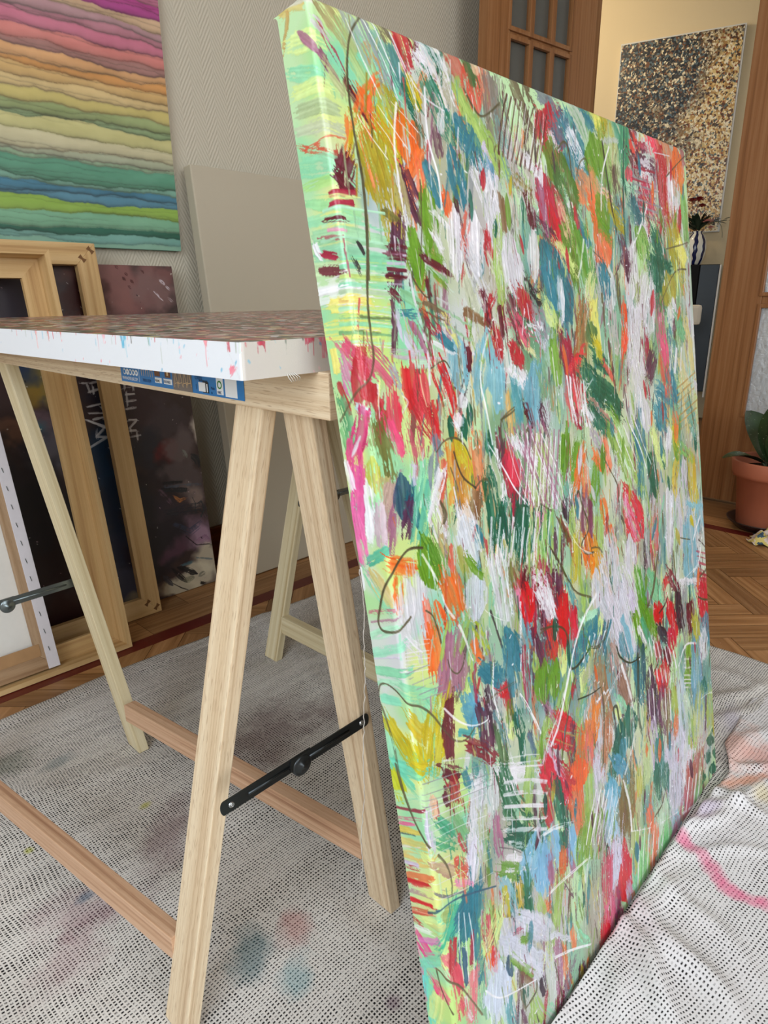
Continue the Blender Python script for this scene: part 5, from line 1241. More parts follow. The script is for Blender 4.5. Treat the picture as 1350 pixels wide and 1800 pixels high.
# a tuft of canvas threads under the corner
for k in range(5):
    tube('canvas_tuft', [(.044+k*.002, -.0006, .001), (.045+k*.003, -.002, -.003), (.047+k*.003, -.003+.001*k, -.006)], .0003, M['white_canvas'], TBL, 4)


# ================================================================== BIG CANVAS
CWD, CHT, CTH = .7489, 1.0275, .0347
BC_O = Vector((.3734, .2489, .0042)); ca_, sa2 = math.cos(math.radians(1.6637)), math.sin(math.radians(1.6637)); cl_, sl_ = math.cos(math.radians(10.187)), math.sin(math.radians(10.187))
EXv = np.array([ca_, sa2, 0]); N0v = np.array([sa2, -ca_, 0]); UPv = np.array([0, 0, cl_])-N0v*sl_; NNv = N0v*cl_+np.array([0, 0, sl_])
# (kind, x, y, x, y ..., width [0.1 mm], red, green, blue, opacity %, dryness %)
BIG_STROKES = [
(0, -276, 11, -172, -11, -68, 35, 112, 214, 196, 120, 95, 25),
(0, -207, -26, 38, 33, 60, 206, 206, 190, 95, 40),
(0, -334, 226, -217, 14, 54, 186, 150, 84, 95, 40),
(0, -217, 239, 2, 282, 169, 222, 240, 150, 95, 25),
(0, -284, 419, 46, 539, 123, 142, 220, 176, 95, 25),
(0, -262, 566, 84, 600, 126, 222, 240, 150, 95, 25),
(0, -252, 687, 140, 739, 121, 176, 196, 150, 95, 25),
(0, -304, 812, 180, 885, 124, 190, 200, 170, 95, 40),
(0, -276, 941, 19, 1072, 73, 224, 70, 50, 95, 25),
(0, -242, 963, 183, 956, 66, 226, 84, 60, 95, 50),
(0, 77, 1041, 103, 1168, 75, 190, 60, 50, 95, 25),
(0, -289, 1070, 224, 1191, 183, 142, 220, 176, 95, 25),
(0, -304, 1212, 37, 1235, 100, 170, 224, 130, 95, 25),
(0, -311, 1322, 208, 1449, 124, 150, 222, 160, 95, 25),
(0, -304, 1461, 580, 1539, 112, 142, 220, 176, 95, 40),
(0, -295, 1589, 760, 1690, 128, 160, 216, 170, 95, 25),
(0, -285, 1718, 526, 1804, 114, 150, 214, 176, 95, 25),
(0, -331, 1824, 302, 1913, 100, 200, 230, 180, 95, 25),
(0, -306, 1637, -250, 1739, 84, 240, 240, 246, 95, 25),
(1, -146, 189, 58, 402, 82, 170, 110, 140, 95, 25),
(0, 48, 371, 236, 618, 86, 150, 90, 120, 95, 25),
(0, 73, 177, 269, 460, 76, 176, 30, 66, 95, 50),
(0, 274, 517, 512, 798, 98, 104, 18, 42, 95, 35),
(0, 28, 155, 158, 245, 87, 200, 190, 200, 95, 50),
(0, 154, 24, 398, 270, 229, 172, 160, 110, 95, 40),
(0, 359, 26, 559, 293, 163, 150, 160, 170, 95, 50),
(0, 398, 270, 593, 503, 263, 170, 200, 130, 95, 25),
(0, 139, 498, 273, 611, 162, 190, 215, 140, 95, 25),
(0, 540, 26, 799, 464, 151, 150, 156, 160, 95, 50),
(0, 671, 124, 939, 387, 190, 120, 170, 160, 95, 40),
(0, 575, 218, 674, 488, 129, 200, 150, 90, 95, 50),
(0, 779, -22, 946, 147, 216, 120, 110, 90, 95, 40),
(0, 860, 166, 1035, 549, 185, 80, 140, 140, 95, 40),
(0, 360, 714, 623, 449, 121, 244, 108, 36, 95, 25),
(0, 453, 626, 714, 881, 178, 244, 108, 36, 95, 25),
(0, 251, 803, 163, 1053, 100, 244, 108, 36, 95, 30),
(1, 613, 402, 471, 719, 118, 250, 110, 60, 95, 25),
(0, 637, 667, 693, 986, 258, 204, 184, 20, 95, 30),
(0, 418, 886, 478, 1251, 225, 240, 120, 50, 95, 50),
(0, 493, 987, 591, 1382, 421, 176, 160, 36, 95, 30),
(0, 762, 546, 875, 704, 175, 182, 166, 26, 95, 25),
(1, 891, 625, 878, 1002, 285, 250, 110, 20, 95, 25),
(1, 1030, 680, 1021, 944, 136, 244, 108, 36, 95, 25),
(0, 244, 923, 231, 1069, 74, 204, 184, 20, 95, 25),
(0, 976, 3, 1055, 236, 259, 196, 44, 56, 95, 35),
(0, 1151, -27, 1185, 132, 145, 104, 18, 42, 95, 40),
(1, 1039, 316, 1138, 583, 216, 204, 184, 20, 95, 40),
(0, 995, 427, 1175, 737, 188, 14, 104, 78, 95, 40),
(0, 1104, 641, 1098, 894, 139, 132, 96, 62, 95, 30),
(0, 1259, -14, 1436, 129, 137, 14, 104, 78, 95, 25),
(0, 1324, -3, 1563, 457, 309, 226, 224, 232, 95, 35),
(0, 1185, 132, 1286, 188, 165, 226, 224, 232, 95, 30),
(0, 1319, 366, 1459, 612, 252, 40, 130, 100, 95, 25),
(0, 1656, -13, 1796, 163, 211, 196, 96, 80, 95, 40),
(1, 1927, 24, 2004, 452, 316, 226, 92, 72, 95, 25),
(1, 2151, -24, 2182, 393, 236, 210, 110, 90, 95, 25),
(0, 1927, 24, 2003, 179, 173, 70, 110, 60, 95, 25),
(1, 2044, -29, 2043, 113, 141, 236, 196, 160, 95, 25),
(0, 1700, 266, 2205, 870, 242, 160, 196, 96, 95, 25),
(0, 1730, 371, 2250, 942, 160, 176, 206, 110, 95, 25),
(1, 1646, 540, 2145, 1029, 331, 50, 128, 148, 95, 25),
(1, 1514, 826, 1622, 1316, 320, 50, 128, 148, 95, 25),
(1, 1108, 960, 1289, 1341, 218, 50, 128, 148, 95, 25),
(0, 1606, 616, 1865, 750, 170, 50, 128, 148, 95, 25),
(0, 1929, 977, 2071, 1266, 314, 226, 224, 232, 95, 40),
(0, 2238, 103, 2262, 424, 181, 210, 210, 205, 95, 50),
(0, 2405, 130, 2297, 388, 104, 226, 224, 232, 95, 40),
(0, 2039, 696, 2208, 1008, 117, 206, 196, 222, 95, 40),
(0, 1075, 898, 846, 1163, 151, 244, 108, 36, 95, 25),
(0, 1030, 1010, 1023, 1267, 138, 255, 120, 80, 95, 25),
(0, 735, 981, 955, 1273, 129, 222, 96, 78, 95, 50),
(0, 832, 1125, 967, 1434, 227, 98, 48, 76, 95, 30),
(0, 1365, 1208, 1380, 1377, 153, 240, 96, 40, 95, 25),
(0, 1108, 1300, 1133, 1647, 217, 108, 160, 36, 95, 25),
(0, 1046, 1265, 1039, 1763, 141, 108, 160, 36, 95, 25),
(0, 1184, 1391, 1357, 1493, 98, 226, 224, 232, 95, 25),
(1, 1471, 1299, 1395, 1941, 254, 226, 224, 232, 95, 10),
(1, 1778, 1334, 1715, 1939, 301, 226, 224, 232, 95, 15),
(0, 2113, 1048, 2075, 1545, 292, 214, 212, 222, 95, 20),
(0, 1666, 1357, 1563, 1748, 127, 222, 96, 78, 95, 50),
(0, 171, 1100, 119, 1178, 207, 104, 18, 42, 95, 45),
(0, 47, 1186, 169, 1281, 152, 104, 18, 42, 95, 45),
(0, -57, 1329, 217, 1313, 59, 176, 30, 66, 95, 50),
(0, -73, 1397, 164, 1391, 59, 176, 30, 66, 95, 35),
(0, -151, 1487, 65, 1521, 60, 104, 18, 42, 95, 35),
(0, -217, 1601, -16, 1648, 41, 176, 30, 66, 95, 30),
(0, -244, 1714, -100, 1771, 76, 176, 30, 66, 95, 30),
(0, -292, 1832, -33, 1897, 86, 104, 18, 42, 95, 45),
(3, -78, 1336, 266, 1346, 17, 222, 240, 150, 90, 35),
(3, -156, 1424, 519, 1439, 32, 176, 230, 196, 90, 45),
(3, -192, 1526, 482, 1558, 32, 176, 230, 196, 90, 45),
(3, -228, 1630, 446, 1676, 32, 176, 230, 196, 90, 45),
(0, -131, 1566, 50, 1595, 36, 232, 140, 180, 95, 50),
(0, 661, 1547, 538, 1947, 200, 98, 48, 76, 95, 40),
(0, 529, 1686, 739, 1691, 49, 104, 18, 42, 95, 25),
(0, 484, 1805, 738, 1799, 53, 104, 18, 42, 95, 25),
(0, 514, 1758, 725, 1756, 35, 206, 196, 222, 95, 25),
(0, 476, 1845, 722, 1881, 37, 206, 196, 222, 95, 25),
(0, 440, 1924, 689, 1935, 41, 104, 18, 42, 95, 25),
(0, 832, 1551, 887, 1945, 206, 108, 160, 36, 95, 25),
(0, 1084, 1537, 1021, 1735, 111, 108, 160, 36, 95, 25),
(0, 969, 1765, 1279, 1887, 85, 104, 18, 42, 95, 30),
(0, 1128, 1549, 1224, 1672, 136, 226, 224, 232, 95, 30),
(1, 1330, 659, 1347, 931, 149, 98, 48, 76, 95, 30),
(0, 1456, 502, 1403, 648, 110, 226, 224, 232, 95, 25),
(0, 1958, 1550, 1968, 1799, 146, 196, 44, 56, 95, 40),
(0, 2028, 1640, 2097, 1891, 178, 226, 224, 232, 95, 50),
(0, 735, 1084, 802, 1486, 156, 170, 160, 110, 95, 50),
(0, 521, 1426, 675, 1481, 94, 120, 116, 56, 95, 50),
(3, 545, 2, 404, 153, 328, 343, 292, 560, 290, 785, 301, 1000, 314, 1206, 300, 1455, 267, 1709, 227, 1950, 39, 96, 88, 62, 95, 5),
(3, 161, 1676, 218, 1761, 56, 52, 44, 50, 95, 50),
(3, 1028, 1131, 968, 1544, 864, 1945, 22, 96, 88, 62, 95, 5),
(3, 1827, 269, 2058, 458, 2406, 280, 30, 96, 88, 62, 95, 5),
(3, 1247, 379, 1215, 650, 1224, 837, 1294, 1075, 1289, 1341, 39, 240, 240, 246, 90, 50),
(3, 839, 570, 751, 902, 756, 1290, 788, 1554, 35, 240, 240, 246, 90, 50),
(3, 368, 70, 658, 565, 19, 240, 240, 246, 90, 45),
(3, 462, 46, 762, 546, 19, 240, 240, 246, 90, 45),
(3, 559, 21, 869, 527, 20, 240, 240, 246, 90, 45),
(3, 659, -4, 979, 507, 20, 240, 240, 246, 90, 45),
(3, 761, -29, 1091, 487, 20, 240, 240, 246, 90, 45),
(3, 355, 739, 646, 1018, 15, 240, 240, 246, 90, 40),
(3, 479, 682, 780, 962, 16, 240, 240, 246, 90, 40),
(3, 607, 623, 919, 905, 16, 240, 240, 246, 90, 40),
(3, 865, 42, 1131, 401, 1478, 512, 23, 226, 224, 232, 90, 50),
(3, 1929, -116, 1922, 53, 22, 226, 224, 232, 90, 35),
(3, 1990, -110, 1984, 60, 22, 226, 224, 232, 90, 35),
(3, 2053, -105, 2046, 67, 22, 226, 224, 232, 90, 35),
(3, 2117, -99, 2110, 74, 23, 226, 224, 232, 90, 35),
(3, 885, 448, 1197, 626, 16, 226, 224, 232, 90, 35),
(3, 831, 508, 1140, 689, 16, 226, 224, 232, 90, 35),
(3, 778, 568, 1082, 750, 15, 226, 224, 232, 90, 35),
(3, 725, 627, 1026, 811, 15, 226, 224, 232, 90, 35),
(0, -313, 2007, 106, 2027, 219, 240, 240, 246, 95, 25),
(0, -217, 2115, 194, 2157, 151, 244, 234, 120, 95, 25),
(0, -280, 2302, 156, 2338, 164, 238, 230, 120, 95, 25),
(0, -273, 2450, -272, 2625, 105, 236, 226, 120, 95, 25),
(0, 4, 1816, 668, 1826, 117, 142, 220, 176, 95, 40),
(0, -50, 1805, 543, 1821, 38, 190, 224, 140, 95, 35),
(0, -61, 1853, 532, 1874, 39, 142, 220, 176, 95, 35),
(0, -77, 1924, 516, 1954, 39, 200, 226, 130, 95, 35),
(0, -90, 1985, 502, 2021, 39, 142, 220, 176, 95, 35),
(0, -101, 2033, 491, 2074, 39, 190, 214, 180, 95, 35),
(0, -115, 2095, 477, 2141, 39, 232, 196, 120, 95, 35),
(0, -128, 2156, 464, 2208, 39, 176, 230, 196, 95, 35),
(0, -142, 2219, 450, 2275, 39, 140, 200, 150, 95, 35),
(0, -153, 2269, 439, 2329, 39, 142, 220, 176, 95, 35),
(0, -167, 2332, 425, 2396, 39, 110, 170, 120, 95, 35),
(0, -181, 2396, 412, 2463, 39, 176, 230, 196, 95, 35),
(0, -75, 1830, 536, 1855, 12, 226, 224, 232, 95, 50),
(0, -87, 1885, 523, 1917, 12, 226, 224, 232, 95, 50),
(0, -102, 1952, 508, 1991, 12, 226, 224, 232, 95, 50),
(0, -114, 2003, 497, 2047, 12, 226, 224, 232, 95, 50),
(0, -126, 2061, 484, 2110, 12, 226, 224, 232, 95, 50),
(0, -140, 2122, 470, 2177, 12, 226, 224, 232, 95, 50),
(0, -153, 2181, 457, 2240, 12, 226, 224, 232, 95, 50),
(0, -166, 2241, 444, 2305, 12, 226, 224, 232, 95, 50),
(0, -179, 2298, 432, 2365, 12, 226, 224, 232, 95, 50),
(0, -193, 2361, 418, 2432, 12, 226, 224, 232, 95, 50),
(0, -206, 2419, 406, 2493, 12, 226, 224, 232, 95, 50),
(0, 111, 1826, 138, 1875, 74, 52, 44, 50, 95, 50),
(0, 83, 2231, 413, 2255, 40, 90, 110, 70, 95, 50),
(0, 3, 2344, 305, 2384, 45, 100, 130, 90, 95, 50),
(0, 495, 1751, 725, 1757, 62, 104, 18, 42, 95, 25),
(0, 481, 1823, 690, 1825, 32, 206, 196, 222, 95, 30),
(0, 471, 1870, 700, 1879, 41, 104, 18, 42, 95, 25),
(0, 460, 1923, 646, 1934, 49, 104, 18, 42, 95, 30),
(0, 447, 1989, 699, 1995, 30, 206, 196, 222, 95, 30),
(0, 477, 2042, 568, 2110, 88, 104, 18, 42, 95, 40),
(0, 630, 2016, 936, 2044, 71, 142, 220, 176, 95, 25),
(0, 619, 2070, 822, 2156, 113, 140, 200, 150, 95, 25),
(0, 610, 2220, 805, 2240, 99, 50, 128, 148, 95, 40),
(1, 777, 1714, 893, 2030, 247, 108, 160, 36, 95, 25),
(0, 1045, 1733, 1177, 1786, 103, 108, 160, 36, 95, 25),
(0, 946, 1764, 1302, 1899, 68, 104, 18, 42, 95, 35),
(0, 975, 1847, 1240, 1958, 62, 130, 180, 120, 95, 25),
(0, 1061, 1888, 1317, 2076, 79, 190, 210, 200, 95, 50),
(0, 953, 1960, 977, 2073, 94, 104, 18, 42, 95, 40),
(0, 1079, 1916, 1229, 2016, 77, 108, 160, 36, 95, 40),
(0, 481, 2122, 420, 2527, 103, 98, 48, 76, 95, 45),
(0, 516, 2258, 654, 2542, 207, 206, 196, 222, 95, 50),
(0, 702, 2306, 833, 2554, 171, 170, 110, 140, 95, 50),
(0, 867, 2156, 1133, 2249, 113, 120, 96, 70, 95, 40),
(0, 914, 2271, 1011, 2376, 122, 176, 30, 66, 95, 30),
(0, 396, 2539, 1112, 2603, 86, 190, 180, 190, 95, 50),
(0, 591, 2636, 906, 2662, 100, 180, 210, 190, 95, 40),
(0, 1066, 2102, 1540, 2276, 37, 200, 200, 204, 95, 50),
(0, 1053, 2167, 1526, 2345, 37, 150, 190, 150, 95, 50),
(0, 1040, 2232, 1513, 2414, 37, 200, 200, 204, 95, 50),
(0, 1027, 2297, 1500, 2483, 37, 150, 190, 150, 95, 50),
(0, 1014, 2362, 1486, 2552, 37, 200, 200, 204, 95, 50),
(1, 1298, 2434, 1274, 2953, 310, 128, 188, 204, 95, 10),
(1, 1795, 2395, 1494, 3074, 293, 128, 188, 204, 95, 10),
(1, 1897, 2626, 1814, 3212, 324, 128, 188, 204, 95, 5),
(1, 1878, 2415, 1610, 2766, 173, 160, 196, 96, 95, 30),
(0, 1957, 2467, 1953, 2647, 179, 196, 44, 56, 95, 30),
(1, 2231, 2819, 2199, 3333, 256, 128, 188, 204, 95, 25),
(0, 2626, 2852, 2494, 3375, 238, 128, 188, 204, 95, 20),
(0, 2743, 2791, 2733, 3042, 177, 84, 160, 170, 95, 25),
(0, 943, 2474, 1218, 2580, 66, 226, 224, 232, 95, 15),
(0, 1398, 2593, 1528, 2617, 48, 226, 224, 232, 95, 25),
(0, 1433, 2549, 1420, 2750, 133, 104, 18, 42, 95, 30),
(0, 2014, 2800, 2492, 3017, 87, 226, 224, 232, 95, 30),
(0, 1993, 2915, 2425, 3010, 60, 226, 224, 232, 95, 30),
(0, 2199, 3159, 2412, 3079, 29, 96, 88, 62, 95, 25),
(0, -132, 2442, 65, 2687, 234, 224, 84, 120, 95, 35),
(0, -171, 2529, -80, 2832, 197, 214, 120, 170, 95, 40),
(0, 46, 2501, -53, 2888, 166, 196, 44, 56, 95, 30),
(1, 54, 2739, 79, 2902, 172, 196, 44, 56, 95, 25),
(0, 168, 2563, 335, 2739, 225, 210, 90, 120, 95, 45),
(0, -276, 2733, -205, 2958, 104, 196, 44, 56, 95, 50),
(0, 371, 2660, 427, 2804, 120, 160, 170, 180, 95, 40),
(0, 555, 2704, 569, 2961, 240, 222, 30, 44, 95, 15),
(0, 697, 2774, 685, 3063, 271, 226, 60, 80, 95, 30),
(0, 986, 2742, 1095, 3071, 235, 222, 30, 44, 95, 15),
(0, 646, 3029, 828, 3292, 259, 196, 44, 56, 95, 35),
(0, 846, 3084, 805, 3288, 141, 222, 30, 44, 95, 20),
(0, 117, 2906, 113, 3124, 196, 196, 44, 56, 95, 30),
(0, 322, 2903, 318, 3127, 207, 230, 50, 80, 95, 30),
(0, 518, 3214, 543, 3541, 241, 200, 90, 110, 95, 50),
(0, 237, 3115, 336, 3357, 174, 240, 80, 130, 95, 30),
(0, -97, 2912, 25, 2976, 87, 200, 232, 236, 95, 25),
(0, -266, 2871, -215, 3194, 159, 110, 180, 130, 95, 30),
(0, -314, 3091, -256, 3291, 104, 120, 190, 120, 95, 30),
(0, -32, 2970, -170, 3265, 199, 214, 60, 120, 95, 35),
(0, -201, 3222, -215, 3576, 201, 238, 84, 146, 95, 25),
(0, -206, 3433, -303, 4001, 204, 240, 100, 170, 95, 30),
(1, -109, 3156, -242, 3319, 44, 226, 224, 232, 95, 25),
(0, -335, 3375, -296, 3577, 105, 240, 240, 246, 95, 25),
(0, -116, 3575, -180, 3993, 134, 240, 240, 246, 95, 25),
(0, 113, 3124, 159, 3495, 275, 120, 120, 60, 95, 45),
(1, -11, 3338, -30, 3631, 174, 196, 196, 70, 95, 30),
(0, 64, 3560, 70, 3731, 236, 190, 180, 120, 95, 50),
(0, 157, 3608, -22, 3983, 221, 190, 160, 150, 95, 50),
(0, 264, 3602, 96, 4008, 146, 170, 110, 140, 95, 40),
(1, 299, 3537, 285, 3928, 275, 44, 84, 112, 95, 20),
(1, 438, 3609, 423, 4024, 241, 20, 110, 130, 95, 20),
(0, 356, 3798, 260, 4052, 152, 90, 40, 80, 95, 40),
(0, 599, 3492, 485, 3828, 203, 142, 220, 176, 95, 30),
(0, 609, 3675, 409, 4093, 248, 100, 190, 160, 95, 30),
(0, 802, 3303, 846, 3447, 135, 120, 140, 160, 95, 40),
(1, 781, 3405, 682, 3782, 165, 130, 140, 160, 95, 30),
(0, 876, 3545, 757, 3892, 121, 222, 96, 78, 95, 40),
(0, 837, 3614, 590, 4006, 161, 226, 224, 232, 95, 35),
(0, 461, 3496, 433, 3637, 110, 206, 196, 222, 95, 50),
(1, 1067, 3345, 1311, 3872, 233, 204, 184, 20, 95, 10),
(3, 802, 3424, 914, 3352, 1068, 3338, 1210, 3416, 1286, 3573, 25, 96, 88, 62, 95, 5),
(3, 1314, 3856, 1407, 3810, 1521, 3816, 1561, 3909, 30, 96, 88, 62, 95, 5),
(3, 1043, 3466, 1127, 3704, 1314, 3856, 28, 52, 44, 50, 95, 5),
(1, 1041, 3141, 1036, 3372, 104, 14, 104, 78, 95, 25),
(1, 1245, 3153, 1241, 3389, 109, 14, 104, 78, 95, 25),
(1, 1347, 3040, 1344, 3278, 112, 14, 104, 78, 95, 25),
(1, 1412, 3336, 1410, 3579, 114, 14, 104, 78, 95, 25),
(1, 1619, 3368, 1618, 3617, 120, 14, 104, 78, 95, 25),
(1, 1325, 3645, 1321, 3891, 113, 14, 104, 78, 95, 25),
(1, 1271, 2969, 1247, 3090, 155, 226, 224, 232, 95, 0),
(1, 1187, 3129, 1138, 3247, 149, 230, 220, 228, 95, 0),
(0, 1094, 3210, 1157, 3281, 82, 226, 224, 232, 95, 20),
(0, 991, 3473, 931, 3901, 150, 226, 140, 50, 95, 40),
(0, 1104, 3683, 1121, 4140, 256, 214, 150, 60, 95, 35),
(0, 1391, 3462, 1389, 3906, 327, 232, 140, 90, 95, 40),
(0, 1777, 3408, 1779, 3714, 147, 104, 18, 42, 95, 40),
(0, 1328, 3925, 1258, 4142, 247, 132, 96, 62, 95, 40),
(1, 1144, 3885, 1178, 3990, 87, 236, 196, 160, 95, 25),
(0, 1539, 3871, 1556, 4403, 255, 14, 104, 78, 95, 20),
(0, 1917, 3636, 2022, 4097, 266, 220, 50, 70, 95, 25),
(0, 1684, 3578, 1714, 3736, 169, 226, 224, 232, 95, 25),
(0, 2018, 4115, 2103, 4551, 274, 14, 104, 78, 95, 30),
(0, 1082, 4065, 1094, 4278, 281, 226, 224, 232, 95, 15),
(0, 1800, 3926, 1672, 4434, 183, 226, 224, 232, 95, 50),
(0, 2387, 4142, 2310, 4366, 138, 160, 196, 96, 95, 25),
(3, 1901, 3394, 2343, 4375, 34, 170, 110, 140, 90, 40),
(3, 1989, 3393, 2441, 4383, 34, 170, 110, 140, 90, 40),
(3, 2077, 3392, 2541, 4393, 35, 170, 110, 140, 90, 40),
(3, 2168, 3392, 2643, 4402, 36, 170, 110, 140, 90, 40),
(3, 2260, 3391, 2747, 4411, 36, 170, 110, 140, 90, 40),
(3, 2354, 3391, 2854, 4421, 37, 170, 110, 140, 90, 40),
(3, 2450, 3390, 2962, 4431, 37, 170, 110, 140, 90, 40),
(3, 2547, 3389, 3072, 4441, 38, 170, 110, 140, 90, 40),
(3, 2647, 3389, 3185, 4451, 39, 170, 110, 140, 90, 40),
(3, 1925, 3431, 2230, 4236, 23, 240, 240, 246, 90, 40),
(3, 2016, 3445, 2330, 4259, 23, 240, 240, 246, 90, 40),
(3, 2110, 3460, 2431, 4283, 24, 240, 240, 246, 90, 40),
(3, 2205, 3475, 2535, 4307, 24, 240, 240, 246, 90, 40),
(3, 2302, 3490, 2641, 4332, 25, 240, 240, 246, 90, 40),
(3, 2401, 3505, 2750, 4358, 25, 240, 240, 246, 90, 40),
(3, 2502, 3520, 2860, 4383, 26, 240, 240, 246, 90, 40),
(3, 2605, 3536, 2974, 4410, 26, 240, 240, 246, 90, 40),
(0, 2035, 3518, 2546, 3859, 148, 226, 224, 232, 95, 35),
(3, 262, 1733, 182, 2118, 167, 2378, 159, 2562, 79, 2714, -96, 2817, -319, 3021, 35, 96, 88, 62, 95, 5),
(3, 741, 1892, 847, 2030, 950, 2087, 1005, 1875, 28, 96, 88, 62, 95, 5),
(3, 851, 2701, 1055, 2644, 1129, 2710, 25, 96, 88, 62, 95, 5),
(3, 2129, 3185, 1857, 3302, 1860, 3609, 30, 96, 88, 62, 95, 5),
(3, 763, 3862, 811, 3998, 772, 4067, 48, 96, 88, 62, 95, 5),
(3, 741, 1892, 760, 2127, 822, 2382, 845, 2613, 825, 2830, 41, 226, 224, 232, 90, 50),
(3, 1821, 2412, 1662, 2642, 1585, 2891, 1626, 3122, 1671, 3492, 38, 240, 240, 246, 90, 50),
(3, 1611, 3499, 1828, 3776, 1976, 3998, 2197, 4228, 30, 240, 240, 246, 90, 50),
(3, 452, 2891, 504, 2953, 424, 3028, 22, 226, 224, 232, 90, 50),
(3, 703, 2746, 742, 3012, 23, 236, 196, 160, 90, 50),
(3, 980, 3785, 1003, 4062, 25, 240, 240, 246, 90, 50),
(0, 1641, 1759, 1844, 2143, 292, 206, 208, 216, 95, 30),
(0, 1546, 1972, 1671, 2453, 189, 190, 196, 170, 95, 45),
(0, 1958, 1703, 2122, 1921, 161, 210, 220, 190, 95, 40),
(0, 2293, 1660, 2499, 2086, 336, 212, 212, 222, 95, 20),
(0, 2109, 1986, 2027, 2259, 144, 160, 196, 96, 95, 40),
(0, 1937, 2113, 1807, 2332, 155, 196, 44, 56, 95, 40),
(0, 1446, 2213, 1830, 2365, 108, 132, 96, 62, 95, 50),
(0, 2537, 1884, 2883, 2036, 109, 52, 44, 50, 95, 50),
(0, 2466, 2085, 2630, 2275, 225, 196, 44, 56, 95, 30),
(0, 2066, 2211, 2083, 2440, 182, 104, 18, 42, 95, 40),
(0, 2191, 2362, 2685, 2539, 97, 220, 80, 110, 95, 40),
(0, 2209, 2597, 2339, 2759, 160, 196, 44, 56, 95, 30),
(0, 2384, 2522, 2652, 2713, 95, 220, 220, 160, 95, 40),
(0, 2723, 2330, 2847, 2619, 199, 206, 196, 222, 95, 50),
(0, 1171, 2309, 1267, 2463, 92, 232, 226, 120, 95, 30),
(0, 1050, 2422, 1202, 2534, 115, 50, 128, 148, 95, 30),
(0, 2541, 2393, 2850, 2405, 52, 226, 224, 232, 95, 50),
(0, -321, 3839, -278, 4225, 197, 240, 120, 180, 95, 25),
(0, -140, 3745, -179, 4038, 76, 240, 240, 246, 95, 25),
(0, -4, 3741, -46, 4058, 198, 200, 180, 190, 95, 50),
(0, 117, 3855, 41, 4125, 165, 170, 110, 140, 95, 50),
(0, -216, 4219, 2, 4114, 122, 90, 190, 160, 95, 40),
(0, -354, 4293, -350, 4477, 54, 240, 240, 246, 95, 25),
(0, -261, 4344, -76, 4625, 149, 142, 220, 176, 95, 20),
(1, -231, 4296, -33, 4604, 217, 216, 190, 120, 95, 40),
(0, -310, 4689, 44, 4630, 56, 200, 110, 130, 95, 50),
(0, -308, 4783, 50, 4708, 43, 170, 110, 140, 95, 50),
(0, -334, 4913, -10, 4797, 116, 176, 230, 196, 95, 25),
(0, -345, 5075, 18, 4970, 129, 150, 226, 190, 95, 25),
(0, -358, 5142, -22, 5075, 56, 206, 196, 222, 95, 50),
(0, -356, 5239, 104, 5209, 126, 142, 220, 176, 95, 30),
(0, -357, 5353, -63, 5303, 83, 176, 230, 196, 95, 25),
(0, -325, 5510, -117, 5491, 109, 140, 226, 190, 95, 25),
(0, -54, 5364, 359, 5582, 158, 142, 220, 176, 95, 20),
(0, -355, 5667, -371, 5975, 97, 222, 240, 150, 95, 25),
(0, -324, 5725, -336, 6238, 175, 160, 228, 190, 95, 25),
(0, -417, 5988, -449, 6381, 78, 222, 240, 150, 95, 25),
(0, 209, 5610, 395, 5901, 151, 142, 220, 176, 95, 20),
(0, -83, 5971, 225, 6253, 161, 110, 210, 180, 95, 20),
(0, -316, 6128, -102, 6311, 137, 110, 214, 176, 95, 20),
(0, -265, 5742, -122, 5966, 214, 204, 184, 20, 95, 8),
(0, -336, 6238, -280, 6391, 206, 200, 204, 20, 95, 8),
(0, 10, 5674, 158, 5864, 183, 214, 186, 40, 95, 10),
(0, 275, 5757, 226, 5882, 272, 204, 184, 20, 95, 10),
(0, -17, 5934, 52, 6155, 219, 214, 196, 20, 95, 10),
(0, 302, 5989, 253, 6115, 279, 206, 190, 20, 95, 10),
(0, 515, 5553, 464, 5681, 257, 190, 170, 30, 95, 15),
(0, 58, 4247, 278, 4345, 171, 244, 108, 36, 95, 20),
(0, 93, 4391, 56, 4574, 148, 244, 108, 36, 95, 30),
(1, 157, 4397, 132, 4846, 254, 226, 224, 232, 95, 10),
(0, 304, 4444, 306, 5007, 283, 206, 208, 216, 95, 15),
(0, 393, 4691, 422, 5021, 109, 250, 110, 80, 95, 30),
(1, 460, 4123, 551, 4619, 280, 108, 160, 36, 95, 15),
(0, 583, 4219, 662, 4559, 218, 96, 150, 50, 95, 20),
(1, 527, 4738, 600, 5123, 175, 250, 110, 50, 95, 30),
(0, 751, 4620, 823, 4908, 293, 244, 108, 36, 95, 15),
(0, 416, 5051, 419, 5279, 249, 250, 110, 40, 95, 20),
(0, 94, 4924, 239, 5107, 128, 226, 224, 232, 95, 50),
(1, 1064, 4091, 1188, 4574, 365, 214, 220, 230, 95, 8),
(1, 1166, 4686, 1052, 5127, 416, 204, 212, 224, 95, 8),
(0, 1528, 4624, 1593, 5256, 398, 210, 214, 220, 95, 30),
(0, 682, 3965, 740, 4168, 263, 226, 224, 232, 95, 30),
(0, 1250, 4254, 1303, 4421, 148, 50, 128, 148, 95, 50),
(0, 787, 3928, 784, 4069, 120, 190, 160, 130, 95, 40),
(1, 841, 4291, 817, 4543, 150, 222, 96, 78, 95, 40),
(0, 958, 4357, 997, 4566, 145, 160, 160, 60, 95, 30),
(0, 1067, 4487, 1246, 4712, 119, 108, 160, 36, 95, 25),
(0, 710, 4191, 757, 4331, 130, 190, 170, 110, 95, 50),
(0, 678, 4988, 476, 5369, 127, 160, 196, 96, 95, 10),
(0, 924, 5079, 707, 5367, 160, 160, 196, 96, 95, 10),
(0, 938, 5429, 836, 5664, 168, 160, 196, 96, 95, 10),
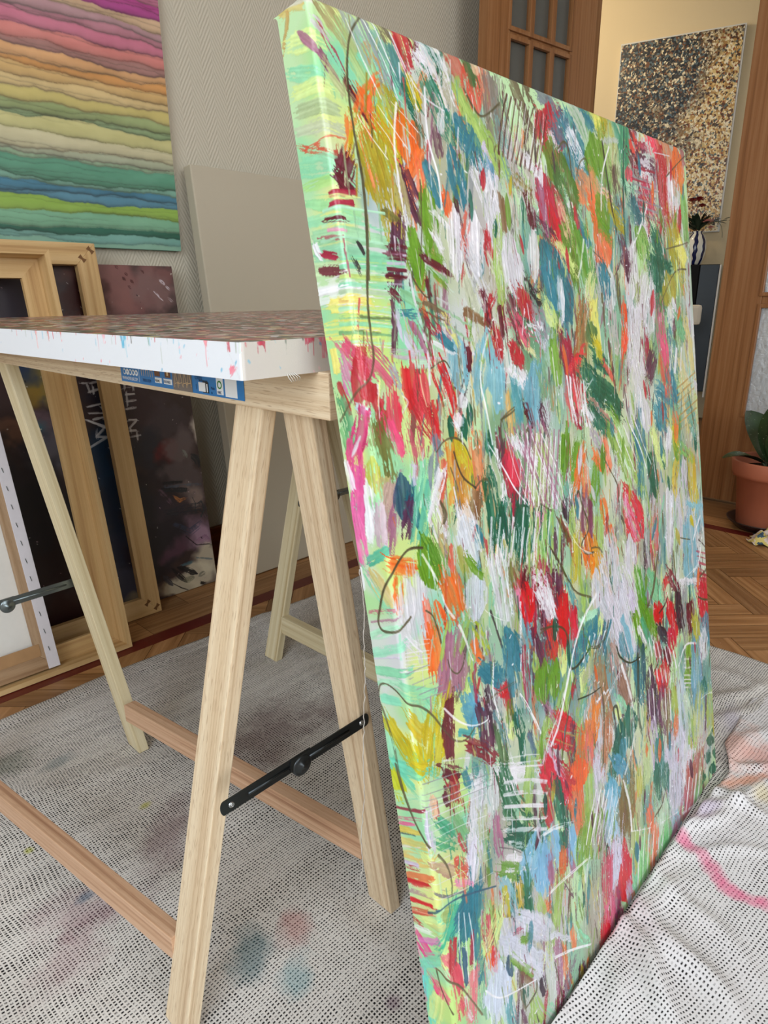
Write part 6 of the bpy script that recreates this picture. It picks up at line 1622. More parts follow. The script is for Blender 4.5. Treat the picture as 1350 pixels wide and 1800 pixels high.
(0, 695, 5160, 515, 5553, 312, 170, 110, 140, 95, 30),
(0, 756, 5387, 706, 5640, 235, 170, 120, 140, 95, 30),
(0, 1046, 5160, 1212, 5489, 130, 170, 190, 60, 95, 30),
(0, 1015, 5321, 1088, 5527, 137, 244, 108, 36, 95, 40),
(1, 1538, 5382, 1729, 5911, 361, 50, 128, 148, 95, 20),
(0, 1912, 5297, 1973, 5703, 244, 100, 170, 190, 95, 30),
(0, 1557, 5611, 1574, 6033, 266, 70, 140, 160, 95, 35),
(1, 1036, 5647, 1478, 5858, 249, 50, 128, 148, 95, 10),
(0, 1072, 5609, 1346, 5893, 162, 50, 128, 148, 95, 10),
(1, 714, 5869, 1083, 6157, 240, 84, 160, 190, 95, 5),
(0, 837, 5804, 869, 6069, 269, 84, 160, 190, 95, 10),
(0, 622, 6068, 818, 6187, 93, 80, 170, 170, 95, 20),
(0, 531, 5730, 438, 6198, 177, 104, 18, 42, 95, 10),
(0, 958, 5613, 933, 5885, 108, 176, 30, 66, 95, 20),
(0, 999, 5988, 1035, 6409, 285, 98, 48, 76, 95, 30),
(0, 748, 6258, 1090, 6589, 196, 140, 24, 40, 95, 25),
(0, 1111, 5860, 1143, 6316, 160, 64, 40, 60, 95, 40),
(0, 1397, 5953, 1484, 6336, 159, 196, 44, 56, 95, 30),
(0, 1330, 5979, 1413, 6036, 118, 222, 30, 44, 95, 20),
(0, 1464, 6269, 1471, 6406, 175, 108, 160, 36, 95, 25),
(0, 1251, 6391, 1267, 6801, 197, 70, 110, 60, 95, 30),
(1, 1477, 6371, 1467, 6598, 153, 222, 240, 150, 95, 25),
(0, 1578, 6362, 1609, 6911, 180, 14, 104, 78, 95, 50),
(0, 1819, 5795, 1826, 6305, 190, 176, 30, 66, 95, 40),
(0, 1203, 6160, 1365, 6622, 143, 100, 150, 160, 95, 50),
(0, 1758, 6670, 1852, 6922, 157, 80, 110, 130, 95, 40),
(1, 2018, 5838, 2043, 6086, 159, 160, 196, 96, 95, 25),
(1, 2131, 6004, 2082, 6466, 317, 108, 160, 36, 95, 15),
(1, 2422, 6045, 2370, 6540, 224, 108, 160, 36, 95, 20),
(0, 2693, 6073, 2606, 6332, 122, 222, 240, 150, 95, 25),
(0, 2615, 6505, 2382, 6906, 248, 160, 196, 96, 95, 15),
(0, 2177, 6760, 1904, 7032, 266, 160, 196, 96, 95, 20),
(0, 1896, 5028, 1995, 5402, 319, 196, 44, 56, 95, 30),
(0, 2049, 4928, 1991, 5059, 203, 104, 18, 42, 95, 40),
(0, 2328, 5131, 2449, 5689, 356, 104, 18, 42, 95, 30),
(0, 2308, 5047, 2470, 5576, 280, 226, 224, 232, 95, 40),
(0, 2723, 5463, 2670, 5980, 271, 222, 30, 44, 95, 15),
(0, 2625, 5147, 2649, 5437, 250, 98, 48, 76, 95, 30),
(0, 2414, 5676, 2358, 5978, 298, 200, 60, 40, 95, 40),
(0, 2066, 5583, 2205, 5995, 231, 98, 48, 76, 95, 40),
(0, 1827, 5043, 1863, 5204, 116, 232, 140, 180, 95, 25),
(0, 2404, 6788, 2533, 6960, 212, 222, 30, 44, 95, 10),
(0, 2215, 6968, 2493, 7179, 171, 222, 30, 44, 95, 15),
(0, 2038, 7105, 2473, 7519, 176, 196, 44, 56, 95, 30),
(0, 2119, 6464, 2360, 6810, 141, 170, 110, 140, 95, 40),
(3, 1519, 4204, 1347, 4639, 35, 226, 224, 232, 90, 40),
(3, 1593, 4223, 1419, 4661, 35, 226, 224, 232, 90, 40),
(3, 1669, 4242, 1493, 4684, 36, 226, 224, 232, 90, 40),
(3, 1745, 4261, 1567, 4706, 37, 226, 224, 232, 90, 40),
(3, 1823, 4280, 1643, 4729, 37, 226, 224, 232, 90, 40),
(3, 1902, 4300, 1721, 4753, 38, 226, 224, 232, 90, 40),
(3, 1983, 4320, 1799, 4777, 38, 226, 224, 232, 90, 40),
(3, 1624, 4127, 1498, 4545, 41, 14, 104, 78, 90, 35),
(3, 1752, 4157, 1625, 4582, 43, 14, 104, 78, 90, 35),
(3, 1885, 4189, 1755, 4619, 44, 14, 104, 78, 90, 35),
(3, 2021, 4221, 1890, 4658, 45, 14, 104, 78, 90, 35),
(3, 2162, 4254, 2028, 4698, 47, 14, 104, 78, 90, 35),
(3, 2307, 4289, 2171, 4739, 48, 14, 104, 78, 90, 35),
(3, 2456, 4324, 2318, 4781, 50, 14, 104, 78, 90, 35),
(3, 2610, 4361, 2469, 4825, 51, 14, 104, 78, 90, 35),
(3, 2110, 4242, 1939, 4801, 33, 240, 240, 246, 90, 30),
(3, 2240, 4273, 2066, 4839, 34, 240, 240, 246, 90, 30),
(3, 2374, 4305, 2197, 4879, 35, 240, 240, 246, 90, 30),
(3, 2511, 4337, 2331, 4919, 36, 240, 240, 246, 90, 30),
(3, 2653, 4371, 2470, 4961, 37, 240, 240, 246, 90, 30),
(3, 2220, 4379, 2082, 4938, 61, 160, 196, 96, 90, 40),
(3, 2368, 4416, 2227, 4983, 63, 160, 196, 96, 90, 40),
(3, 2519, 4454, 2376, 5030, 65, 160, 196, 96, 90, 40),
(3, 2676, 4492, 2531, 5078, 67, 160, 196, 96, 90, 40),
(3, 2837, 4533, 2690, 5128, 69, 160, 196, 96, 90, 40),
(0, 2002, 4289, 2012, 4767, 190, 14, 104, 78, 95, 30),
(0, 1891, 4190, 1825, 4370, 94, 222, 30, 44, 95, 30),
(0, 1741, 4154, 1644, 4340, 149, 14, 104, 78, 95, 20),
(3, 68, 4944, 372, 5033, 15, 226, 224, 232, 90, 45),
(3, 61, 4975, 365, 5066, 15, 226, 224, 232, 90, 45),
(3, 55, 5007, 359, 5098, 15, 226, 224, 232, 90, 45),
(3, 49, 5038, 352, 5131, 15, 226, 224, 232, 90, 45),
(3, 42, 5070, 346, 5164, 15, 226, 224, 232, 90, 45),
(3, 36, 5101, 339, 5197, 15, 226, 224, 232, 90, 45),
(3, 29, 5133, 332, 5230, 15, 226, 224, 232, 90, 45),
(3, 23, 5164, 326, 5262, 15, 226, 224, 232, 90, 45),
(3, 17, 5196, 319, 5295, 15, 226, 224, 232, 90, 45),
(3, -19, 5168, 292, 5193, 16, 150, 156, 160, 90, 50),
(3, 13, 5216, 327, 5256, 16, 150, 156, 160, 90, 50),
(3, 45, 5277, 363, 5320, 16, 150, 156, 160, 90, 50),
(3, 77, 5339, 398, 5385, 16, 150, 156, 160, 90, 50),
(3, 110, 5402, 435, 5451, 17, 150, 156, 160, 90, 50),
(3, 144, 5465, 471, 5517, 17, 150, 156, 160, 90, 50),
(3, 177, 5530, 509, 5584, 17, 150, 156, 160, 90, 50),
(0, 684, 6584, 850, 6753, 128, 226, 224, 232, 95, 30),
(0, 1064, 6725, 1843, 7164, 207, 226, 224, 232, 95, 50),
(3, 1374, 6744, 1977, 7031, 25, 226, 224, 232, 90, 50),
(3, 1364, 6796, 1967, 7087, 25, 226, 224, 232, 90, 50),
(3, 1354, 6850, 1956, 7144, 25, 226, 224, 232, 90, 50),
(0, 334, 6210, 722, 6388, 22, 226, 224, 232, 95, 40),
(3, 28, 6275, 1084, 6623, 14, 150, 156, 160, 90, 40),
(3, 17, 6326, 1073, 6681, 14, 150, 156, 160, 90, 40),
(3, 7, 6377, 1061, 6739, 14, 150, 156, 160, 90, 40),
(3, -3, 6431, 1050, 6797, 14, 150, 156, 160, 90, 40),
(3, -13, 6492, 1039, 6855, 14, 150, 156, 160, 90, 40),
(3, 443, 4210, 268, 4175, 98, 4259, -78, 4430, -177, 4639, -219, 4769, -176, 4840, -36, 4832, 100, 4787, 173, 4753, 36, 96, 88, 62, 95, 5),
(3, -362, 5486, -320, 5378, -232, 5349, -119, 5395, -17, 5482, 144, 5579, 281, 5727, 432, 5971, 558, 6123, 707, 6183, 856, 6134, 28, 96, 88, 62, 95, 5),
(3, -365, 5553, -314, 5673, -260, 5941, -247, 6208, -220, 6404, 33, 96, 88, 62, 95, 5),
(3, 378, 4765, 458, 4842, 502, 4987, 524, 5126, 29, 96, 88, 62, 95, 5),
(3, 587, 5317, 616, 5430, 706, 5503, 796, 5456, 839, 5371, 22, 96, 88, 62, 95, 5),
(3, 2192, 5671, 2414, 5676, 2664, 5791, 2775, 5959, 2748, 6223, 30, 96, 88, 62, 95, 5),
(3, 1089, 5977, 1302, 5966, 1614, 5994, 31, 96, 88, 62, 95, 5),
(3, 2571, 4815, 2725, 5019, 2848, 5218, 37, 96, 88, 62, 95, 5),
(3, 431, 4268, 535, 4455, 600, 4619, 658, 4833, 817, 5073, 957, 5472, 35, 240, 240, 246, 90, 50),
(3, 452, 5743, 619, 5945, 834, 6105, 1053, 6160, 1090, 6123, 25, 240, 240, 246, 90, 50),
(3, 2733, 6302, 2563, 6567, 2367, 6771, 2142, 6951, 1997, 7125, 80, 226, 224, 232, 90, 50),
(3, 1277, 5000, 1237, 5056, 1363, 5172, 1554, 5296, 15, 240, 240, 246, 90, 50),
(3, 1223, 5280, 1155, 5483, 1026, 5554, 35, 240, 240, 246, 90, 50),
(3, 1863, 5204, 1716, 5982, 46, 240, 240, 246, 90, 50),
(3, 1273, 5641, 1214, 5944, 1277, 6253, 36, 240, 240, 246, 90, 50),
(3, 1682, 6160, 1837, 6430, 1989, 6768, 46, 240, 240, 246, 90, 50),
(0, -311, 6159, 14, 6165, 206, 110, 218, 186, 95, 10),
(0, -309, 6261, -265, 6367, 222, 204, 212, 40, 95, 8),
(0, -51, 6074, 66, 6144, 128, 214, 190, 20, 95, 25),
(0, -366, 6455, -28, 6401, 82, 176, 230, 196, 95, 30),
(0, -321, 6561, -52, 6427, 44, 142, 220, 176, 95, 25),
(0, -374, 6616, 11, 6533, 41, 150, 30, 60, 95, 30),
(0, -395, 6731, -46, 6629, 33, 232, 70, 130, 95, 20),
(0, -383, 6780, -142, 6719, 41, 238, 84, 146, 95, 20),
(0, -374, 6848, -93, 6786, 81, 220, 200, 90, 95, 30),
(0, -357, 6877, -161, 6832, 32, 44, 84, 112, 95, 40),
(0, -352, 6965, -56, 6927, 122, 226, 190, 90, 95, 20),
(0, -362, 7024, -118, 6937, 33, 226, 224, 232, 95, 30),
(0, -360, 7132, 5, 7046, 150, 230, 190, 100, 95, 30),
(0, -90, 7013, -1, 7078, 124, 222, 240, 150, 95, 25),
(0, -371, 7191, -176, 7158, 67, 206, 196, 222, 95, 40),
(0, -358, 7241, -182, 7197, 54, 196, 44, 56, 95, 30),
(0, -356, 7350, -26, 7231, 96, 232, 110, 60, 95, 30),
(0, -391, 7422, -82, 7329, 81, 222, 30, 44, 95, 30),
(0, -385, 7513, -60, 7445, 67, 170, 110, 140, 95, 40),
(0, -379, 7603, -76, 7543, 80, 222, 30, 44, 95, 30),
(0, -381, 7736, -89, 7623, 95, 214, 80, 60, 95, 30),
(0, -372, 7807, -268, 7828, 82, 200, 60, 60, 95, 30),
(3, -394, 7442, -7, 7365, 11, 236, 196, 160, 90, 30),
(3, -414, 7677, -20, 7569, 11, 236, 196, 160, 90, 30),
(3, -425, 7740, -29, 7628, 11, 236, 196, 160, 90, 30),
(0, -134, 7646, -1, 7577, 37, 44, 84, 112, 95, 25),
(0, -192, 7751, -64, 7720, 122, 222, 240, 150, 95, 25),
(0, -346, 7908, -170, 7870, 80, 240, 240, 246, 95, 25),
(0, -336, 7979, -214, 8140, 176, 248, 40, 140, 95, 10),
(0, -303, 8037, -55, 7918, 82, 220, 120, 190, 95, 40),
(0, -382, 8120, -354, 8337, 114, 250, 140, 190, 95, 40),
(0, -369, 8424, -372, 8704, 124, 236, 100, 160, 95, 30),
(0, -330, 8323, -68, 8131, 119, 130, 226, 200, 95, 25),
(0, -270, 8482, -309, 8982, 179, 100, 230, 220, 95, 20),
(0, -387, 8793, -382, 9031, 61, 240, 240, 246, 95, 25),
(0, -178, 8176, 232, 7979, 156, 142, 220, 176, 95, 25),
(0, -55, 7788, 107, 7806, 144, 200, 200, 120, 95, 25),
(1, 36, 7641, 277, 7750, 189, 170, 190, 110, 95, 25),
(0, 230, 7715, 24, 7962, 239, 50, 180, 150, 95, 15),
(0, 251, 7881, 490, 7796, 321, 50, 128, 148, 95, 10),
(0, 503, 7729, 375, 8092, 383, 30, 120, 140, 95, 15),
(0, 247, 8181, 229, 8554, 149, 60, 100, 130, 95, 40),
(0, 474, 8170, 488, 8698, 174, 50, 128, 148, 95, 30),
(0, 75, 7966, -14, 8175, 142, 222, 240, 150, 95, 25),
(0, -2, 8092, 148, 8406, 173, 230, 110, 130, 95, 50),
(0, 120, 8003, 135, 8472, 136, 196, 44, 56, 95, 40),
(0, 418, 8165, 368, 8417, 78, 176, 30, 66, 95, 20),
(0, 653, 8153, 658, 8437, 182, 210, 40, 80, 95, 20),
(0, 765, 8360, 658, 8437, 279, 222, 240, 150, 95, 10),
(1, 704, 8515, 734, 8846, 151, 232, 40, 60, 95, 10),
(0, 631, 8576, 664, 8725, 111, 244, 108, 36, 95, 20),
(0, -144, 8482, -73, 8553, 191, 246, 70, 130, 95, 30),
(0, 108, 8334, 146, 8833, 199, 230, 80, 100, 95, 50),
(0, -164, 8612, -254, 8907, 170, 222, 240, 150, 95, 25),
(0, 370, 8557, 259, 8977, 233, 230, 120, 130, 95, 50),
(0, 501, 8629, 516, 9172, 177, 130, 180, 150, 95, 40),
(0, 203, 8687, 259, 8977, 82, 226, 224, 232, 95, 40),
(1, 860, 6627, 522, 7629, 324, 206, 208, 216, 95, 5),
(0, 786, 6713, 638, 7180, 233, 210, 212, 220, 95, 10),
(1, 657, 7230, 516, 7662, 293, 216, 212, 232, 95, 5),
(1, 997, 6836, 939, 7298, 319, 200, 206, 204, 95, 12),
(0, 1055, 6851, 985, 7058, 281, 204, 208, 210, 95, 15),
(1, 1326, 6910, 1227, 7264, 294, 226, 224, 232, 95, 10),
(0, 1415, 6960, 1338, 7193, 168, 226, 224, 232, 95, 40),
(0, 350, 6321, 531, 6458, 164, 104, 18, 42, 95, 30),
(0, 421, 6483, 446, 6622, 194, 170, 20, 40, 95, 25),
(0, 306, 6539, 340, 6629, 112, 104, 18, 42, 95, 30),
(0, 629, 6514, 663, 6623, 147, 50, 128, 148, 95, 30),
(0, 153, 6551, 157, 6657, 131, 196, 44, 56, 95, 50),
(0, 122, 6463, 135, 6644, 128, 236, 196, 160, 95, 40),
(0, 167, 6733, 323, 6975, 158, 70, 170, 130, 95, 20),
(0, 402, 6846, 514, 7099, 165, 120, 180, 120, 95, 35),
(0, 107, 6905, 301, 7087, 129, 50, 160, 110, 95, 20),
(0, 418, 7037, 488, 7230, 96, 196, 44, 56, 95, 40),
(0, 54, 6559, 36, 6892, 134, 206, 196, 222, 95, 30),
(0, -1, 7078, 254, 7327, 141, 180, 140, 120, 95, 40),
(0, 326, 7231, 443, 7460, 154, 214, 90, 70, 95, 40),
(0, 281, 7456, 516, 7662, 103, 232, 140, 180, 95, 40),
(0, 14, 7372, 411, 7624, 92, 90, 80, 110, 95, 50),
(0, 812, 7027, 766, 7570, 221, 180, 190, 150, 95, 50),
(3, -19, 6465, 874, 6708, 12, 226, 224, 232, 90, 35),
(3, -21, 6537, 873, 6787, 12, 226, 224, 232, 90, 35),
(3, -23, 6610, 873, 6865, 12, 226, 224, 232, 90, 35),
(3, -25, 6682, 872, 6944, 12, 226, 224, 232, 90, 35),
(3, -28, 6756, 872, 7023, 12, 226, 224, 232, 90, 35),
(3, -30, 6829, 871, 7102, 12, 226, 224, 232, 90, 35),
(3, -32, 6903, 871, 7182, 12, 226, 224, 232, 90, 35),
(3, -34, 6977, 870, 7262, 12, 226, 224, 232, 90, 35),
(3, -37, 7052, 870, 7342, 12, 226, 224, 232, 90, 35),
(3, -39, 7127, 869, 7423, 12, 226, 224, 232, 90, 35),
(3, -41, 7203, 868, 7504, 12, 226, 224, 232, 90, 35),
(3, -43, 7279, 868, 7586, 12, 226, 224, 232, 90, 35),
(3, -46, 7355, 867, 7668, 12, 226, 224, 232, 90, 35),
(3, -48, 7431, 867, 7750, 12, 226, 224, 232, 90, 35),
(3, -20, 7569, 299, 7636, 879, 7925, 27, 44, 84, 112, 95, 5),
(0, 1211, 6844, 1532, 7596, 295, 40, 110, 70, 95, 35),
(3, 1223, 6948, 2006, 7380, 60, 226, 224, 232, 90, 45),
(3, 1200, 7071, 1981, 7514, 60, 226, 224, 232, 90, 45),
(3, 1176, 7194, 1956, 7649, 60, 226, 224, 232, 90, 45),
(3, 1153, 7317, 1932, 7784, 60, 226, 224, 232, 90, 45),
(3, 1129, 7440, 1907, 7919, 60, 226, 224, 232, 90, 45),
(0, 1705, 7043, 1591, 7468, 212, 160, 196, 96, 95, 20),
(0, 1952, 7265, 2018, 7729, 189, 196, 44, 56, 95, 35),
(0, 2034, 7227, 2438, 7830, 298, 226, 40, 60, 95, 25),
(0, 2208, 7324, 2397, 7828, 171, 206, 196, 222, 95, 40),
(0, 2606, 7591, 2655, 8282, 375, 236, 110, 60, 95, 25),
(0, 2979, 7709, 2908, 8371, 262, 160, 196, 96, 95, 30),
(0, 2316, 7823, 2338, 8151, 177, 14, 104, 78, 95, 30),
(0, 1241, 7532, 1609, 7938, 262, 14, 104, 78, 95, 30),
(0, 1023, 7828, 1306, 8067, 195, 110, 160, 60, 95, 40),
(1, 1701, 7830, 1400, 8301, 466, 132, 190, 222, 95, 5),
(1, 1838, 8090, 1664, 8624, 349, 132, 190, 222, 95, 5),
(0, 2072, 8069, 2049, 8409, 220, 150, 190, 220, 95, 15),
(1, 2481, 8288, 2339, 8608, 270, 136, 190, 224, 95, 8),
(0, 2229, 8305, 2214, 8613, 151, 196, 44, 56, 95, 25),
(0, 1191, 7620, 1484, 7855, 67, 226, 224, 232, 95, 20),
(0, 1132, 7762, 1364, 7941, 83, 226, 224, 232, 95, 40),
(0, 1076, 7885, 1896, 8393, 53, 226, 224, 232, 95, 45),
(0, 1332, 8294, 1351, 8563, 350, 20, 110, 70, 95, 15),
(1, 1817, 8825, 1735, 8853, 234, 232, 130, 80, 95, 25),
(0, 1013, 7229, 1029, 7632, 163, 170, 110, 140, 95, 40),
(0, 845, 7469, 859, 7713, 130, 50, 128, 148, 95, 40),
(0, 1884, 8252, 1882, 8471, 103, 176, 30, 66, 95, 25),
(0, 2287, 8208, 2385, 8825, 168, 170, 110, 140, 95, 40),
(0, 996, 7969, 1171, 8427, 172, 128, 188, 204, 95, 30),
(0, 1011, 8061, 1020, 8520, 112, 204, 184, 20, 95, 40),
(0, 1279, 8214, 1274, 8420, 153, 220, 180, 60, 95, 30),
(0, 2069, 8739, 1854, 9263, 256, 160, 196, 96, 95, 10),
(0, 1617, 8677, 1654, 8881, 172, 160, 196, 96, 95, 10),
(1, 1106, 8419, 1885, 9310, 256, 206, 208, 224, 95, 5),
(0, 1246, 8568, 1618, 9076, 196, 214, 214, 230, 95, 8),
(1, 946, 8400, 994, 8834, 367, 204, 206, 220, 95, 5),
(0, 958, 8678, 1556, 9409, 215, 208, 212, 230, 95, 8),
(0, 1249, 9108, 1491, 9558, 175, 210, 212, 228, 95, 10),
(0, 707, 8823, 712, 9288, 404, 206, 216, 236, 95, 6),
(1, 771, 8816, 655, 9257, 546, 206, 216, 236, 95, 6),
(0, 1748, 9201, 2315, 9700, 90, 214, 216, 228, 95, 30),
(0, 1126, 8665, 1188, 8693, 82, 176, 30, 66, 95, 25),
(0, 1227, 8852, 1356, 8912, 104, 108, 160, 36, 95, 25),
(1, 930, 8823, 977, 9096, 149, 44, 84, 112, 95, 25),
(0, 1015, 8894, 1340, 9384, 104, 108, 160, 36, 95, 30),
(0, 1127, 9202, 1291, 9453, 87, 132, 96, 62, 95, 40),
(0, 1488, 9578, 1524, 9792, 141, 64, 40, 60, 95, 40),
(0, 2000, 9566, 2063, 10145, 133, 230, 120, 60, 95, 30),
(0, 2365, 9667, 2578, 9986, 129, 142, 220, 176, 95, 40),
(0, 2220, 9505, 2258, 9776, 135, 232, 130, 80, 95, 30),
(0, 1866, 9411, 1832, 10040, 219, 170, 110, 140, 95, 40),
(0, 2182, 9956, 1873, 10268, 298, 130, 90, 120, 95, 40),
(0, 2366, 10159, 2366, 10409, 235, 98, 48, 76, 95, 40),
(0, 1289, 9653, 1436, 10060, 247, 160, 196, 96, 95, 40),
(0, 861, 9358, 883, 9592, 210, 84, 160, 170, 95, 30),
(0, 1078, 9642, 1117, 9809, 97, 98, 48, 76, 95, 30),
(0, 1590, 10061, 1914, 10500, 160, 142, 220, 176, 95, 30),
(0, 1817, 10123, 1795, 10246, 240, 140, 50, 80, 95, 50),
(3, -266, 6144, -240, 6340, -163, 6606, -89, 6767, 8, 6909, 40, 96, 88, 62, 95, 5),
(3, 105, 7044, 198, 7215, 235, 7423, 210, 7551, 29, 96, 88, 62, 95, 5),
(3, -130, 8262, -53, 8292, 132, 8488, 292, 8807, 414, 9079, 34, 120, 104, 72, 95, 5),
(3, -133, 8283, -102, 8475, 5, 8723, 28, 96, 88, 62, 95, 5),
(3, 1791, 9605, 1864, 10092, 1933, 10396, 2174, 10242, 2565, 10326, 35, 96, 88, 62, 95, 5),
(3, 1392, 9495, 1366, 9631, 1145, 9658, 43, 96, 88, 62, 95, 5),
(3, 1011, 7561, 1236, 7731, 1378, 7867, 16, 52, 44, 50, 95, 5),
(3, 1542, 7727, 1891, 7801, 19, 96, 88, 62, 95, 5),
(3, 1825, 7953, 2079, 8029, 2417, 8178, 36, 240, 240, 246, 90, 50),
(3, 1801, 8702, 2108, 8744, 2431, 8810, 2818, 8886, 44, 240, 240, 246, 90, 50),
(3, 1802, 9544, 2216, 9766, 2639, 10035, 44, 240, 240, 246, 90, 50),
(3, 512, 8881, 709, 9138, 1003, 9312, 1392, 9495, 26, 240, 240, 246, 90, 50),
(3, 253, 8148, 395, 8283, 17, 240, 240, 246, 90, 50),
(3, 271, 7783, 212, 8500, 15, 240, 240, 246, 90, 40),
(3, 342, 7837, 283, 8561, 15, 240, 240, 246, 90, 40),
(3, 414, 7892, 356, 8624, 16, 240, 240, 246, 90, 40),
(0, 2174, 125, 2191, 327, 149, 200, 100, 80, 95, 30),
(0, 2339, 152, 2384, 689, 496, 130, 120, 110, 95, 40),
(0, 2785, 35, 2986, 347, 436, 110, 96, 70, 95, 40),
(0, 3218, 16, 3518, 127, 333, 120, 130, 140, 95, 50),
(0, 2086, 580, 2491, 925, 185, 160, 196, 96, 95, 15),
(0, 2126, 664, 2208, 834, 178, 160, 196, 96, 95, 20),
(1, 2045, 794, 2143, 1024, 177, 110, 160, 190, 95, 25),
(0, 2389, 504, 2491, 925, 351, 120, 160, 160, 95, 50),
(0, 2598, 691, 2843, 1116, 422, 190, 180, 180, 95, 50),
(3, 2483, 169, 2226, 740, 31, 96, 50, 50, 90, 35),
(3, 2560, 176, 2300, 752, 32, 96, 50, 50, 90, 35),
(3, 2638, 183, 2375, 764, 32, 96, 50, 50, 90, 35),
(3, 2717, 191, 2452, 776, 33, 96, 50, 50, 90, 35),
(3, 2798, 198, 2529, 788, 33, 96, 50, 50, 90, 35),
(3, 2881, 205, 2609, 800, 34, 96, 50, 50, 90, 35),
(3, 2965, 213, 2689, 813, 34, 96, 50, 50, 90, 35),
(3, 3050, 220, 2771, 826, 35, 96, 50, 50, 90, 35),
(3, 3137, 228, 2854, 839, 36, 96, 50, 50, 90, 35),
(3, 3225, 236, 2939, 852, 36, 96, 50, 50, 90, 35),
(3, 3315, 244, 3025, 866, 37, 96, 50, 50, 90, 35),
(3, 2514, 164, 2271, 734, 16, 240, 240, 246, 90, 30),
(3, 2591, 170, 2346, 746, 16, 240, 240, 246, 90, 30),
(3, 2670, 178, 2422, 758, 16, 240, 240, 246, 90, 30),
(3, 2750, 185, 2499, 770, 17, 240, 240, 246, 90, 30),
(3, 2832, 192, 2577, 782, 17, 240, 240, 246, 90, 30),
(3, 2915, 199, 2657, 794, 17, 240, 240, 246, 90, 30),
(3, 2999, 207, 2739, 807, 18, 240, 240, 246, 90, 30),
(3, 3085, 214, 2821, 820, 18, 240, 240, 246, 90, 30),
(3, 3172, 222, 2906, 833, 18, 240, 240, 246, 90, 30),
(3, 3261, 230, 2991, 846, 19, 240, 240, 246, 90, 30),
(1, 3365, 170, 3341, 694, 553, 206, 30, 56, 95, 10),
(0, 3197, 313, 3448, 510, 219, 196, 44, 56, 95, 30),
(0, 3466, 610, 3441, 545, 230, 255, 70, 100, 95, 25),
(0, 3623, 159, 3752, 293, 215, 176, 30, 66, 95, 30),
(0, 3731, 193, 3999, 470, 367, 50, 128, 148, 95, 20),
(0, 4165, -3, 4393, 139, 239, 50, 128, 148, 95, 15),
(0, 3591, 335, 4001, 686, 411, 64, 130, 150, 95, 30),
(0, 3915, 40, 4192, 316, 226, 190, 200, 190, 95, 50),
(0, 3785, 323, 4057, 607, 221, 226, 224, 232, 95, 50),
(0, 3351, 439, 3483, 522, 148, 226, 224, 232, 95, 35),
(0, 4420, -11, 4490, 87, 173, 232, 228, 110, 95, 25),
(0, 3292, 565, 3390, 826, 301, 110, 140, 50, 95, 20),
(0, 3537, 636, 3858, 1028, 291, 90, 130, 50, 95, 20),
(0, 3428, 822, 3635, 1154, 296, 70, 110, 60, 95, 25),
(1, 3032, 832, 3474, 1614, 569, 200, 30, 66, 95, 20),
(0, 3061, 862, 3132, 1434, 219, 170, 110, 140, 95, 30),
(0, 3238, 1254, 3336, 1530, 298, 220, 30, 50, 95, 20),
(0, 3030, 1406, 3323, 1601, 247, 98, 48, 76, 95, 30),
(0, 3082, 561, 3077, 961, 142, 226, 224, 232, 95, 40),
(0, 2816, 727, 3061, 862, 156, 226, 224, 232, 95, 40),
(0, 3091, 510, 3095, 675, 107, 160, 196, 96, 95, 25),
(0, 4641, -12, 4744, 178, 417, 182, 166, 26, 95, 20),
(0, 4500, 30, 4571, 130, 174, 232, 228, 110, 95, 25),
(0, 5112, -33, 5278, 157, 510, 80, 160, 130, 95, 30),
(1, 4364, 309, 4513, 721, 592, 104, 154, 36, 95, 10),
(0, 4630, 308, 4711, 642, 335, 108, 160, 36, 95, 20),
(0, 4823, 262, 4983, 730, 443, 180, 200, 140, 95, 30),
(0, 5292, 75, 5199, 627, 299, 60, 150, 110, 95, 30),
(0, 4633, 289, 5068, 227, 76, 190, 200, 190, 95, 30),
(1, 5456, 10, 5699, 136, 227, 104, 18, 42, 95, 10),
(0, 6002, -33, 6046, 44, 282, 255, 70, 100, 95, 5),
(0, 5535, 160, 5620, 291, 310, 232, 70, 60, 95, 25),
(0, 5744, 192, 5964, 203, 144, 176, 30, 66, 95, 20),
(0, 6280, 31, 6373, 191, 351, 255, 70, 100, 95, 20),
(1, 5377, 485, 5342, 693, 307, 250, 60, 90, 95, 25),
(0, 5832, -7, 5885, 5, 152, 222, 240, 150, 95, 25),
(0, 6525, -4, 6832, 447, 538, 214, 130, 90, 95, 30),
(1, 7030, 13, 7203, 641, 482, 244, 108, 36, 95, 15),
(0, 7238, -39, 7338, 204, 346, 170, 110, 110, 95, 30),
(0, 6435, 183, 6644, 423, 332, 196, 44, 56, 95, 30),
(0, 5671, 305, 6156, 435, 369, 98, 48, 76, 95, 40),
(0, 5451, 354, 5592, 459, 253, 104, 18, 42, 95, 30),
(0, 5769, 375, 6045, 405, 127, 226, 224, 232, 95, 20),
(0, 5744, 525, 6024, 536, 140, 226, 224, 232, 95, 15),
(3, 5483, 472, 6209, 472, 54, 176, 30, 66, 90, 30),
(3, 5459, 619, 6184, 627, 54, 176, 30, 66, 90, 30),
(0, 5829, 685, 6019, 926, 464, 200, 50, 90, 95, 40),
(0, 6506, 505, 6629, 922, 509, 200, 24, 40, 95, 25),
(0, 6766, 454, 6760, 912, 262, 226, 224, 232, 95, 30),
(0, 7011, 566, 7014, 986, 273, 226, 224, 232, 95, 40),
(0, 5681, 911, 5802, 1202, 386, 176, 30, 66, 95, 30),
(0, 6117, 1050, 6325, 1261, 298, 200, 50, 80, 95, 40),
(0, 5709, 1079, 5787, 1290, 223, 226, 224, 232, 95, 40),
(0, 5777, 1356, 6066, 1364, 91, 226, 224, 232, 95, 20),
(1, 3911, 732, 4268, 1105, 410, 240, 140, 90, 95, 15),
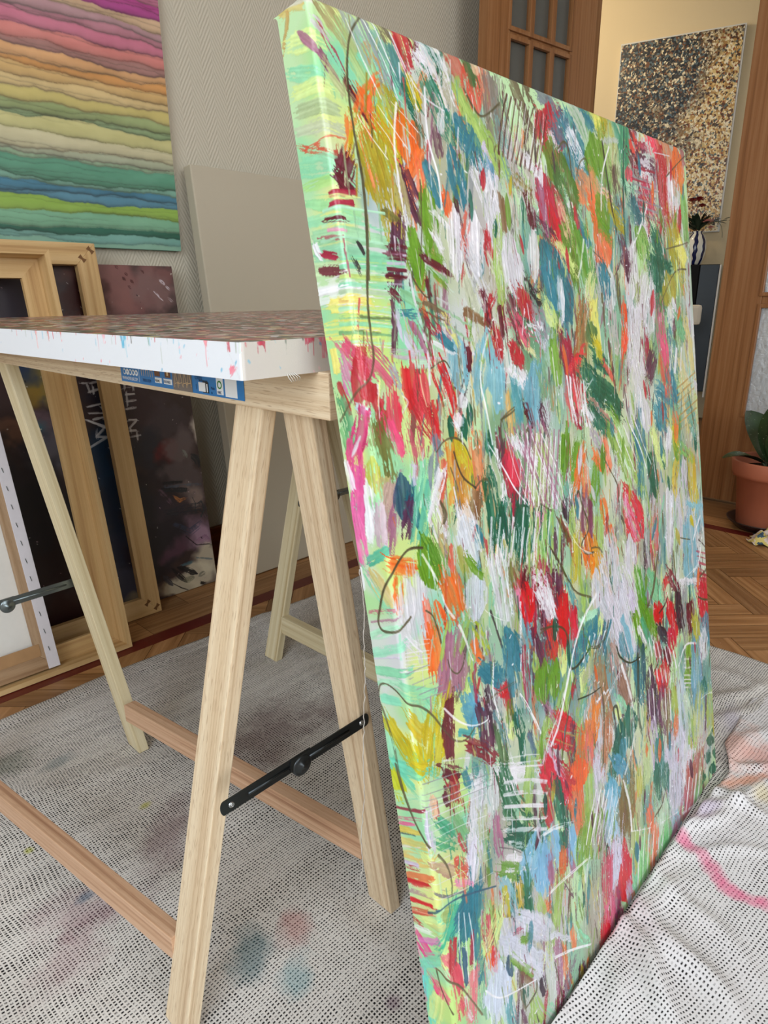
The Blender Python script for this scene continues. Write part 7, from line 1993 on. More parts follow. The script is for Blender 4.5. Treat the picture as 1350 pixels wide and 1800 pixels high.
(0, 4290, 727, 4423, 978, 261, 240, 150, 100, 95, 30),
(0, 4243, 994, 4389, 1173, 359, 250, 110, 60, 95, 15),
(1, 4359, 1348, 4570, 1734, 479, 248, 116, 70, 95, 15),
(0, 4536, 853, 4800, 945, 168, 240, 190, 170, 95, 30),
(1, 4385, 943, 4649, 1273, 454, 110, 160, 40, 95, 10),
(0, 4376, 1251, 4588, 1355, 210, 108, 160, 36, 95, 20),
(0, 4738, 1029, 5044, 1248, 257, 182, 166, 26, 95, 30),
(0, 4947, 655, 5005, 887, 302, 90, 60, 60, 95, 40),
(0, 5134, 714, 5543, 755, 141, 176, 230, 196, 95, 40),
(0, 5407, 934, 5590, 1130, 368, 50, 110, 120, 95, 30),
(0, 3520, 1359, 3664, 1885, 278, 96, 140, 40, 95, 15),
(0, 3751, 1401, 3921, 1844, 285, 110, 160, 50, 95, 15),
(0, 3985, 1482, 4125, 1918, 300, 90, 160, 70, 95, 20),
(0, 3853, 1284, 4068, 1497, 176, 50, 128, 148, 95, 30),
(0, 3797, 1142, 3847, 1322, 166, 196, 44, 56, 95, 40),
(0, 3446, 1134, 3589, 1410, 226, 236, 196, 160, 95, 30),
(0, 3330, 1565, 3603, 1774, 208, 222, 240, 150, 95, 20),
(1, 5459, 1265, 5853, 1594, 468, 110, 170, 50, 95, 10),
(0, 5638, 1514, 5687, 1907, 341, 170, 210, 130, 95, 30),
(0, 6130, 1338, 6322, 1671, 451, 30, 110, 90, 95, 15),
(0, 5908, 1614, 6571, 1712, 178, 14, 104, 78, 95, 10),
(0, 6065, 1745, 6097, 1927, 664, 14, 104, 78, 95, 10),
(0, 6782, 1189, 6972, 1704, 589, 182, 166, 26, 95, 30),
(0, 7262, 707, 7320, 1255, 286, 120, 180, 90, 95, 20),
(1, 6423, 1831, 6617, 2258, 666, 170, 160, 50, 95, 20),
(0, 6955, 1369, 7197, 1601, 323, 232, 228, 110, 95, 30),
(1, 2820, 1418, 2759, 1929, 306, 214, 212, 214, 95, 10),
(0, 2037, 1126, 2088, 1460, 267, 206, 206, 212, 95, 15),
(0, 2398, 1250, 2418, 1473, 351, 196, 196, 190, 95, 25),
(1, 2324, 1478, 2389, 2131, 414, 212, 210, 218, 95, 8),
(0, 2096, 968, 2148, 1146, 210, 226, 224, 232, 95, 40),
(0, 2262, 1167, 2268, 1450, 123, 132, 96, 62, 95, 40),
(0, 2578, 963, 2815, 1086, 194, 150, 130, 70, 95, 40),
(0, 2747, 1092, 2833, 1350, 170, 104, 18, 42, 95, 40),
(0, 1936, 1500, 2010, 1713, 116, 196, 44, 56, 95, 40),
(0, 2147, 1457, 2109, 2127, 180, 160, 196, 96, 95, 40),
(1, 2998, 1579, 3496, 2369, 618, 50, 120, 136, 95, 12),
(0, 3068, 1785, 3177, 2195, 329, 60, 140, 160, 95, 20),
(1, 4563, 1774, 4520, 2301, 381, 214, 214, 222, 95, 8),
(1, 5322, 1441, 5075, 2294, 406, 216, 214, 220, 95, 8),
(0, 5687, 1907, 5446, 2347, 553, 212, 210, 216, 95, 35),
(0, 5909, 1973, 5759, 2537, 287, 216, 214, 222, 95, 15),
(1, 6632, 2162, 6561, 2618, 394, 216, 214, 222, 95, 10),
(0, 3299, 1943, 3268, 2325, 153, 226, 224, 232, 95, 30),
(0, 5335, 2344, 5187, 2910, 693, 216, 212, 222, 95, 10),
(0, 4926, 2248, 4841, 2756, 203, 250, 80, 30, 95, 30),
(0, 4565, 2323, 4584, 2782, 292, 190, 180, 180, 95, 50),
(0, 6089, 2364, 6179, 2982, 430, 214, 90, 130, 95, 40),
(0, 5549, 2754, 5560, 3047, 343, 176, 30, 66, 95, 30),
(0, 5009, 1455, 5115, 1743, 300, 98, 48, 76, 95, 40),
(0, 4379, 1758, 4464, 2077, 276, 50, 128, 148, 95, 25),
(0, 4088, 1880, 3960, 2112, 232, 220, 230, 160, 95, 20),
(0, 4077, 2192, 4084, 2669, 268, 232, 228, 110, 95, 30),
(0, 3850, 2246, 3626, 2797, 358, 170, 110, 60, 95, 30),
(1, 3909, 2403, 3995, 2663, 335, 70, 110, 60, 95, 10),
(0, 3141, 2394, 3001, 2751, 213, 108, 160, 36, 95, 25),
(0, 3584, 2794, 3446, 2875, 165, 222, 30, 44, 95, 25),
(0, 3324, 2662, 3406, 2872, 223, 176, 30, 66, 95, 30),
(0, 2457, 2115, 2563, 2252, 258, 196, 44, 56, 95, 20),
(0, 2253, 2178, 2436, 2572, 271, 104, 18, 42, 95, 45),
(0, 2313, 2363, 2469, 2574, 253, 226, 90, 120, 95, 40),
(0, 2669, 2049, 2850, 2189, 156, 52, 44, 50, 95, 50),
(0, 2701, 2238, 2908, 2456, 314, 150, 140, 150, 95, 50),
(0, 2957, 2191, 3141, 2394, 241, 222, 240, 150, 95, 25),
(0, 2206, 2593, 2375, 2723, 164, 196, 44, 56, 95, 20),
(0, 1899, 2444, 1950, 2642, 174, 196, 44, 56, 95, 30),
(0, 1793, 2091, 1856, 2362, 170, 104, 18, 42, 95, 40),
(1, 1761, 2406, 1754, 2738, 229, 128, 188, 204, 95, 25),
(0, 6488, 2663, 6617, 3132, 382, 50, 128, 148, 95, 35),
(0, 7063, 2490, 7250, 3184, 416, 214, 200, 130, 95, 30),
(0, 6725, 2430, 6962, 2686, 314, 110, 180, 130, 95, 30),
(3, 4717, 334, 6178, 303, 13, 240, 240, 246, 90, 35),
(3, 6252, 207, 6809, 178, 18, 226, 224, 232, 90, 35),
(3, 5463, 598, 6245, 621, 32, 150, 156, 160, 90, 40),
(3, 5490, 686, 6278, 715, 32, 150, 156, 160, 90, 40),
(3, 5518, 774, 6311, 809, 33, 150, 156, 160, 90, 40),
(3, 5547, 863, 6345, 904, 33, 150, 156, 160, 90, 40),
(3, 5575, 953, 6379, 1000, 33, 150, 156, 160, 90, 40),
(3, 5604, 1044, 6413, 1097, 33, 150, 156, 160, 90, 40),
(3, 5313, -47, 5194, 507, 5116, 1121, 5112, 1451, 50, 40, 90, 80, 95, 5),
(3, 3904, 769, 4014, 612, 4149, 559, 4216, 661, 4243, 994, 27, 96, 88, 62, 95, 5),
(3, 3518, 535, 3647, 448, 3753, 503, 3781, 783, 35, 96, 88, 62, 95, 5),
(3, 4630, 308, 4780, 1066, 4915, 1419, 48, 52, 44, 50, 95, 5),
(3, 2156, 510, 2301, 352, 2459, 295, 2500, 395, 21, 96, 88, 62, 95, 5),
(3, 6637, 469, 7202, 197, 7423, 99, 35, 96, 88, 62, 95, 5),
(3, 6176, 2203, 6757, 1779, 7249, 1722, 41, 96, 88, 62, 95, 5),
(3, 4142, 1570, 4393, 1679, 4593, 1874, 27, 96, 88, 62, 95, 5),
(3, 6482, 1459, 7381, 1325, 29, 96, 88, 62, 95, 5),
(3, 4809, 340, 4563, 697, 4458, 1168, 37, 240, 240, 246, 90, 50),
(3, 5873, 938, 5569, 1259, 5315, 1484, 56, 240, 240, 246, 90, 50),
(3, 3946, 1465, 3864, 1693, 3747, 1884, 55, 240, 240, 246, 90, 50),
(3, 6366, 1395, 6342, 1948, 63, 240, 240, 246, 90, 50),
(3, 6850, 1611, 6844, 2092, 68, 222, 240, 150, 90, 50),
(3, 3296, 1961, 3307, 2326, 62, 240, 240, 246, 90, 50),
(3, 2259, 1657, 2269, 1932, 25, 240, 240, 246, 90, 50),
(3, 4375, 2318, 4697, 2704, 31, 240, 240, 246, 90, 50),
(1, 2210, 2591, 2305, 2767, 231, 196, 44, 56, 95, 10),
(0, 2141, 2788, 2460, 3007, 156, 226, 224, 232, 95, 35),
(0, 2596, 2826, 2472, 3311, 270, 110, 170, 190, 95, 20),
(0, 2166, 2994, 2203, 3310, 188, 84, 160, 170, 95, 30),
(0, 1999, 3044, 2021, 3422, 183, 220, 180, 110, 95, 40),
(0, 2792, 2914, 2876, 3253, 383, 130, 170, 130, 95, 40),
(0, 3026, 2641, 3071, 3014, 222, 130, 180, 70, 95, 35),
(0, 1959, 2773, 1913, 3169, 120, 128, 188, 204, 95, 25),
(0, 2348, 3241, 2398, 3337, 117, 104, 18, 42, 95, 10),
(0, 2653, 3280, 2751, 3533, 195, 98, 48, 76, 95, 40),
(3, 2222, 3383, 1979, 4153, 38, 170, 110, 140, 90, 40),
(3, 2311, 3403, 2065, 4180, 39, 170, 110, 140, 90, 40),
(3, 2403, 3423, 2154, 4208, 40, 170, 110, 140, 90, 40),
(3, 2495, 3444, 2244, 4236, 41, 170, 110, 140, 90, 40),
(3, 2590, 3465, 2336, 4265, 41, 170, 110, 140, 90, 40),
(3, 2687, 3487, 2429, 4294, 42, 170, 110, 140, 90, 40),
(3, 2785, 3509, 2525, 4324, 43, 170, 110, 140, 90, 40),
(3, 2885, 3531, 2622, 4355, 44, 170, 110, 140, 90, 40),
(3, 2988, 3554, 2722, 4386, 45, 170, 110, 140, 90, 40),
(3, 2241, 3456, 2041, 4167, 26, 240, 240, 246, 90, 35),
(3, 2331, 3477, 2129, 4195, 26, 240, 240, 246, 90, 35),
(3, 2423, 3498, 2219, 4223, 27, 240, 240, 246, 90, 35),
(3, 2516, 3520, 2310, 4251, 27, 240, 240, 246, 90, 35),
(3, 2611, 3542, 2403, 4281, 28, 240, 240, 246, 90, 35),
(3, 2709, 3564, 2498, 4311, 29, 240, 240, 246, 90, 35),
(3, 2808, 3587, 2595, 4341, 29, 240, 240, 246, 90, 35),
(3, 2909, 3610, 2694, 4372, 30, 240, 240, 246, 90, 35),
(3, 3012, 3634, 2795, 4404, 30, 240, 240, 246, 90, 35),
(0, 2008, 3490, 2544, 3870, 129, 226, 224, 232, 95, 40),
(0, 3294, 2639, 3394, 2968, 264, 176, 30, 66, 95, 25),
(0, 3361, 2927, 3683, 2740, 165, 236, 50, 60, 95, 15),
(0, 3387, 3006, 3406, 3357, 360, 232, 70, 80, 95, 35),
(3, 3272, 2976, 3338, 3505, 47, 240, 240, 246, 90, 35),
(3, 3349, 2995, 3417, 3528, 47, 240, 240, 246, 90, 35),
(3, 3426, 3014, 3497, 3551, 48, 240, 240, 246, 90, 35),
(3, 3505, 3033, 3578, 3575, 49, 240, 240, 246, 90, 35),
(3, 3585, 3052, 3660, 3598, 50, 240, 240, 246, 90, 35),
(3, 3667, 3072, 3743, 3623, 50, 240, 240, 246, 90, 35),
(0, 3392, 3434, 3535, 3572, 176, 176, 30, 66, 95, 40),
(0, 3481, 2938, 3718, 3518, 191, 196, 44, 56, 95, 40),
(0, 4021, 2803, 4360, 2993, 219, 14, 104, 78, 95, 15),
(0, 3726, 2978, 4124, 3261, 342, 14, 104, 78, 95, 20),
(0, 4044, 3190, 4564, 3525, 370, 20, 100, 70, 95, 20),
(0, 3832, 3370, 4149, 3661, 343, 14, 104, 78, 95, 20),
(0, 4242, 3675, 4309, 3856, 217, 14, 104, 78, 95, 30),
(0, 4322, 3494, 4490, 3667, 139, 108, 160, 36, 95, 20),
(0, 3802, 3286, 4510, 3844, 90, 214, 130, 120, 95, 40),
(0, 3618, 3344, 3808, 3510, 147, 226, 224, 232, 95, 20),
(0, 4049, 2644, 4159, 2792, 187, 204, 184, 20, 95, 40),
(0, 4230, 2920, 4437, 3104, 100, 222, 96, 78, 95, 30),
(0, 3115, 3627, 3009, 3997, 232, 96, 150, 20, 95, 15),
(0, 3371, 3786, 3221, 4158, 201, 108, 160, 36, 95, 25),
(0, 3473, 3924, 3295, 4213, 237, 244, 108, 36, 95, 20),
(0, 3814, 3985, 3927, 4132, 204, 250, 120, 60, 95, 25),
(0, 4067, 3860, 4156, 4175, 260, 244, 120, 80, 95, 20),
(0, 3528, 4097, 3528, 4344, 253, 232, 130, 80, 95, 35),
(0, 3776, 3689, 4007, 3935, 192, 180, 170, 180, 95, 30),
(0, 3786, 4147, 3678, 4503, 223, 108, 160, 36, 95, 30),
(0, 4228, 3758, 4704, 4552, 242, 140, 170, 70, 95, 40),
(0, 4510, 3844, 5071, 4677, 163, 160, 196, 96, 95, 40),
(0, 4551, 4520, 4689, 4641, 127, 222, 30, 44, 95, 10),
(3, 4250, 3633, 4544, 4249, 42, 160, 196, 96, 90, 35),
(3, 4415, 3635, 4721, 4259, 43, 160, 196, 96, 90, 35),
(3, 4586, 3637, 4903, 4271, 44, 160, 196, 96, 90, 35),
(3, 4762, 3639, 5090, 4282, 45, 160, 196, 96, 90, 35),
(3, 4942, 3641, 5283, 4294, 46, 160, 196, 96, 90, 35),
(3, 5128, 3643, 5482, 4306, 48, 160, 196, 96, 90, 35),
(3, 4330, 3730, 4734, 4376, 28, 240, 240, 246, 90, 35),
(3, 4499, 3733, 4916, 4388, 29, 240, 240, 246, 90, 35),
(3, 4672, 3737, 5104, 4402, 30, 240, 240, 246, 90, 35),
(3, 4850, 3740, 5298, 4415, 30, 240, 240, 246, 90, 35),
(3, 5034, 3744, 5498, 4429, 31, 240, 240, 246, 90, 35),
(0, 1849, 3669, 1906, 4029, 147, 176, 30, 66, 95, 35),
(1, 1946, 3652, 2074, 3995, 312, 226, 50, 80, 95, 25),
(0, 2005, 4016, 1909, 4351, 159, 176, 30, 66, 95, 30),
(0, 2196, 4057, 2195, 4239, 164, 220, 60, 90, 95, 30),
(0, 2612, 3697, 2388, 4135, 136, 160, 196, 96, 95, 30),
(0, 2664, 4006, 2711, 4361, 210, 206, 196, 222, 95, 50),
(0, 2102, 4199, 1995, 4592, 295, 14, 104, 78, 95, 15),
(0, 1694, 4156, 1679, 4398, 119, 14, 104, 78, 95, 25),
(3, 1718, 4355, 1605, 4624, 37, 226, 224, 232, 90, 30),
(3, 1808, 4378, 1693, 4650, 37, 226, 224, 232, 90, 30),
(3, 1899, 4402, 1783, 4677, 38, 226, 224, 232, 90, 30),
(3, 1992, 4427, 1875, 4704, 39, 226, 224, 232, 90, 30),
(3, 2088, 4451, 1968, 4731, 40, 226, 224, 232, 90, 30),
(3, 2185, 4477, 2064, 4759, 40, 226, 224, 232, 90, 30),
(3, 2284, 4503, 2161, 4788, 41, 226, 224, 232, 90, 30),
(3, 2386, 4529, 2261, 4817, 42, 226, 224, 232, 90, 30),
(0, 2444, 4411, 2431, 4674, 175, 232, 140, 180, 95, 40),
(0, 2632, 4380, 2432, 4867, 218, 140, 200, 110, 95, 30),
(0, 3090, 4210, 3048, 4440, 278, 100, 170, 150, 95, 40),
(1, 2954, 4299, 3056, 4623, 281, 64, 40, 60, 95, 20),
(0, 3159, 4506, 3071, 4768, 203, 160, 196, 96, 95, 30),
(0, 3500, 4504, 3464, 4958, 344, 130, 60, 90, 95, 20),
(0, 2831, 4546, 2979, 4825, 125, 130, 70, 50, 95, 30),
(0, 3391, 4874, 3531, 5083, 191, 220, 120, 40, 95, 20),
(0, 3900, 4554, 3948, 4826, 218, 244, 108, 36, 95, 35),
(0, 4022, 4955, 4135, 5164, 190, 244, 108, 36, 95, 15),
(0, 3760, 4822, 3754, 5124, 314, 160, 196, 96, 95, 30),
(0, 3571, 5116, 3703, 5417, 332, 226, 150, 30, 95, 20),
(0, 3355, 5075, 3414, 5241, 221, 244, 108, 36, 95, 25),
(0, 3183, 4839, 3058, 5300, 249, 190, 180, 50, 95, 30),
(0, 3485, 5091, 3485, 5349, 129, 250, 130, 20, 95, 25),
(1, 4532, 4629, 5020, 5335, 591, 232, 40, 66, 95, 30),
(0, 4572, 4706, 4810, 5231, 264, 232, 140, 180, 95, 45),
(0, 4260, 4725, 4306, 5051, 282, 150, 156, 160, 95, 40),
(0, 5455, 5228, 5397, 5587, 365, 226, 90, 90, 95, 30),
(1, 4593, 5220, 4562, 5730, 421, 212, 210, 222, 95, 8),
(0, 4084, 5172, 4248, 6006, 272, 210, 208, 220, 95, 10),
(0, 3763, 5347, 4023, 6114, 282, 206, 206, 218, 95, 12),
(1, 3571, 5376, 3564, 5947, 353, 212, 210, 222, 95, 10),
(0, 4401, 5727, 4643, 6240, 374, 210, 206, 222, 95, 15),
(0, 6068, 4995, 5943, 5794, 396, 214, 212, 224, 95, 15),
(0, 6469, 5058, 6501, 5790, 614, 204, 200, 214, 95, 30),
(0, 5427, 4272, 5468, 4763, 229, 14, 104, 78, 95, 20),
(1, 5566, 4152, 5647, 4802, 174, 14, 104, 78, 95, 25),
(1, 5867, 4203, 5938, 4563, 178, 14, 104, 78, 95, 25),
(1, 5370, 4262, 5568, 4908, 214, 14, 104, 78, 95, 25),
(1, 6050, 4685, 6083, 4896, 123, 14, 104, 78, 95, 25),
(0, 5241, 3635, 5208, 4186, 336, 70, 130, 150, 95, 30),
(0, 5033, 3880, 5071, 4677, 271, 50, 128, 148, 95, 35),
(1, 5379, 3491, 5422, 3939, 337, 214, 210, 216, 95, 6),
(0, 5230, 3360, 5275, 3778, 164, 226, 224, 232, 95, 30),
(0, 5596, 3966, 5891, 4454, 245, 222, 240, 150, 95, 30),
(0, 5828, 3663, 5990, 3829, 387, 50, 140, 160, 95, 10),
(0, 5934, 3388, 6354, 3580, 277, 60, 140, 160, 95, 20),
(0, 6285, 3180, 6553, 3603, 272, 50, 128, 148, 95, 25),
(0, 6125, 2975, 6247, 3420, 362, 222, 96, 78, 95, 40),
(0, 5756, 2971, 5606, 3168, 405, 98, 48, 76, 95, 40),
(0, 5123, 2683, 5274, 3093, 557, 216, 212, 216, 95, 20),
(0, 4921, 2629, 4848, 2753, 185, 250, 90, 60, 95, 25),
(0, 6169, 2692, 6243, 3031, 307, 232, 90, 130, 95, 40),
(3, 6467, 2853, 6349, 3186, 101, 226, 224, 232, 90, 50),
(3, 6666, 2865, 6547, 3203, 104, 226, 224, 232, 90, 50),
(3, 6871, 2878, 6750, 3220, 107, 226, 224, 232, 90, 50),
(0, 6768, 3096, 7059, 4029, 397, 214, 200, 140, 95, 30),
(3, 6576, 3455, 7396, 3276, 39, 186, 150, 84, 90, 40),
(3, 6588, 3557, 7411, 3383, 39, 186, 150, 84, 90, 40),
(3, 6599, 3659, 7426, 3490, 39, 186, 150, 84, 90, 40),
(3, 6611, 3762, 7441, 3598, 40, 186, 150, 84, 90, 40),
(3, 6623, 3865, 7456, 3707, 40, 186, 150, 84, 90, 40),
(3, 6635, 3969, 7471, 3816, 40, 186, 150, 84, 90, 40),
(3, 6648, 4074, 7486, 3926, 40, 186, 150, 84, 90, 40),
(0, 7033, 3710, 7257, 4218, 324, 90, 160, 150, 95, 30),
(1, 6389, 3784, 6552, 4060, 276, 232, 130, 80, 95, 25),
(0, 6351, 4030, 6446, 4299, 302, 204, 184, 20, 95, 30),
(0, 6488, 4025, 6469, 4149, 204, 244, 108, 36, 95, 25),
(0, 6582, 4322, 7121, 4628, 207, 130, 190, 100, 95, 30),
(1, 6689, 4549, 6689, 5027, 351, 206, 196, 222, 95, 15),
(0, 7031, 4719, 7101, 5281, 432, 204, 184, 20, 95, 30),
(0, 6408, 4550, 6279, 4938, 271, 220, 190, 60, 95, 30),
(0, 6213, 4059, 6118, 4245, 250, 226, 224, 232, 95, 30),
(0, 6379, 4288, 6490, 4461, 212, 108, 160, 36, 95, 30),
(0, 6728, 5251, 7469, 5479, 137, 128, 188, 204, 95, 20),
(0, 6741, 5662, 6786, 6371, 783, 120, 180, 200, 95, 20),
(1, 6844, 5469, 6967, 5666, 166, 204, 184, 20, 95, 25),
(0, 7236, 5424, 7273, 5716, 371, 128, 188, 204, 95, 30),
(3, 7057, 6112, 7516, 6302, 52, 190, 40, 70, 90, 30),
(3, 7074, 6208, 7535, 6402, 52, 190, 40, 70, 90, 30),
(3, 7092, 6305, 7555, 6503, 52, 190, 40, 70, 90, 30),
(3, 7109, 6402, 7574, 6604, 52, 190, 40, 70, 90, 30),
(3, 7127, 6500, 7594, 6705, 52, 190, 40, 70, 90, 30),
(3, 7145, 6599, 7614, 6808, 52, 190, 40, 70, 90, 30),
(0, 7198, 6791, 7370, 7327, 612, 220, 30, 70, 95, 15),
(0, 6269, 6375, 7137, 6654, 134, 226, 224, 232, 95, 40),
(0, 5888, 6146, 6177, 6509, 256, 130, 40, 60, 95, 40),
(0, 5746, 6207, 5606, 6266, 192, 222, 30, 44, 95, 25),
(0, 6456, 6574, 6307, 7076, 295, 150, 156, 160, 95, 30),
(0, 6169, 6561, 6170, 7025, 338, 64, 40, 60, 95, 40),
(1, 5269, 6385, 5466, 6742, 313, 224, 20, 40, 95, 5),
(1, 5758, 6555, 5904, 6926, 318, 222, 30, 44, 95, 10),
(0, 4773, 5796, 4937, 6566, 252, 80, 160, 30, 95, 12),
(0, 5104, 5900, 5452, 6423, 290, 120, 200, 150, 95, 20),
(0, 5544, 6246, 5574, 6465, 234, 142, 220, 176, 95, 30),
(0, 4150, 5972, 4053, 6237, 310, 226, 224, 232, 95, 30),
(0, 2329, 5030, 2265, 5571, 531, 176, 30, 66, 95, 40),
(1, 1979, 5032, 2031, 5484, 312, 230, 20, 40, 95, 15),
(0, 2628, 5445, 2695, 5731, 238, 222, 30, 44, 95, 10),
(0, 2604, 5156, 2665, 5458, 239, 98, 48, 76, 95, 30),
(0, 2261, 5201, 2456, 5546, 244, 226, 224, 232, 95, 40),
(0, 2194, 4987, 2378, 5162, 154, 226, 224, 232, 95, 45),
(0, 2941, 5722, 2924, 5817, 205, 222, 30, 44, 95, 25),
(0, 2888, 5328, 2995, 5656, 206, 84, 160, 170, 95, 45),
(0, 3212, 5391, 3237, 5742, 242, 160, 196, 96, 95, 40),
(0, 1967, 4916, 1979, 5032, 155, 104, 18, 42, 95, 30),
(0, 1770, 4745, 1754, 4996, 186, 120, 116, 56, 95, 45),
(3, 3220, 4399, 3318, 4319, 3371, 4495, 3493, 4796, 3290, 4952, 3353, 5085, 3567, 5136, 37, 96, 88, 62, 95, 5),
(3, 3533, 5073, 3687, 5105, 3788, 5200, 34, 96, 88, 62, 95, 5),
(3, 2558, 4787, 2711, 4989, 2895, 5289, 3066, 5491, 3386, 5653, 41, 96, 88, 62, 95, 5),
(3, 2809, 4560, 2882, 4698, 2949, 4766, 50, 96, 88, 62, 95, 5),
(3, 2484, 4288, 2565, 4345, 2667, 4398, 30, 96, 88, 62, 95, 5),
(3, 1862, 3280, 2056, 3238, 2124, 3213, 30, 96, 88, 62, 95, 5),
(3, 3917, 3919, 4153, 4196, 4356, 4456, 4368, 4683, 36, 96, 88, 62, 95, 5),
(3, 5592, 5541, 5414, 5870, 5238, 6195, 5031, 6352, 73, 96, 88, 62, 95, 5),
(3, 7149, 6571, 7569, 6525, 52, 96, 88, 62, 95, 5),
(3, 7024, 6879, 7250, 7000, 7612, 7125, 42, 96, 88, 62, 95, 5),
(3, 7161, 5942, 7528, 6217, 38, 52, 44, 50, 95, 5),
(3, 6372, 5700, 6789, 5841, 26, 96, 88, 62, 95, 5),
(3, 7052, 3582, 7159, 3857, 7257, 4218, 53, 96, 88, 62, 95, 5),
(3, 5536, 4340, 5382, 4551, 44, 96, 88, 62, 95, 5),
(3, 3884, 3073, 3643, 3208, 23, 240, 240, 246, 95, 5),
(3, 2906, 4565, 3064, 4807, 3239, 5000, 3521, 5144, 44, 240, 240, 246, 90, 50),
(3, 7319, 5956, 7105, 6326, 6705, 6403, 6406, 6419, 89, 240, 240, 246, 90, 50),
(3, 4789, 6045, 5111, 6229, 5444, 6472, 30, 240, 240, 246, 90, 50),
(3, 2989, 2639, 2987, 3267, 37, 240, 240, 246, 90, 50),
(3, 6935, 5881, 7293, 5579, 66, 240, 240, 246, 90, 50),
(3, 7548, 2763, 7587, 3560, 61, 240, 240, 246, 90, 50),
(0, 2304, 5488, 2381, 5878, 259, 98, 48, 76, 95, 30),
(0, 2726, 5477, 2652, 5882, 235, 226, 30, 40, 95, 12),
(0, 2416, 5689, 2474, 5997, 232, 220, 60, 50, 95, 30),
(0, 2931, 5694, 2923, 5966, 238, 220, 30, 60, 95, 10),
(0, 2379, 5278, 2440, 5557, 260, 226, 224, 232, 95, 45),
(0, 2554, 5988, 2578, 6291, 108, 222, 240, 150, 95, 25),
(1, 2208, 6009, 2125, 6459, 327, 108, 160, 36, 95, 10),
(1, 2453, 6112, 2340, 6519, 233, 108, 160, 36, 95, 20),
(0, 2906, 6302, 2530, 6778, 209, 160, 196, 96, 95, 12),
(0, 3048, 6716, 2700, 7213, 223, 160, 196, 96, 95, 12),
(0, 3018, 6393, 3008, 6697, 165, 222, 240, 150, 95, 25),
(0, 3180, 6730, 2916, 6966, 218, 84, 160, 170, 95, 40),
(1, 3723, 6025, 2981, 6118, 440, 50, 140, 150, 95, 15),
(0, 3534, 6023, 3073, 6329, 322, 60, 140, 160, 95, 25),
(0, 2891, 6146, 2852, 6366, 207, 50, 128, 148, 95, 30),
(3, 3251, 6071, 3018, 6393, 62, 50, 128, 148, 90, 35),
(3, 3402, 6085, 3164, 6411, 63, 50, 128, 148, 90, 35),
(3, 3558, 6099, 3315, 6429, 65, 50, 128, 148, 90, 35),
(3, 3717, 6114, 3469, 6448, 66, 50, 128, 148, 90, 35),
(3, 3881, 6129, 3627, 6467, 68, 50, 128, 148, 90, 35),
(3, 3286, 6129, 3066, 6370, 35, 240, 240, 246, 90, 40),
(3, 3417, 6157, 3193, 6401, 35, 240, 240, 246, 90, 40),
(3, 3552, 6187, 3323, 6433, 36, 240, 240, 246, 90, 40),
(3, 3690, 6217, 3456, 6466, 37, 240, 240, 246, 90, 40),
(3, 3831, 6248, 3593, 6499, 38, 240, 240, 246, 90, 40),
(0, 3071, 5852, 3508, 5902, 116, 176, 230, 196, 95, 30),
(0, 3637, 5971, 3556, 6166, 143, 222, 240, 150, 95, 25),
(1, 3636, 5702, 4208, 6753, 321, 206, 204, 216, 95, 10),
(0, 3894, 5881, 4306, 6817, 235, 210, 206, 220, 95, 10),
(0, 4196, 5891, 4476, 6789, 308, 206, 206, 220, 95, 10),
(0, 4498, 5993, 4613, 6300, 220, 206, 196, 222, 95, 20),
(0, 4192, 6219, 4412, 6837, 170, 120, 180, 200, 95, 20),
(1, 4746, 6175, 5292, 6883, 294, 100, 160, 30, 95, 10),
(0, 4609, 6323, 4802, 6896, 230, 108, 160, 36, 95, 20),
(0, 4813, 6472, 5092, 6961, 164, 80, 170, 130, 95, 30),
(0, 4685, 6548, 4869, 6846, 155, 226, 224, 232, 95, 35),
(1, 5426, 6436, 5379, 6733, 440, 222, 20, 36, 95, 5),
(0, 5794, 6591, 5982, 7150, 276, 222, 30, 50, 95, 8),
(0, 5367, 6807, 5588, 7051, 213, 50, 40, 60, 95, 20),
(0, 5794, 7023, 5827, 7254, 365, 220, 30, 70, 95, 15),
(0, 5268, 7031, 5308, 7180, 262, 190, 20, 40, 95, 20),
(0, 5557, 7254, 5658, 7460, 283, 104, 18, 42, 95, 30),
(0, 6410, 6695, 6408, 7201, 351, 150, 156, 160, 95, 20),
(0, 6145, 6549, 6208, 7069, 323, 64, 40, 60, 95, 30),
(0, 6606, 6875, 6622, 7282, 357, 104, 18, 42, 95, 30),
(0, 7231, 6916, 7340, 7312, 629, 214, 40, 60, 95, 25),
(1, 5471, 7381, 5337, 7811, 734, 226, 24, 40, 95, 10),
(0, 5150, 7378, 5464, 7841, 234, 232, 40, 50, 95, 15),
(3, 4993, 6819, 5069, 7107, 46, 240, 240, 246, 90, 15),
(3, 5126, 6902, 5204, 7195, 46, 240, 240, 246, 90, 15),
(3, 5262, 6987, 5343, 7284, 47, 240, 240, 246, 90, 15),
(3, 5402, 7074, 5485, 7376, 48, 240, 240, 246, 90, 15),
(3, 5544, 7163, 5630, 7470, 49, 240, 240, 246, 90, 15),
(3, 5691, 7254, 5779, 7566, 50, 240, 240, 246, 90, 15),
(3, 5840, 7348, 5931, 7664, 51, 240, 240, 246, 90, 15),
(3, 4927, 7230, 4956, 7425, 48, 240, 240, 246, 90, 20),
(3, 5063, 7298, 5093, 7496, 49, 240, 240, 246, 90, 20),
(3, 5202, 7369, 5233, 7569, 50, 240, 240, 246, 90, 20),
(3, 5344, 7440, 5377, 7644, 51, 240, 240, 246, 90, 20),
(3, 5489, 7514, 5524, 7720, 52, 240, 240, 246, 90, 20),
(3, 5638, 7589, 5674, 7798, 53, 240, 240, 246, 90, 20),
(0, 4907, 7351, 5034, 8100, 476, 64, 40, 60, 95, 30),
(0, 5333, 7836, 5330, 8274, 369, 110, 40, 90, 95, 25),
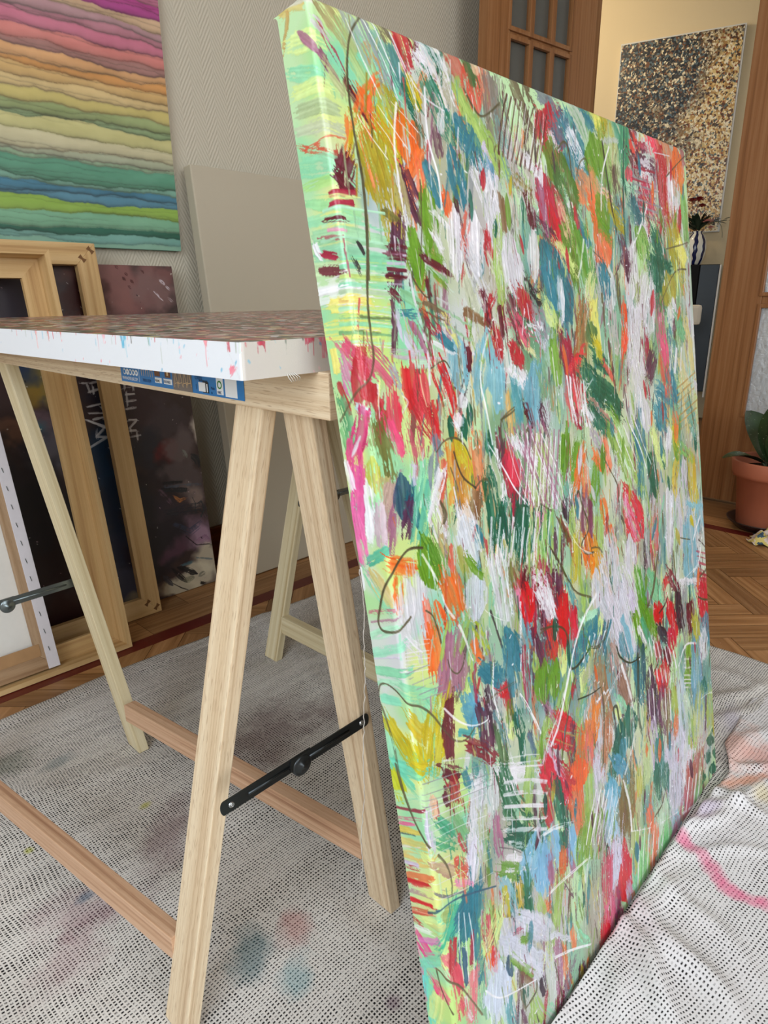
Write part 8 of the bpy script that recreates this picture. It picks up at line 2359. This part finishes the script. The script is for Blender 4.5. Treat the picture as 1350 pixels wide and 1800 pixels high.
(0, 4924, 7621, 4992, 7972, 313, 100, 40, 84, 95, 20),
(3, 4875, 7546, 4861, 8015, 46, 240, 240, 246, 90, 30),
(3, 5013, 7609, 4999, 8083, 47, 240, 240, 246, 90, 30),
(3, 5153, 7672, 5140, 8153, 48, 240, 240, 246, 90, 30),
(3, 5297, 7738, 5285, 8224, 49, 240, 240, 246, 90, 30),
(3, 5444, 7805, 5433, 8297, 50, 240, 240, 246, 90, 30),
(3, 5594, 7873, 5585, 8372, 51, 240, 240, 246, 90, 30),
(0, 4906, 8117, 4988, 8787, 327, 200, 186, 214, 95, 35),
(0, 4689, 6875, 4599, 7421, 343, 40, 90, 110, 95, 25),
(0, 4501, 6973, 4638, 7541, 285, 50, 128, 148, 95, 35),
(1, 4109, 6402, 4286, 6932, 254, 50, 128, 148, 95, 30),
(0, 3833, 6528, 4202, 7439, 351, 180, 150, 140, 95, 50),
(0, 3515, 6673, 3609, 7254, 460, 170, 120, 80, 95, 35),
(0, 4056, 7028, 4202, 7439, 328, 150, 110, 90, 95, 35),
(0, 3654, 6991, 3313, 7019, 64, 226, 224, 232, 95, 30),
(0, 3913, 7254, 4086, 7483, 181, 142, 220, 176, 95, 15),
(0, 3842, 7366, 3915, 7548, 151, 222, 240, 150, 95, 15),
(1, 4190, 7508, 4152, 8069, 472, 20, 104, 84, 95, 5),
(1, 3912, 7571, 3815, 8140, 467, 20, 100, 84, 95, 8),
(0, 3688, 7971, 3541, 8234, 323, 14, 104, 78, 95, 15),
(1, 3918, 7846, 3977, 8128, 348, 70, 150, 170, 95, 5),
(0, 3680, 8016, 4026, 8487, 257, 84, 160, 190, 95, 8),
(0, 3434, 8271, 3856, 8851, 299, 90, 170, 200, 95, 12),
(0, 3529, 8302, 3726, 8669, 253, 90, 170, 200, 95, 10),
(1, 3436, 7406, 3295, 7664, 351, 206, 204, 216, 95, 6),
(1, 3621, 7474, 3617, 7787, 233, 226, 224, 232, 95, 5),
(0, 3182, 7768, 3224, 8076, 321, 206, 200, 220, 95, 10),
(0, 3255, 7084, 3062, 7401, 429, 240, 130, 40, 95, 15),
(0, 2858, 7295, 2806, 7584, 258, 244, 108, 36, 95, 20),
(0, 3069, 7359, 3017, 7654, 269, 230, 110, 100, 95, 30),
(1, 2735, 7500, 2665, 7891, 510, 246, 100, 40, 95, 10),
(0, 3533, 7407, 3405, 7866, 298, 190, 120, 80, 95, 30),
(0, 2413, 6764, 2726, 7071, 169, 226, 24, 40, 95, 8),
(0, 2270, 6904, 2575, 7213, 187, 226, 24, 40, 95, 10),
(0, 2071, 7157, 2391, 7774, 279, 220, 30, 60, 95, 15),
(0, 2401, 7492, 2606, 7743, 132, 196, 44, 56, 95, 25),
(0, 2164, 7060, 2328, 7451, 165, 206, 196, 222, 95, 40),
(0, 2683, 7072, 2633, 7355, 166, 98, 48, 76, 95, 30),
(3, 2348, 6902, 2708, 7172, 23, 186, 150, 84, 90, 30),
(3, 2291, 7000, 2647, 7274, 23, 186, 150, 84, 90, 30),
(0, 1918, 7578, 2008, 7913, 172, 196, 44, 56, 95, 30),
(0, 2195, 7527, 2260, 8050, 201, 14, 104, 78, 95, 20),
(0, 2569, 7948, 2619, 8393, 218, 220, 120, 80, 95, 30),
(0, 1806, 7785, 1877, 8003, 160, 14, 104, 78, 95, 20),
(0, 2021, 8053, 2111, 8423, 209, 120, 180, 220, 95, 10),
(0, 1815, 8135, 1789, 8484, 316, 130, 186, 224, 95, 10),
(0, 2426, 8269, 2401, 8644, 197, 130, 186, 224, 95, 10),
(0, 2234, 8191, 2241, 8376, 179, 14, 104, 78, 95, 25),
(0, 2190, 8432, 2154, 8634, 160, 230, 110, 50, 95, 20),
(0, 1922, 8383, 1924, 8580, 171, 170, 110, 140, 95, 30),
(0, 2790, 8174, 2759, 8864, 251, 150, 180, 80, 95, 40),
(0, 2690, 8486, 2583, 8840, 274, 108, 160, 36, 95, 30),
(0, 3208, 8163, 3027, 8656, 298, 190, 200, 180, 95, 50),
(3, 3118, 8135, 2748, 8666, 40, 240, 240, 246, 90, 25),
(3, 3222, 8196, 2846, 8731, 41, 240, 240, 246, 90, 25),
(3, 3328, 8258, 2946, 8797, 41, 240, 240, 246, 90, 25),
(3, 3435, 8321, 3048, 8865, 42, 240, 240, 246, 90, 25),
(3, 3545, 8386, 3152, 8933, 43, 240, 240, 246, 90, 25),
(3, 3658, 8452, 3258, 9004, 44, 240, 240, 246, 90, 25),
(3, 3772, 8519, 3366, 9075, 45, 240, 240, 246, 90, 25),
(3, 3023, 8412, 2759, 8864, 60, 108, 160, 36, 90, 40),
(3, 3125, 8475, 2857, 8932, 61, 108, 160, 36, 90, 40),
(3, 3230, 8540, 2958, 9000, 62, 108, 160, 36, 90, 40),
(3, 3337, 8606, 3060, 9070, 64, 108, 160, 36, 90, 40),
(3, 3445, 8674, 3165, 9141, 65, 108, 160, 36, 90, 40),
(3, 3556, 8743, 3272, 9214, 66, 108, 160, 36, 90, 40),
(1, 3460, 8410, 3303, 9033, 306, 180, 200, 224, 95, 12),
(0, 4023, 8511, 3805, 9156, 512, 140, 110, 50, 95, 25),
(0, 3747, 8860, 3644, 9155, 390, 120, 100, 40, 95, 30),
(1, 3688, 9210, 3652, 9420, 264, 214, 60, 50, 95, 25),
(0, 4349, 8592, 4362, 8865, 260, 190, 190, 60, 95, 30),
(0, 4629, 8322, 4604, 8845, 341, 190, 210, 150, 95, 50),
(0, 5096, 8514, 5075, 9058, 367, 40, 130, 120, 95, 30),
(1, 4930, 8755, 4974, 9281, 281, 14, 104, 78, 95, 10),
(1, 5298, 8901, 5224, 9372, 266, 14, 104, 78, 95, 10),
(1, 5668, 9191, 5693, 9499, 151, 14, 104, 78, 95, 25),
(1, 4923, 9195, 5017, 9420, 130, 14, 104, 78, 95, 25),
(1, 5278, 9461, 5367, 9776, 124, 14, 104, 78, 95, 25),
(0, 5464, 8707, 5495, 8951, 178, 14, 104, 78, 95, 30),
(0, 5986, 8051, 6120, 9111, 514, 200, 210, 224, 95, 15),
(1, 5759, 8601, 5656, 9272, 773, 206, 202, 222, 95, 8),
(1, 5826, 9101, 5840, 9975, 806, 206, 204, 224, 95, 8),
(0, 5509, 9306, 5482, 9936, 397, 202, 200, 216, 95, 15),
(0, 6249, 9269, 6128, 9567, 645, 226, 224, 232, 95, 35),
(0, 5787, 7961, 5796, 8362, 260, 160, 180, 60, 95, 30),
(0, 5779, 8468, 5755, 8628, 210, 244, 108, 36, 95, 10),
(0, 6569, 7638, 6436, 8020, 469, 120, 170, 40, 95, 25),
(3, 6265, 7658, 6549, 7776, 32, 226, 224, 232, 90, 30),
(3, 6255, 7722, 6539, 7842, 32, 226, 224, 232, 90, 30),
(3, 6245, 7787, 6529, 7908, 32, 226, 224, 232, 90, 30),
(3, 6235, 7852, 6519, 7974, 32, 226, 224, 232, 90, 30),
(3, 6226, 7917, 6509, 8041, 32, 226, 224, 232, 90, 30),
(3, 6216, 7982, 6499, 8107, 32, 226, 224, 232, 90, 30),
(3, 6206, 8047, 6490, 8173, 32, 226, 224, 232, 90, 30),
(3, 6196, 8112, 6480, 8240, 32, 226, 224, 232, 90, 30),
(0, 6245, 8285, 6465, 8867, 339, 200, 220, 190, 95, 50),
(0, 6465, 8867, 6479, 9301, 433, 160, 196, 96, 95, 40),
(0, 5515, 7947, 5464, 8707, 260, 132, 96, 62, 95, 40),
(1, 7332, 7369, 7117, 7709, 921, 90, 150, 170, 95, 10),
(0, 6807, 7616, 6813, 8671, 528, 110, 170, 200, 95, 25),
(0, 7133, 7595, 7170, 7913, 448, 226, 224, 232, 95, 40),
(0, 7576, 7459, 7526, 7809, 345, 70, 140, 160, 95, 20),
(1, 7104, 8374, 6992, 8570, 431, 30, 120, 110, 95, 25),
(0, 7602, 8530, 7619, 9051, 418, 214, 150, 180, 95, 20),
(0, 7385, 8813, 7326, 9231, 522, 170, 190, 70, 95, 30),
(0, 6821, 8614, 6662, 9149, 500, 190, 200, 110, 95, 40),
(0, 7654, 9459, 7681, 9936, 337, 232, 228, 110, 95, 30),
(0, 6789, 7200, 6906, 7478, 299, 190, 190, 70, 95, 35),
(1, 7562, 9400, 7465, 9573, 382, 14, 104, 78, 95, 0),
(1, 7281, 9485, 7187, 9655, 371, 14, 104, 78, 95, 0),
(1, 7791, 9747, 7692, 9922, 397, 14, 104, 78, 95, 0),
(1, 7545, 9851, 7448, 10023, 389, 14, 104, 78, 95, 0),
(1, 7116, 9721, 7023, 9889, 368, 14, 104, 78, 95, 0),
(1, 7333, 10066, 7237, 10237, 383, 14, 104, 78, 95, 0),
(1, 6825, 9962, 6734, 10127, 360, 14, 104, 78, 95, 0),
(1, 7719, 10279, 7619, 10453, 404, 14, 104, 78, 95, 0),
(1, 7116, 10339, 7022, 10507, 379, 14, 104, 78, 95, 0),
(0, 6347, 9659, 6093, 10315, 661, 190, 90, 80, 95, 30),
(0, 6755, 9635, 6619, 10001, 520, 180, 110, 100, 95, 35),
(0, 5961, 10171, 5764, 10477, 658, 200, 110, 130, 95, 25),
(0, 6598, 10147, 6484, 10366, 441, 140, 190, 130, 95, 30),
(3, 6186, 9691, 5961, 10171, 57, 240, 240, 246, 90, 30),
(3, 6349, 9753, 6120, 10238, 59, 240, 240, 246, 90, 30),
(3, 6516, 9816, 6283, 10307, 60, 240, 240, 246, 90, 30),
(3, 6686, 9881, 6450, 10377, 61, 240, 240, 246, 90, 30),
(0, 5535, 10058, 5629, 10390, 320, 150, 210, 220, 95, 30),
(1, 5449, 10153, 5472, 10469, 372, 206, 130, 170, 95, 10),
(0, 5053, 9613, 5011, 9874, 721, 190, 220, 190, 95, 30),
(0, 4587, 9326, 4603, 9613, 272, 244, 110, 70, 95, 20),
(0, 4420, 9607, 4363, 9957, 180, 240, 110, 70, 95, 30),
(0, 4742, 9929, 4610, 10353, 267, 236, 130, 110, 95, 25),
(0, 5125, 10005, 4920, 10453, 435, 140, 220, 140, 95, 25),
(0, 4144, 9482, 4149, 10164, 210, 160, 196, 96, 95, 30),
(0, 4363, 9957, 4421, 10357, 199, 160, 196, 96, 95, 30),
(1, 3565, 9309, 3405, 9634, 398, 206, 200, 224, 95, 10),
(0, 3741, 9534, 3789, 9908, 316, 220, 30, 70, 95, 15),
(3, 2205, 5629, 2491, 5697, 2704, 5819, 2767, 6032, 27, 96, 88, 62, 95, 5),
(3, 3803, 6123, 3675, 6303, 3478, 6339, 3347, 6297, 52, 50, 60, 40, 95, 5),
(3, 2769, 6245, 2774, 6333, 2938, 6359, 3260, 6273, 41, 50, 60, 40, 95, 5),
(3, 3982, 6541, 4057, 6714, 4343, 6919, 4673, 6970, 38, 50, 60, 40, 95, 5),
(3, 2864, 6774, 3204, 6854, 3456, 6878, 27, 50, 60, 40, 95, 5),
(3, 3772, 7477, 3748, 7320, 3848, 7332, 3891, 7536, 51, 60, 64, 40, 95, 5),
(3, 4600, 6889, 4491, 7729, 4532, 8008, 79, 60, 70, 50, 95, 5),
(3, 4958, 6299, 5128, 6358, 5209, 6233, 19, 96, 88, 62, 95, 5),
(3, 5750, 6443, 5636, 6536, 5403, 6584, 47, 52, 44, 50, 95, 5),
(3, 3474, 6909, 3488, 7243, 3353, 7886, 44, 96, 88, 62, 95, 5),
(3, 2830, 6486, 2657, 6753, 2477, 7075, 2400, 7273, 42, 96, 88, 62, 95, 5),
(3, 5292, 7279, 5087, 7377, 42, 96, 88, 62, 95, 5),
(3, 4803, 9544, 5069, 9508, 5228, 9346, 51, 96, 88, 62, 95, 5),
(3, 7526, 7809, 7386, 8186, 71, 96, 88, 62, 95, 5),
(3, 3548, 5673, 3204, 5836, 2899, 6106, 2618, 6520, 2399, 6842, 2171, 7022, 67, 240, 240, 246, 90, 50),
(3, 4022, 6916, 3746, 7033, 3526, 7167, 85, 240, 240, 246, 90, 50),
(3, 4086, 6847, 4304, 7487, 4270, 8029, 3938, 8361, 75, 240, 240, 246, 90, 50),
(3, 6043, 7678, 6367, 7470, 6807, 7616, 90, 240, 240, 246, 90, 50),
(3, 6902, 8621, 7313, 8702, 7726, 8939, 50, 240, 240, 246, 90, 50),
(3, 7770, 9286, 7300, 9411, 6858, 9501, 68, 222, 240, 150, 90, 50),
(3, 1777, 7937, 2070, 7996, 2521, 8215, 39, 240, 240, 246, 90, 50),
(3, 5676, 10086, 6488, 10336, 7065, 10453, 7612, 10436, 59, 240, 240, 246, 90, 50),
(3, 4005, 9285, 4900, 9746, 5900, 10073, 35, 240, 240, 246, 90, 50),
(3, 3874, 8425, 4005, 9285, 54, 240, 240, 246, 90, 50),
(3, 4611, 9563, 4870, 9528, 50, 240, 240, 246, 90, 50),
(0, 3521, 8419, 3550, 9015, 347, 150, 200, 224, 95, 30),
(0, 3813, 8657, 3805, 9113, 379, 130, 106, 50, 95, 25),
(0, 3520, 9191, 3371, 9679, 482, 206, 204, 226, 95, 20),
(0, 3247, 9266, 3177, 9670, 378, 210, 60, 90, 95, 30),
(0, 3724, 9594, 3779, 10110, 351, 222, 36, 60, 95, 20),
(1, 3586, 9599, 3633, 10139, 348, 226, 50, 60, 95, 15),
(0, 3789, 10048, 3812, 10342, 242, 200, 200, 230, 95, 20),
(0, 3400, 9899, 3469, 10289, 313, 180, 60, 110, 95, 30),
(0, 3204, 9887, 3124, 10356, 384, 226, 110, 140, 95, 35),
(0, 3031, 10149, 2925, 10395, 346, 222, 30, 44, 95, 20),
(0, 4004, 10064, 4174, 10398, 254, 142, 220, 176, 95, 30),
(0, 4368, 9682, 4274, 10256, 456, 150, 220, 150, 95, 30),
(0, 4757, 9721, 4600, 10196, 340, 240, 130, 90, 95, 30),
(0, 5206, 10083, 4985, 10386, 476, 130, 210, 140, 95, 25),
(0, 5543, 10223, 5427, 10379, 401, 214, 130, 160, 95, 20),
(3, 4261, 9404, 4050, 10237, 46, 240, 240, 246, 90, 35),
(3, 4413, 9501, 4198, 10345, 47, 240, 240, 246, 90, 35),
(3, 4568, 9600, 4351, 10455, 48, 240, 240, 246, 90, 35),
(3, 4727, 9702, 4507, 10568, 50, 240, 240, 246, 90, 35),
(3, 4891, 9807, 4668, 10685, 51, 240, 240, 246, 90, 35),
(3, 5059, 9914, 4834, 10805, 52, 240, 240, 246, 90, 35),
(0, 3897, 10266, 3942, 10440, 158, 244, 108, 36, 95, 20),
(0, 4112, 10317, 4091, 10444, 224, 232, 228, 110, 95, 20)]
pb = Paint(-CTH, CWD, 0, CHT, 1250, (192, 228, 176))
rr = np.random.RandomState(21)
# loose underpainting: fields of green, mint, teal, white, with upright strokes
for k in range(260):
    x, y = rr.uniform(0, CWD), rr.uniform(0, CHT)
    c = [(146, 196, 164), (184, 196, 130), (110, 160, 120), (206, 210, 176), (96, 150, 154), (190, 184, 190), (176, 168, 150), (212, 214, 220)][rr.randint(8)]
    pb.wash(x, y, rr.uniform(.02, .05), rr.uniform(.04, .10), c, .75, rr.uniform(-.3, .3), .8)
for k in range(60):
    x, y = rr.uniform(-CTH, .07), rr.uniform(0, CHT)
    pb.wash(x, y, rr.uniform(.02, .05), rr.uniform(.02, .04), [(150, 222, 170), (206, 232, 130), (170, 226, 150), (224, 232, 140), (130, 216, 180)][rr.randint(5)], .8, rr.uniform(-.2, .2), .6)
PALR = [(98, 144, 36), (150, 184, 90), (214, 212, 222), (60, 130, 142), (24, 96, 76), (186, 40, 54), (200, 176, 96), (88, 44, 68), (226, 112, 56), (132, 200, 166), (140, 146, 150), (104, 94, 60), (150, 96, 124), (60, 46, 54), (120, 40, 56), (206, 222, 140)]
for k in range(1500):
    x, y = rr.uniform(.06, CWD), rr.uniform(0, CHT)
    L = rr.uniform(.02, .07); an = rr.normal(-.12, .22); c = PALR[rr.randint(len(PALR))]
    pb.stroke([(x, y), (x+L*math.sin(an), y+L*math.cos(an))], rr.uniform(.003, .012), c, .8, rr.uniform(.3, .6), 'leaf' if rr.rand() < .4 else 'flat', .15)
def own_streaks(n, l0, l1, w0, w1, a_):
    for k in range(n):
        x, y = rr.uniform(.0, CWD), rr.uniform(0, CHT); an = rr.normal(-.10, .16); L = rr.uniform(l0, l1)
        i = int(np.clip((x+rr.normal(0, .012)-pb.x0)*pb.res, 0, pb.w-1)); j = int(np.clip((y+rr.normal(0, .03))*pb.res, 0, pb.h-1))
        c = pb.c[j, i]*rr.uniform(.8, 1.12)
        pb.stroke([(x, y), (x+L*math.sin(an), y+L*math.cos(an))], rr.uniform(w0, w1), c, a_, .45, 'flat', .15)
own_streaks(500, .02, .06, .002, .006, .7)
for n_, q in enumerate(sorted(BIG_STROKES, key=lambda r: r[0] == 3)):
    if n_ == sum(r[0] != 3 for r in BIG_STROKES): own_streaks(2600, .008, .035, .0010, .0032, .8); pb.drag(.0005, .0013, 240, 30)
    k = 'fldn'[q[0]]; dr = q[-1]/125; al_ = q[-2]/100; c = q[-5:-2]; w = q[-6]/10000; p = [v/10000 for v in q[1:-6]]
    pts = [(p[i], p[i+1]) for i in range(0, len(p), 2)]
    if k in 'fn' and len(pts) == 2: mx_, my_ = (pts[0][0]+pts[1][0])/2, (pts[0][1]+pts[1][1])/2; Lk = math.hypot(pts[1][0]-pts[0][0], pts[1][1]-pts[0][1]); bw = rr.normal(0, .04)*Lk; pts = [pts[0], (mx_+bw, my_), pts[1]]
    if k == 'n' and len(pts) > 2:      # rounded curve through the points (Catmull-Rom)
        P_ = [pts[0]]+pts+[pts[-1]]; o_ = []
        for i in range(1, len(P_)-2):
            for s_ in range(5):
                t_ = s_/5; a_, b_, c_, d_ = P_[i-1], P_[i], P_[i+1], P_[i+2]
                o_.append(tuple(.5*((2*b_[m])+(-a_[m]+c_[m])*t_+(2*a_[m]-5*b_[m]+4*c_[m]-d_[m])*t_**2+(-a_[m]+3*b_[m]-3*c_[m]+d_[m])*t_**3) for m in (0, 1)))
        pts = o_+[pts[-1]]
    colr = c
    light = min(colr) > 195
    pb.stroke(pts, max(w, .0011), colr, al_, dr, {'f': 'flat', 'l': 'leaf', 'd': 'drop', 'n': 'flat'}[k], (.55 if light else .3) if k != 'n' else .3, .05 if k == 'n' else (.1 if dr > .3 else .05), 12)
for k in range(46):       # combed scrapes
    x, y = rr.uniform(.16, CWD), rr.uniform(.02, CHT-.08); L = rr.uniform(.025, .075); an = rr.normal(-.12, .12); n_ = rr.randint(4, 10); c_ = [(236, 236, 244), (236, 236, 244), (214, 214, 222), (70, 60, 56), (170, 190, 120)][rr.randint(5)]
    for i in range(n_):
        x2 = x+i*rr.uniform(.0042, .0054); y2 = y+rr.uniform(-.006, .006); pb.stroke([(x2, y2), (x2+L*math.sin(an), y2+L*math.cos(an))], rr.uniform(.0009, .0016), c_, .8, .35, 'flat', .35, .08)
for k in range(90):       # small clean oval touches
    x, y = rr.uniform(.14, CWD), rr.uniform(.02, CHT); L = rr.uniform(.015, .04); an = rr.normal(-.1, .25)
    pb.stroke([(x, y), (x+L*math.sin(an), y+L*math.cos(an))], L*rr.uniform(.25, .42), [(206, 202, 216), (16, 98, 80), (60, 130, 150), (196, 40, 56), (104, 150, 40), (232, 110, 50), (96, 46, 70), (186, 170, 50)][rr.randint(8)], .92, .12, 'leaf', .5, .04)
# fine scraped and flicked marks over everything
for k in range(1500):
    x, y = rr.uniform(.05, CWD), rr.uniform(0.02, CHT)
    L = rr.uniform(.004, .03); an = rr.normal(-.08, .15)
    c = [(240, 240, 246), (240, 240, 246), (226, 224, 232), (40, 110, 100), (120, 40, 60), (90, 120, 40), (96, 88, 62)][rr.randint(7)]
    pb.stroke([(x, y), (x+L*math.sin(an), y+L*math.cos(an))], rr.uniform(.0008, .0024), c, .85, .35, 'flat', .35, .1)
for k in range(500):
    x, y = rr.uniform(.1, CWD), rr.uniform(0.02, CHT); a_ = rr.uniform(0, 6.3); L = rr.uniform(.0005, .004)
    pb.stroke([(x, y), (x+L*math.cos(a_), y+L*math.sin(a_))], rr.uniform(.001, .003), (242, 242, 248), .95, .1, 'flat', .5, .15)
g_ = pb.c.mean(2, keepdims=True)
pb.c = (g_+(pb.c-g_)*.90)
pb.c = 118+(pb.c-118)*1.08-12
RC = .0045
def bigmap(s, v, z):
    a = np.clip((s+RC)/(2*RC), 0, 1)*PI/2
    # local (ex, n) coordinates
    ex = np.where(s >= RC, s, np.where(s <= -RC, 0, RC-RC*np.cos(a)))
    nn = np.where(s >= RC, 0, np.where(s <= -RC, s, -RC+RC*np.sin(a)))
    nx, ny = -np.cos(a), np.sin(a)
    ex = ex+nx*z; nn = nn+ny*z
    # the far edges are rolled over as well
    t = np.clip((s-(CWD-RC))/RC, 0, 1); nn = nn-RC*(1-np.sqrt(np.clip(1-t*t, 0, 1)))
    b = np.clip((RC-v)/RC, 0, 1); nn = nn-RC*(1-np.sqrt(np.clip(1-b*b, 0, 1)))
    # cloth sags a little between the bars
    P = np.array(BC_O)[None]+EXv[None]*ex[:, None]+UPv[None]*(CHT-v)[:, None]+NNv[None]*nn[:, None]
    return P
BIGT = empty('abstract_painting', BC_O); bpy.context.view_layer.update()
tag(BIGT, 'large multicoloured abstract painting standing on the drop cloth, leaning on the trestle table', 'painting')
pm = pb.mesh('painted_canvas', bigmap, VMG, None, .0011); adopt(pm, BIGT)
def cbar(nm, x0, x1, z0, z1, d0, d1, mat):
    pts = lambda x, z, d: tuple(np.array(BC_O)+EXv*x+UPv*z-NNv*d)
    if (x1-x0) > (z1-z0): A = [pts(x0, z0, d0), pts(x0, z1, d0), pts(x0, z1, d1), pts(x0, z0, d1)]; B = [pts(x1, z0, d0), pts(x1, z1, d0), pts(x1, z1, d1), pts(x1, z0, d1)]
    else: A = [pts(x0, z0, d0), pts(x1, z0, d0), pts(x1, z0, d1), pts(x0, z0, d1)]; B = [pts(x0, z1, d0), pts(x1, z1, d0), pts(x1, z1, d1), pts(x0, z1, d1)]
    o = bar(nm, A, B, mat, None); adopt(o, BIGT)
e_ = .0008
for nm, x0, x1, z0, z1 in (('stretcher_bar', e_, .045, e_, CHT-.0015), ('stretcher_bar', CWD-.045, CWD-.0012, e_, CHT-.0015), ('stretcher_bar', .0455, CWD-.0455, e_, .045), ('stretcher_bar', .0455, CWD-.0455, CHT-.045, CHT-.0015), ('stretcher_bar', .0455, CWD-.0455, .49, .535)):
    cbar(nm, x0, x1, z0, z1, .006, CTH-.0005, M['frame_wood'])
cbar('canvas_back', .003, CWD-.003, .003, CHT-.003, .004, .0055, M['raw'])


# thread hanging from the canvas edge
thp = [(0.3790, 0.4000, 0.5801), (0.3934, 0.4100, 0.5385), (0.3972, 0.4150, 0.4935), (0.4027, 0.4200, 0.4515), (0.4096, 0.4300, 0.3972), (0.4115, 0.4350, 0.3445), (0.4167, 0.4400, 0.2867), (0.4157, 0.4450, 0.2295), (0.4210, 0.4500, 0.1730), (0.4179, 0.4500, 0.1602), (0.4221, 0.4500, 0.1423)]
M['thread'] = plain('white_thread', S((226, 222, 214)), .8)
rt = random.Random(2); fine = []
for a_, b_ in zip(thp, thp[1:]):
    for k in range(8):
        f_ = k/8; fine.append(tuple(a_[i]*(1-f_)+b_[i]*f_+rt.uniform(-.0007, .0007) for i in range(3)))
fine.append(thp[-1])
th = tube('loose_thread', fine, .0005, M['thread'], None, 5); tag(th, 'thin loose white thread hanging down beside the left edge of the big canvas', 'thread')
bpy.context.view_layer.update()
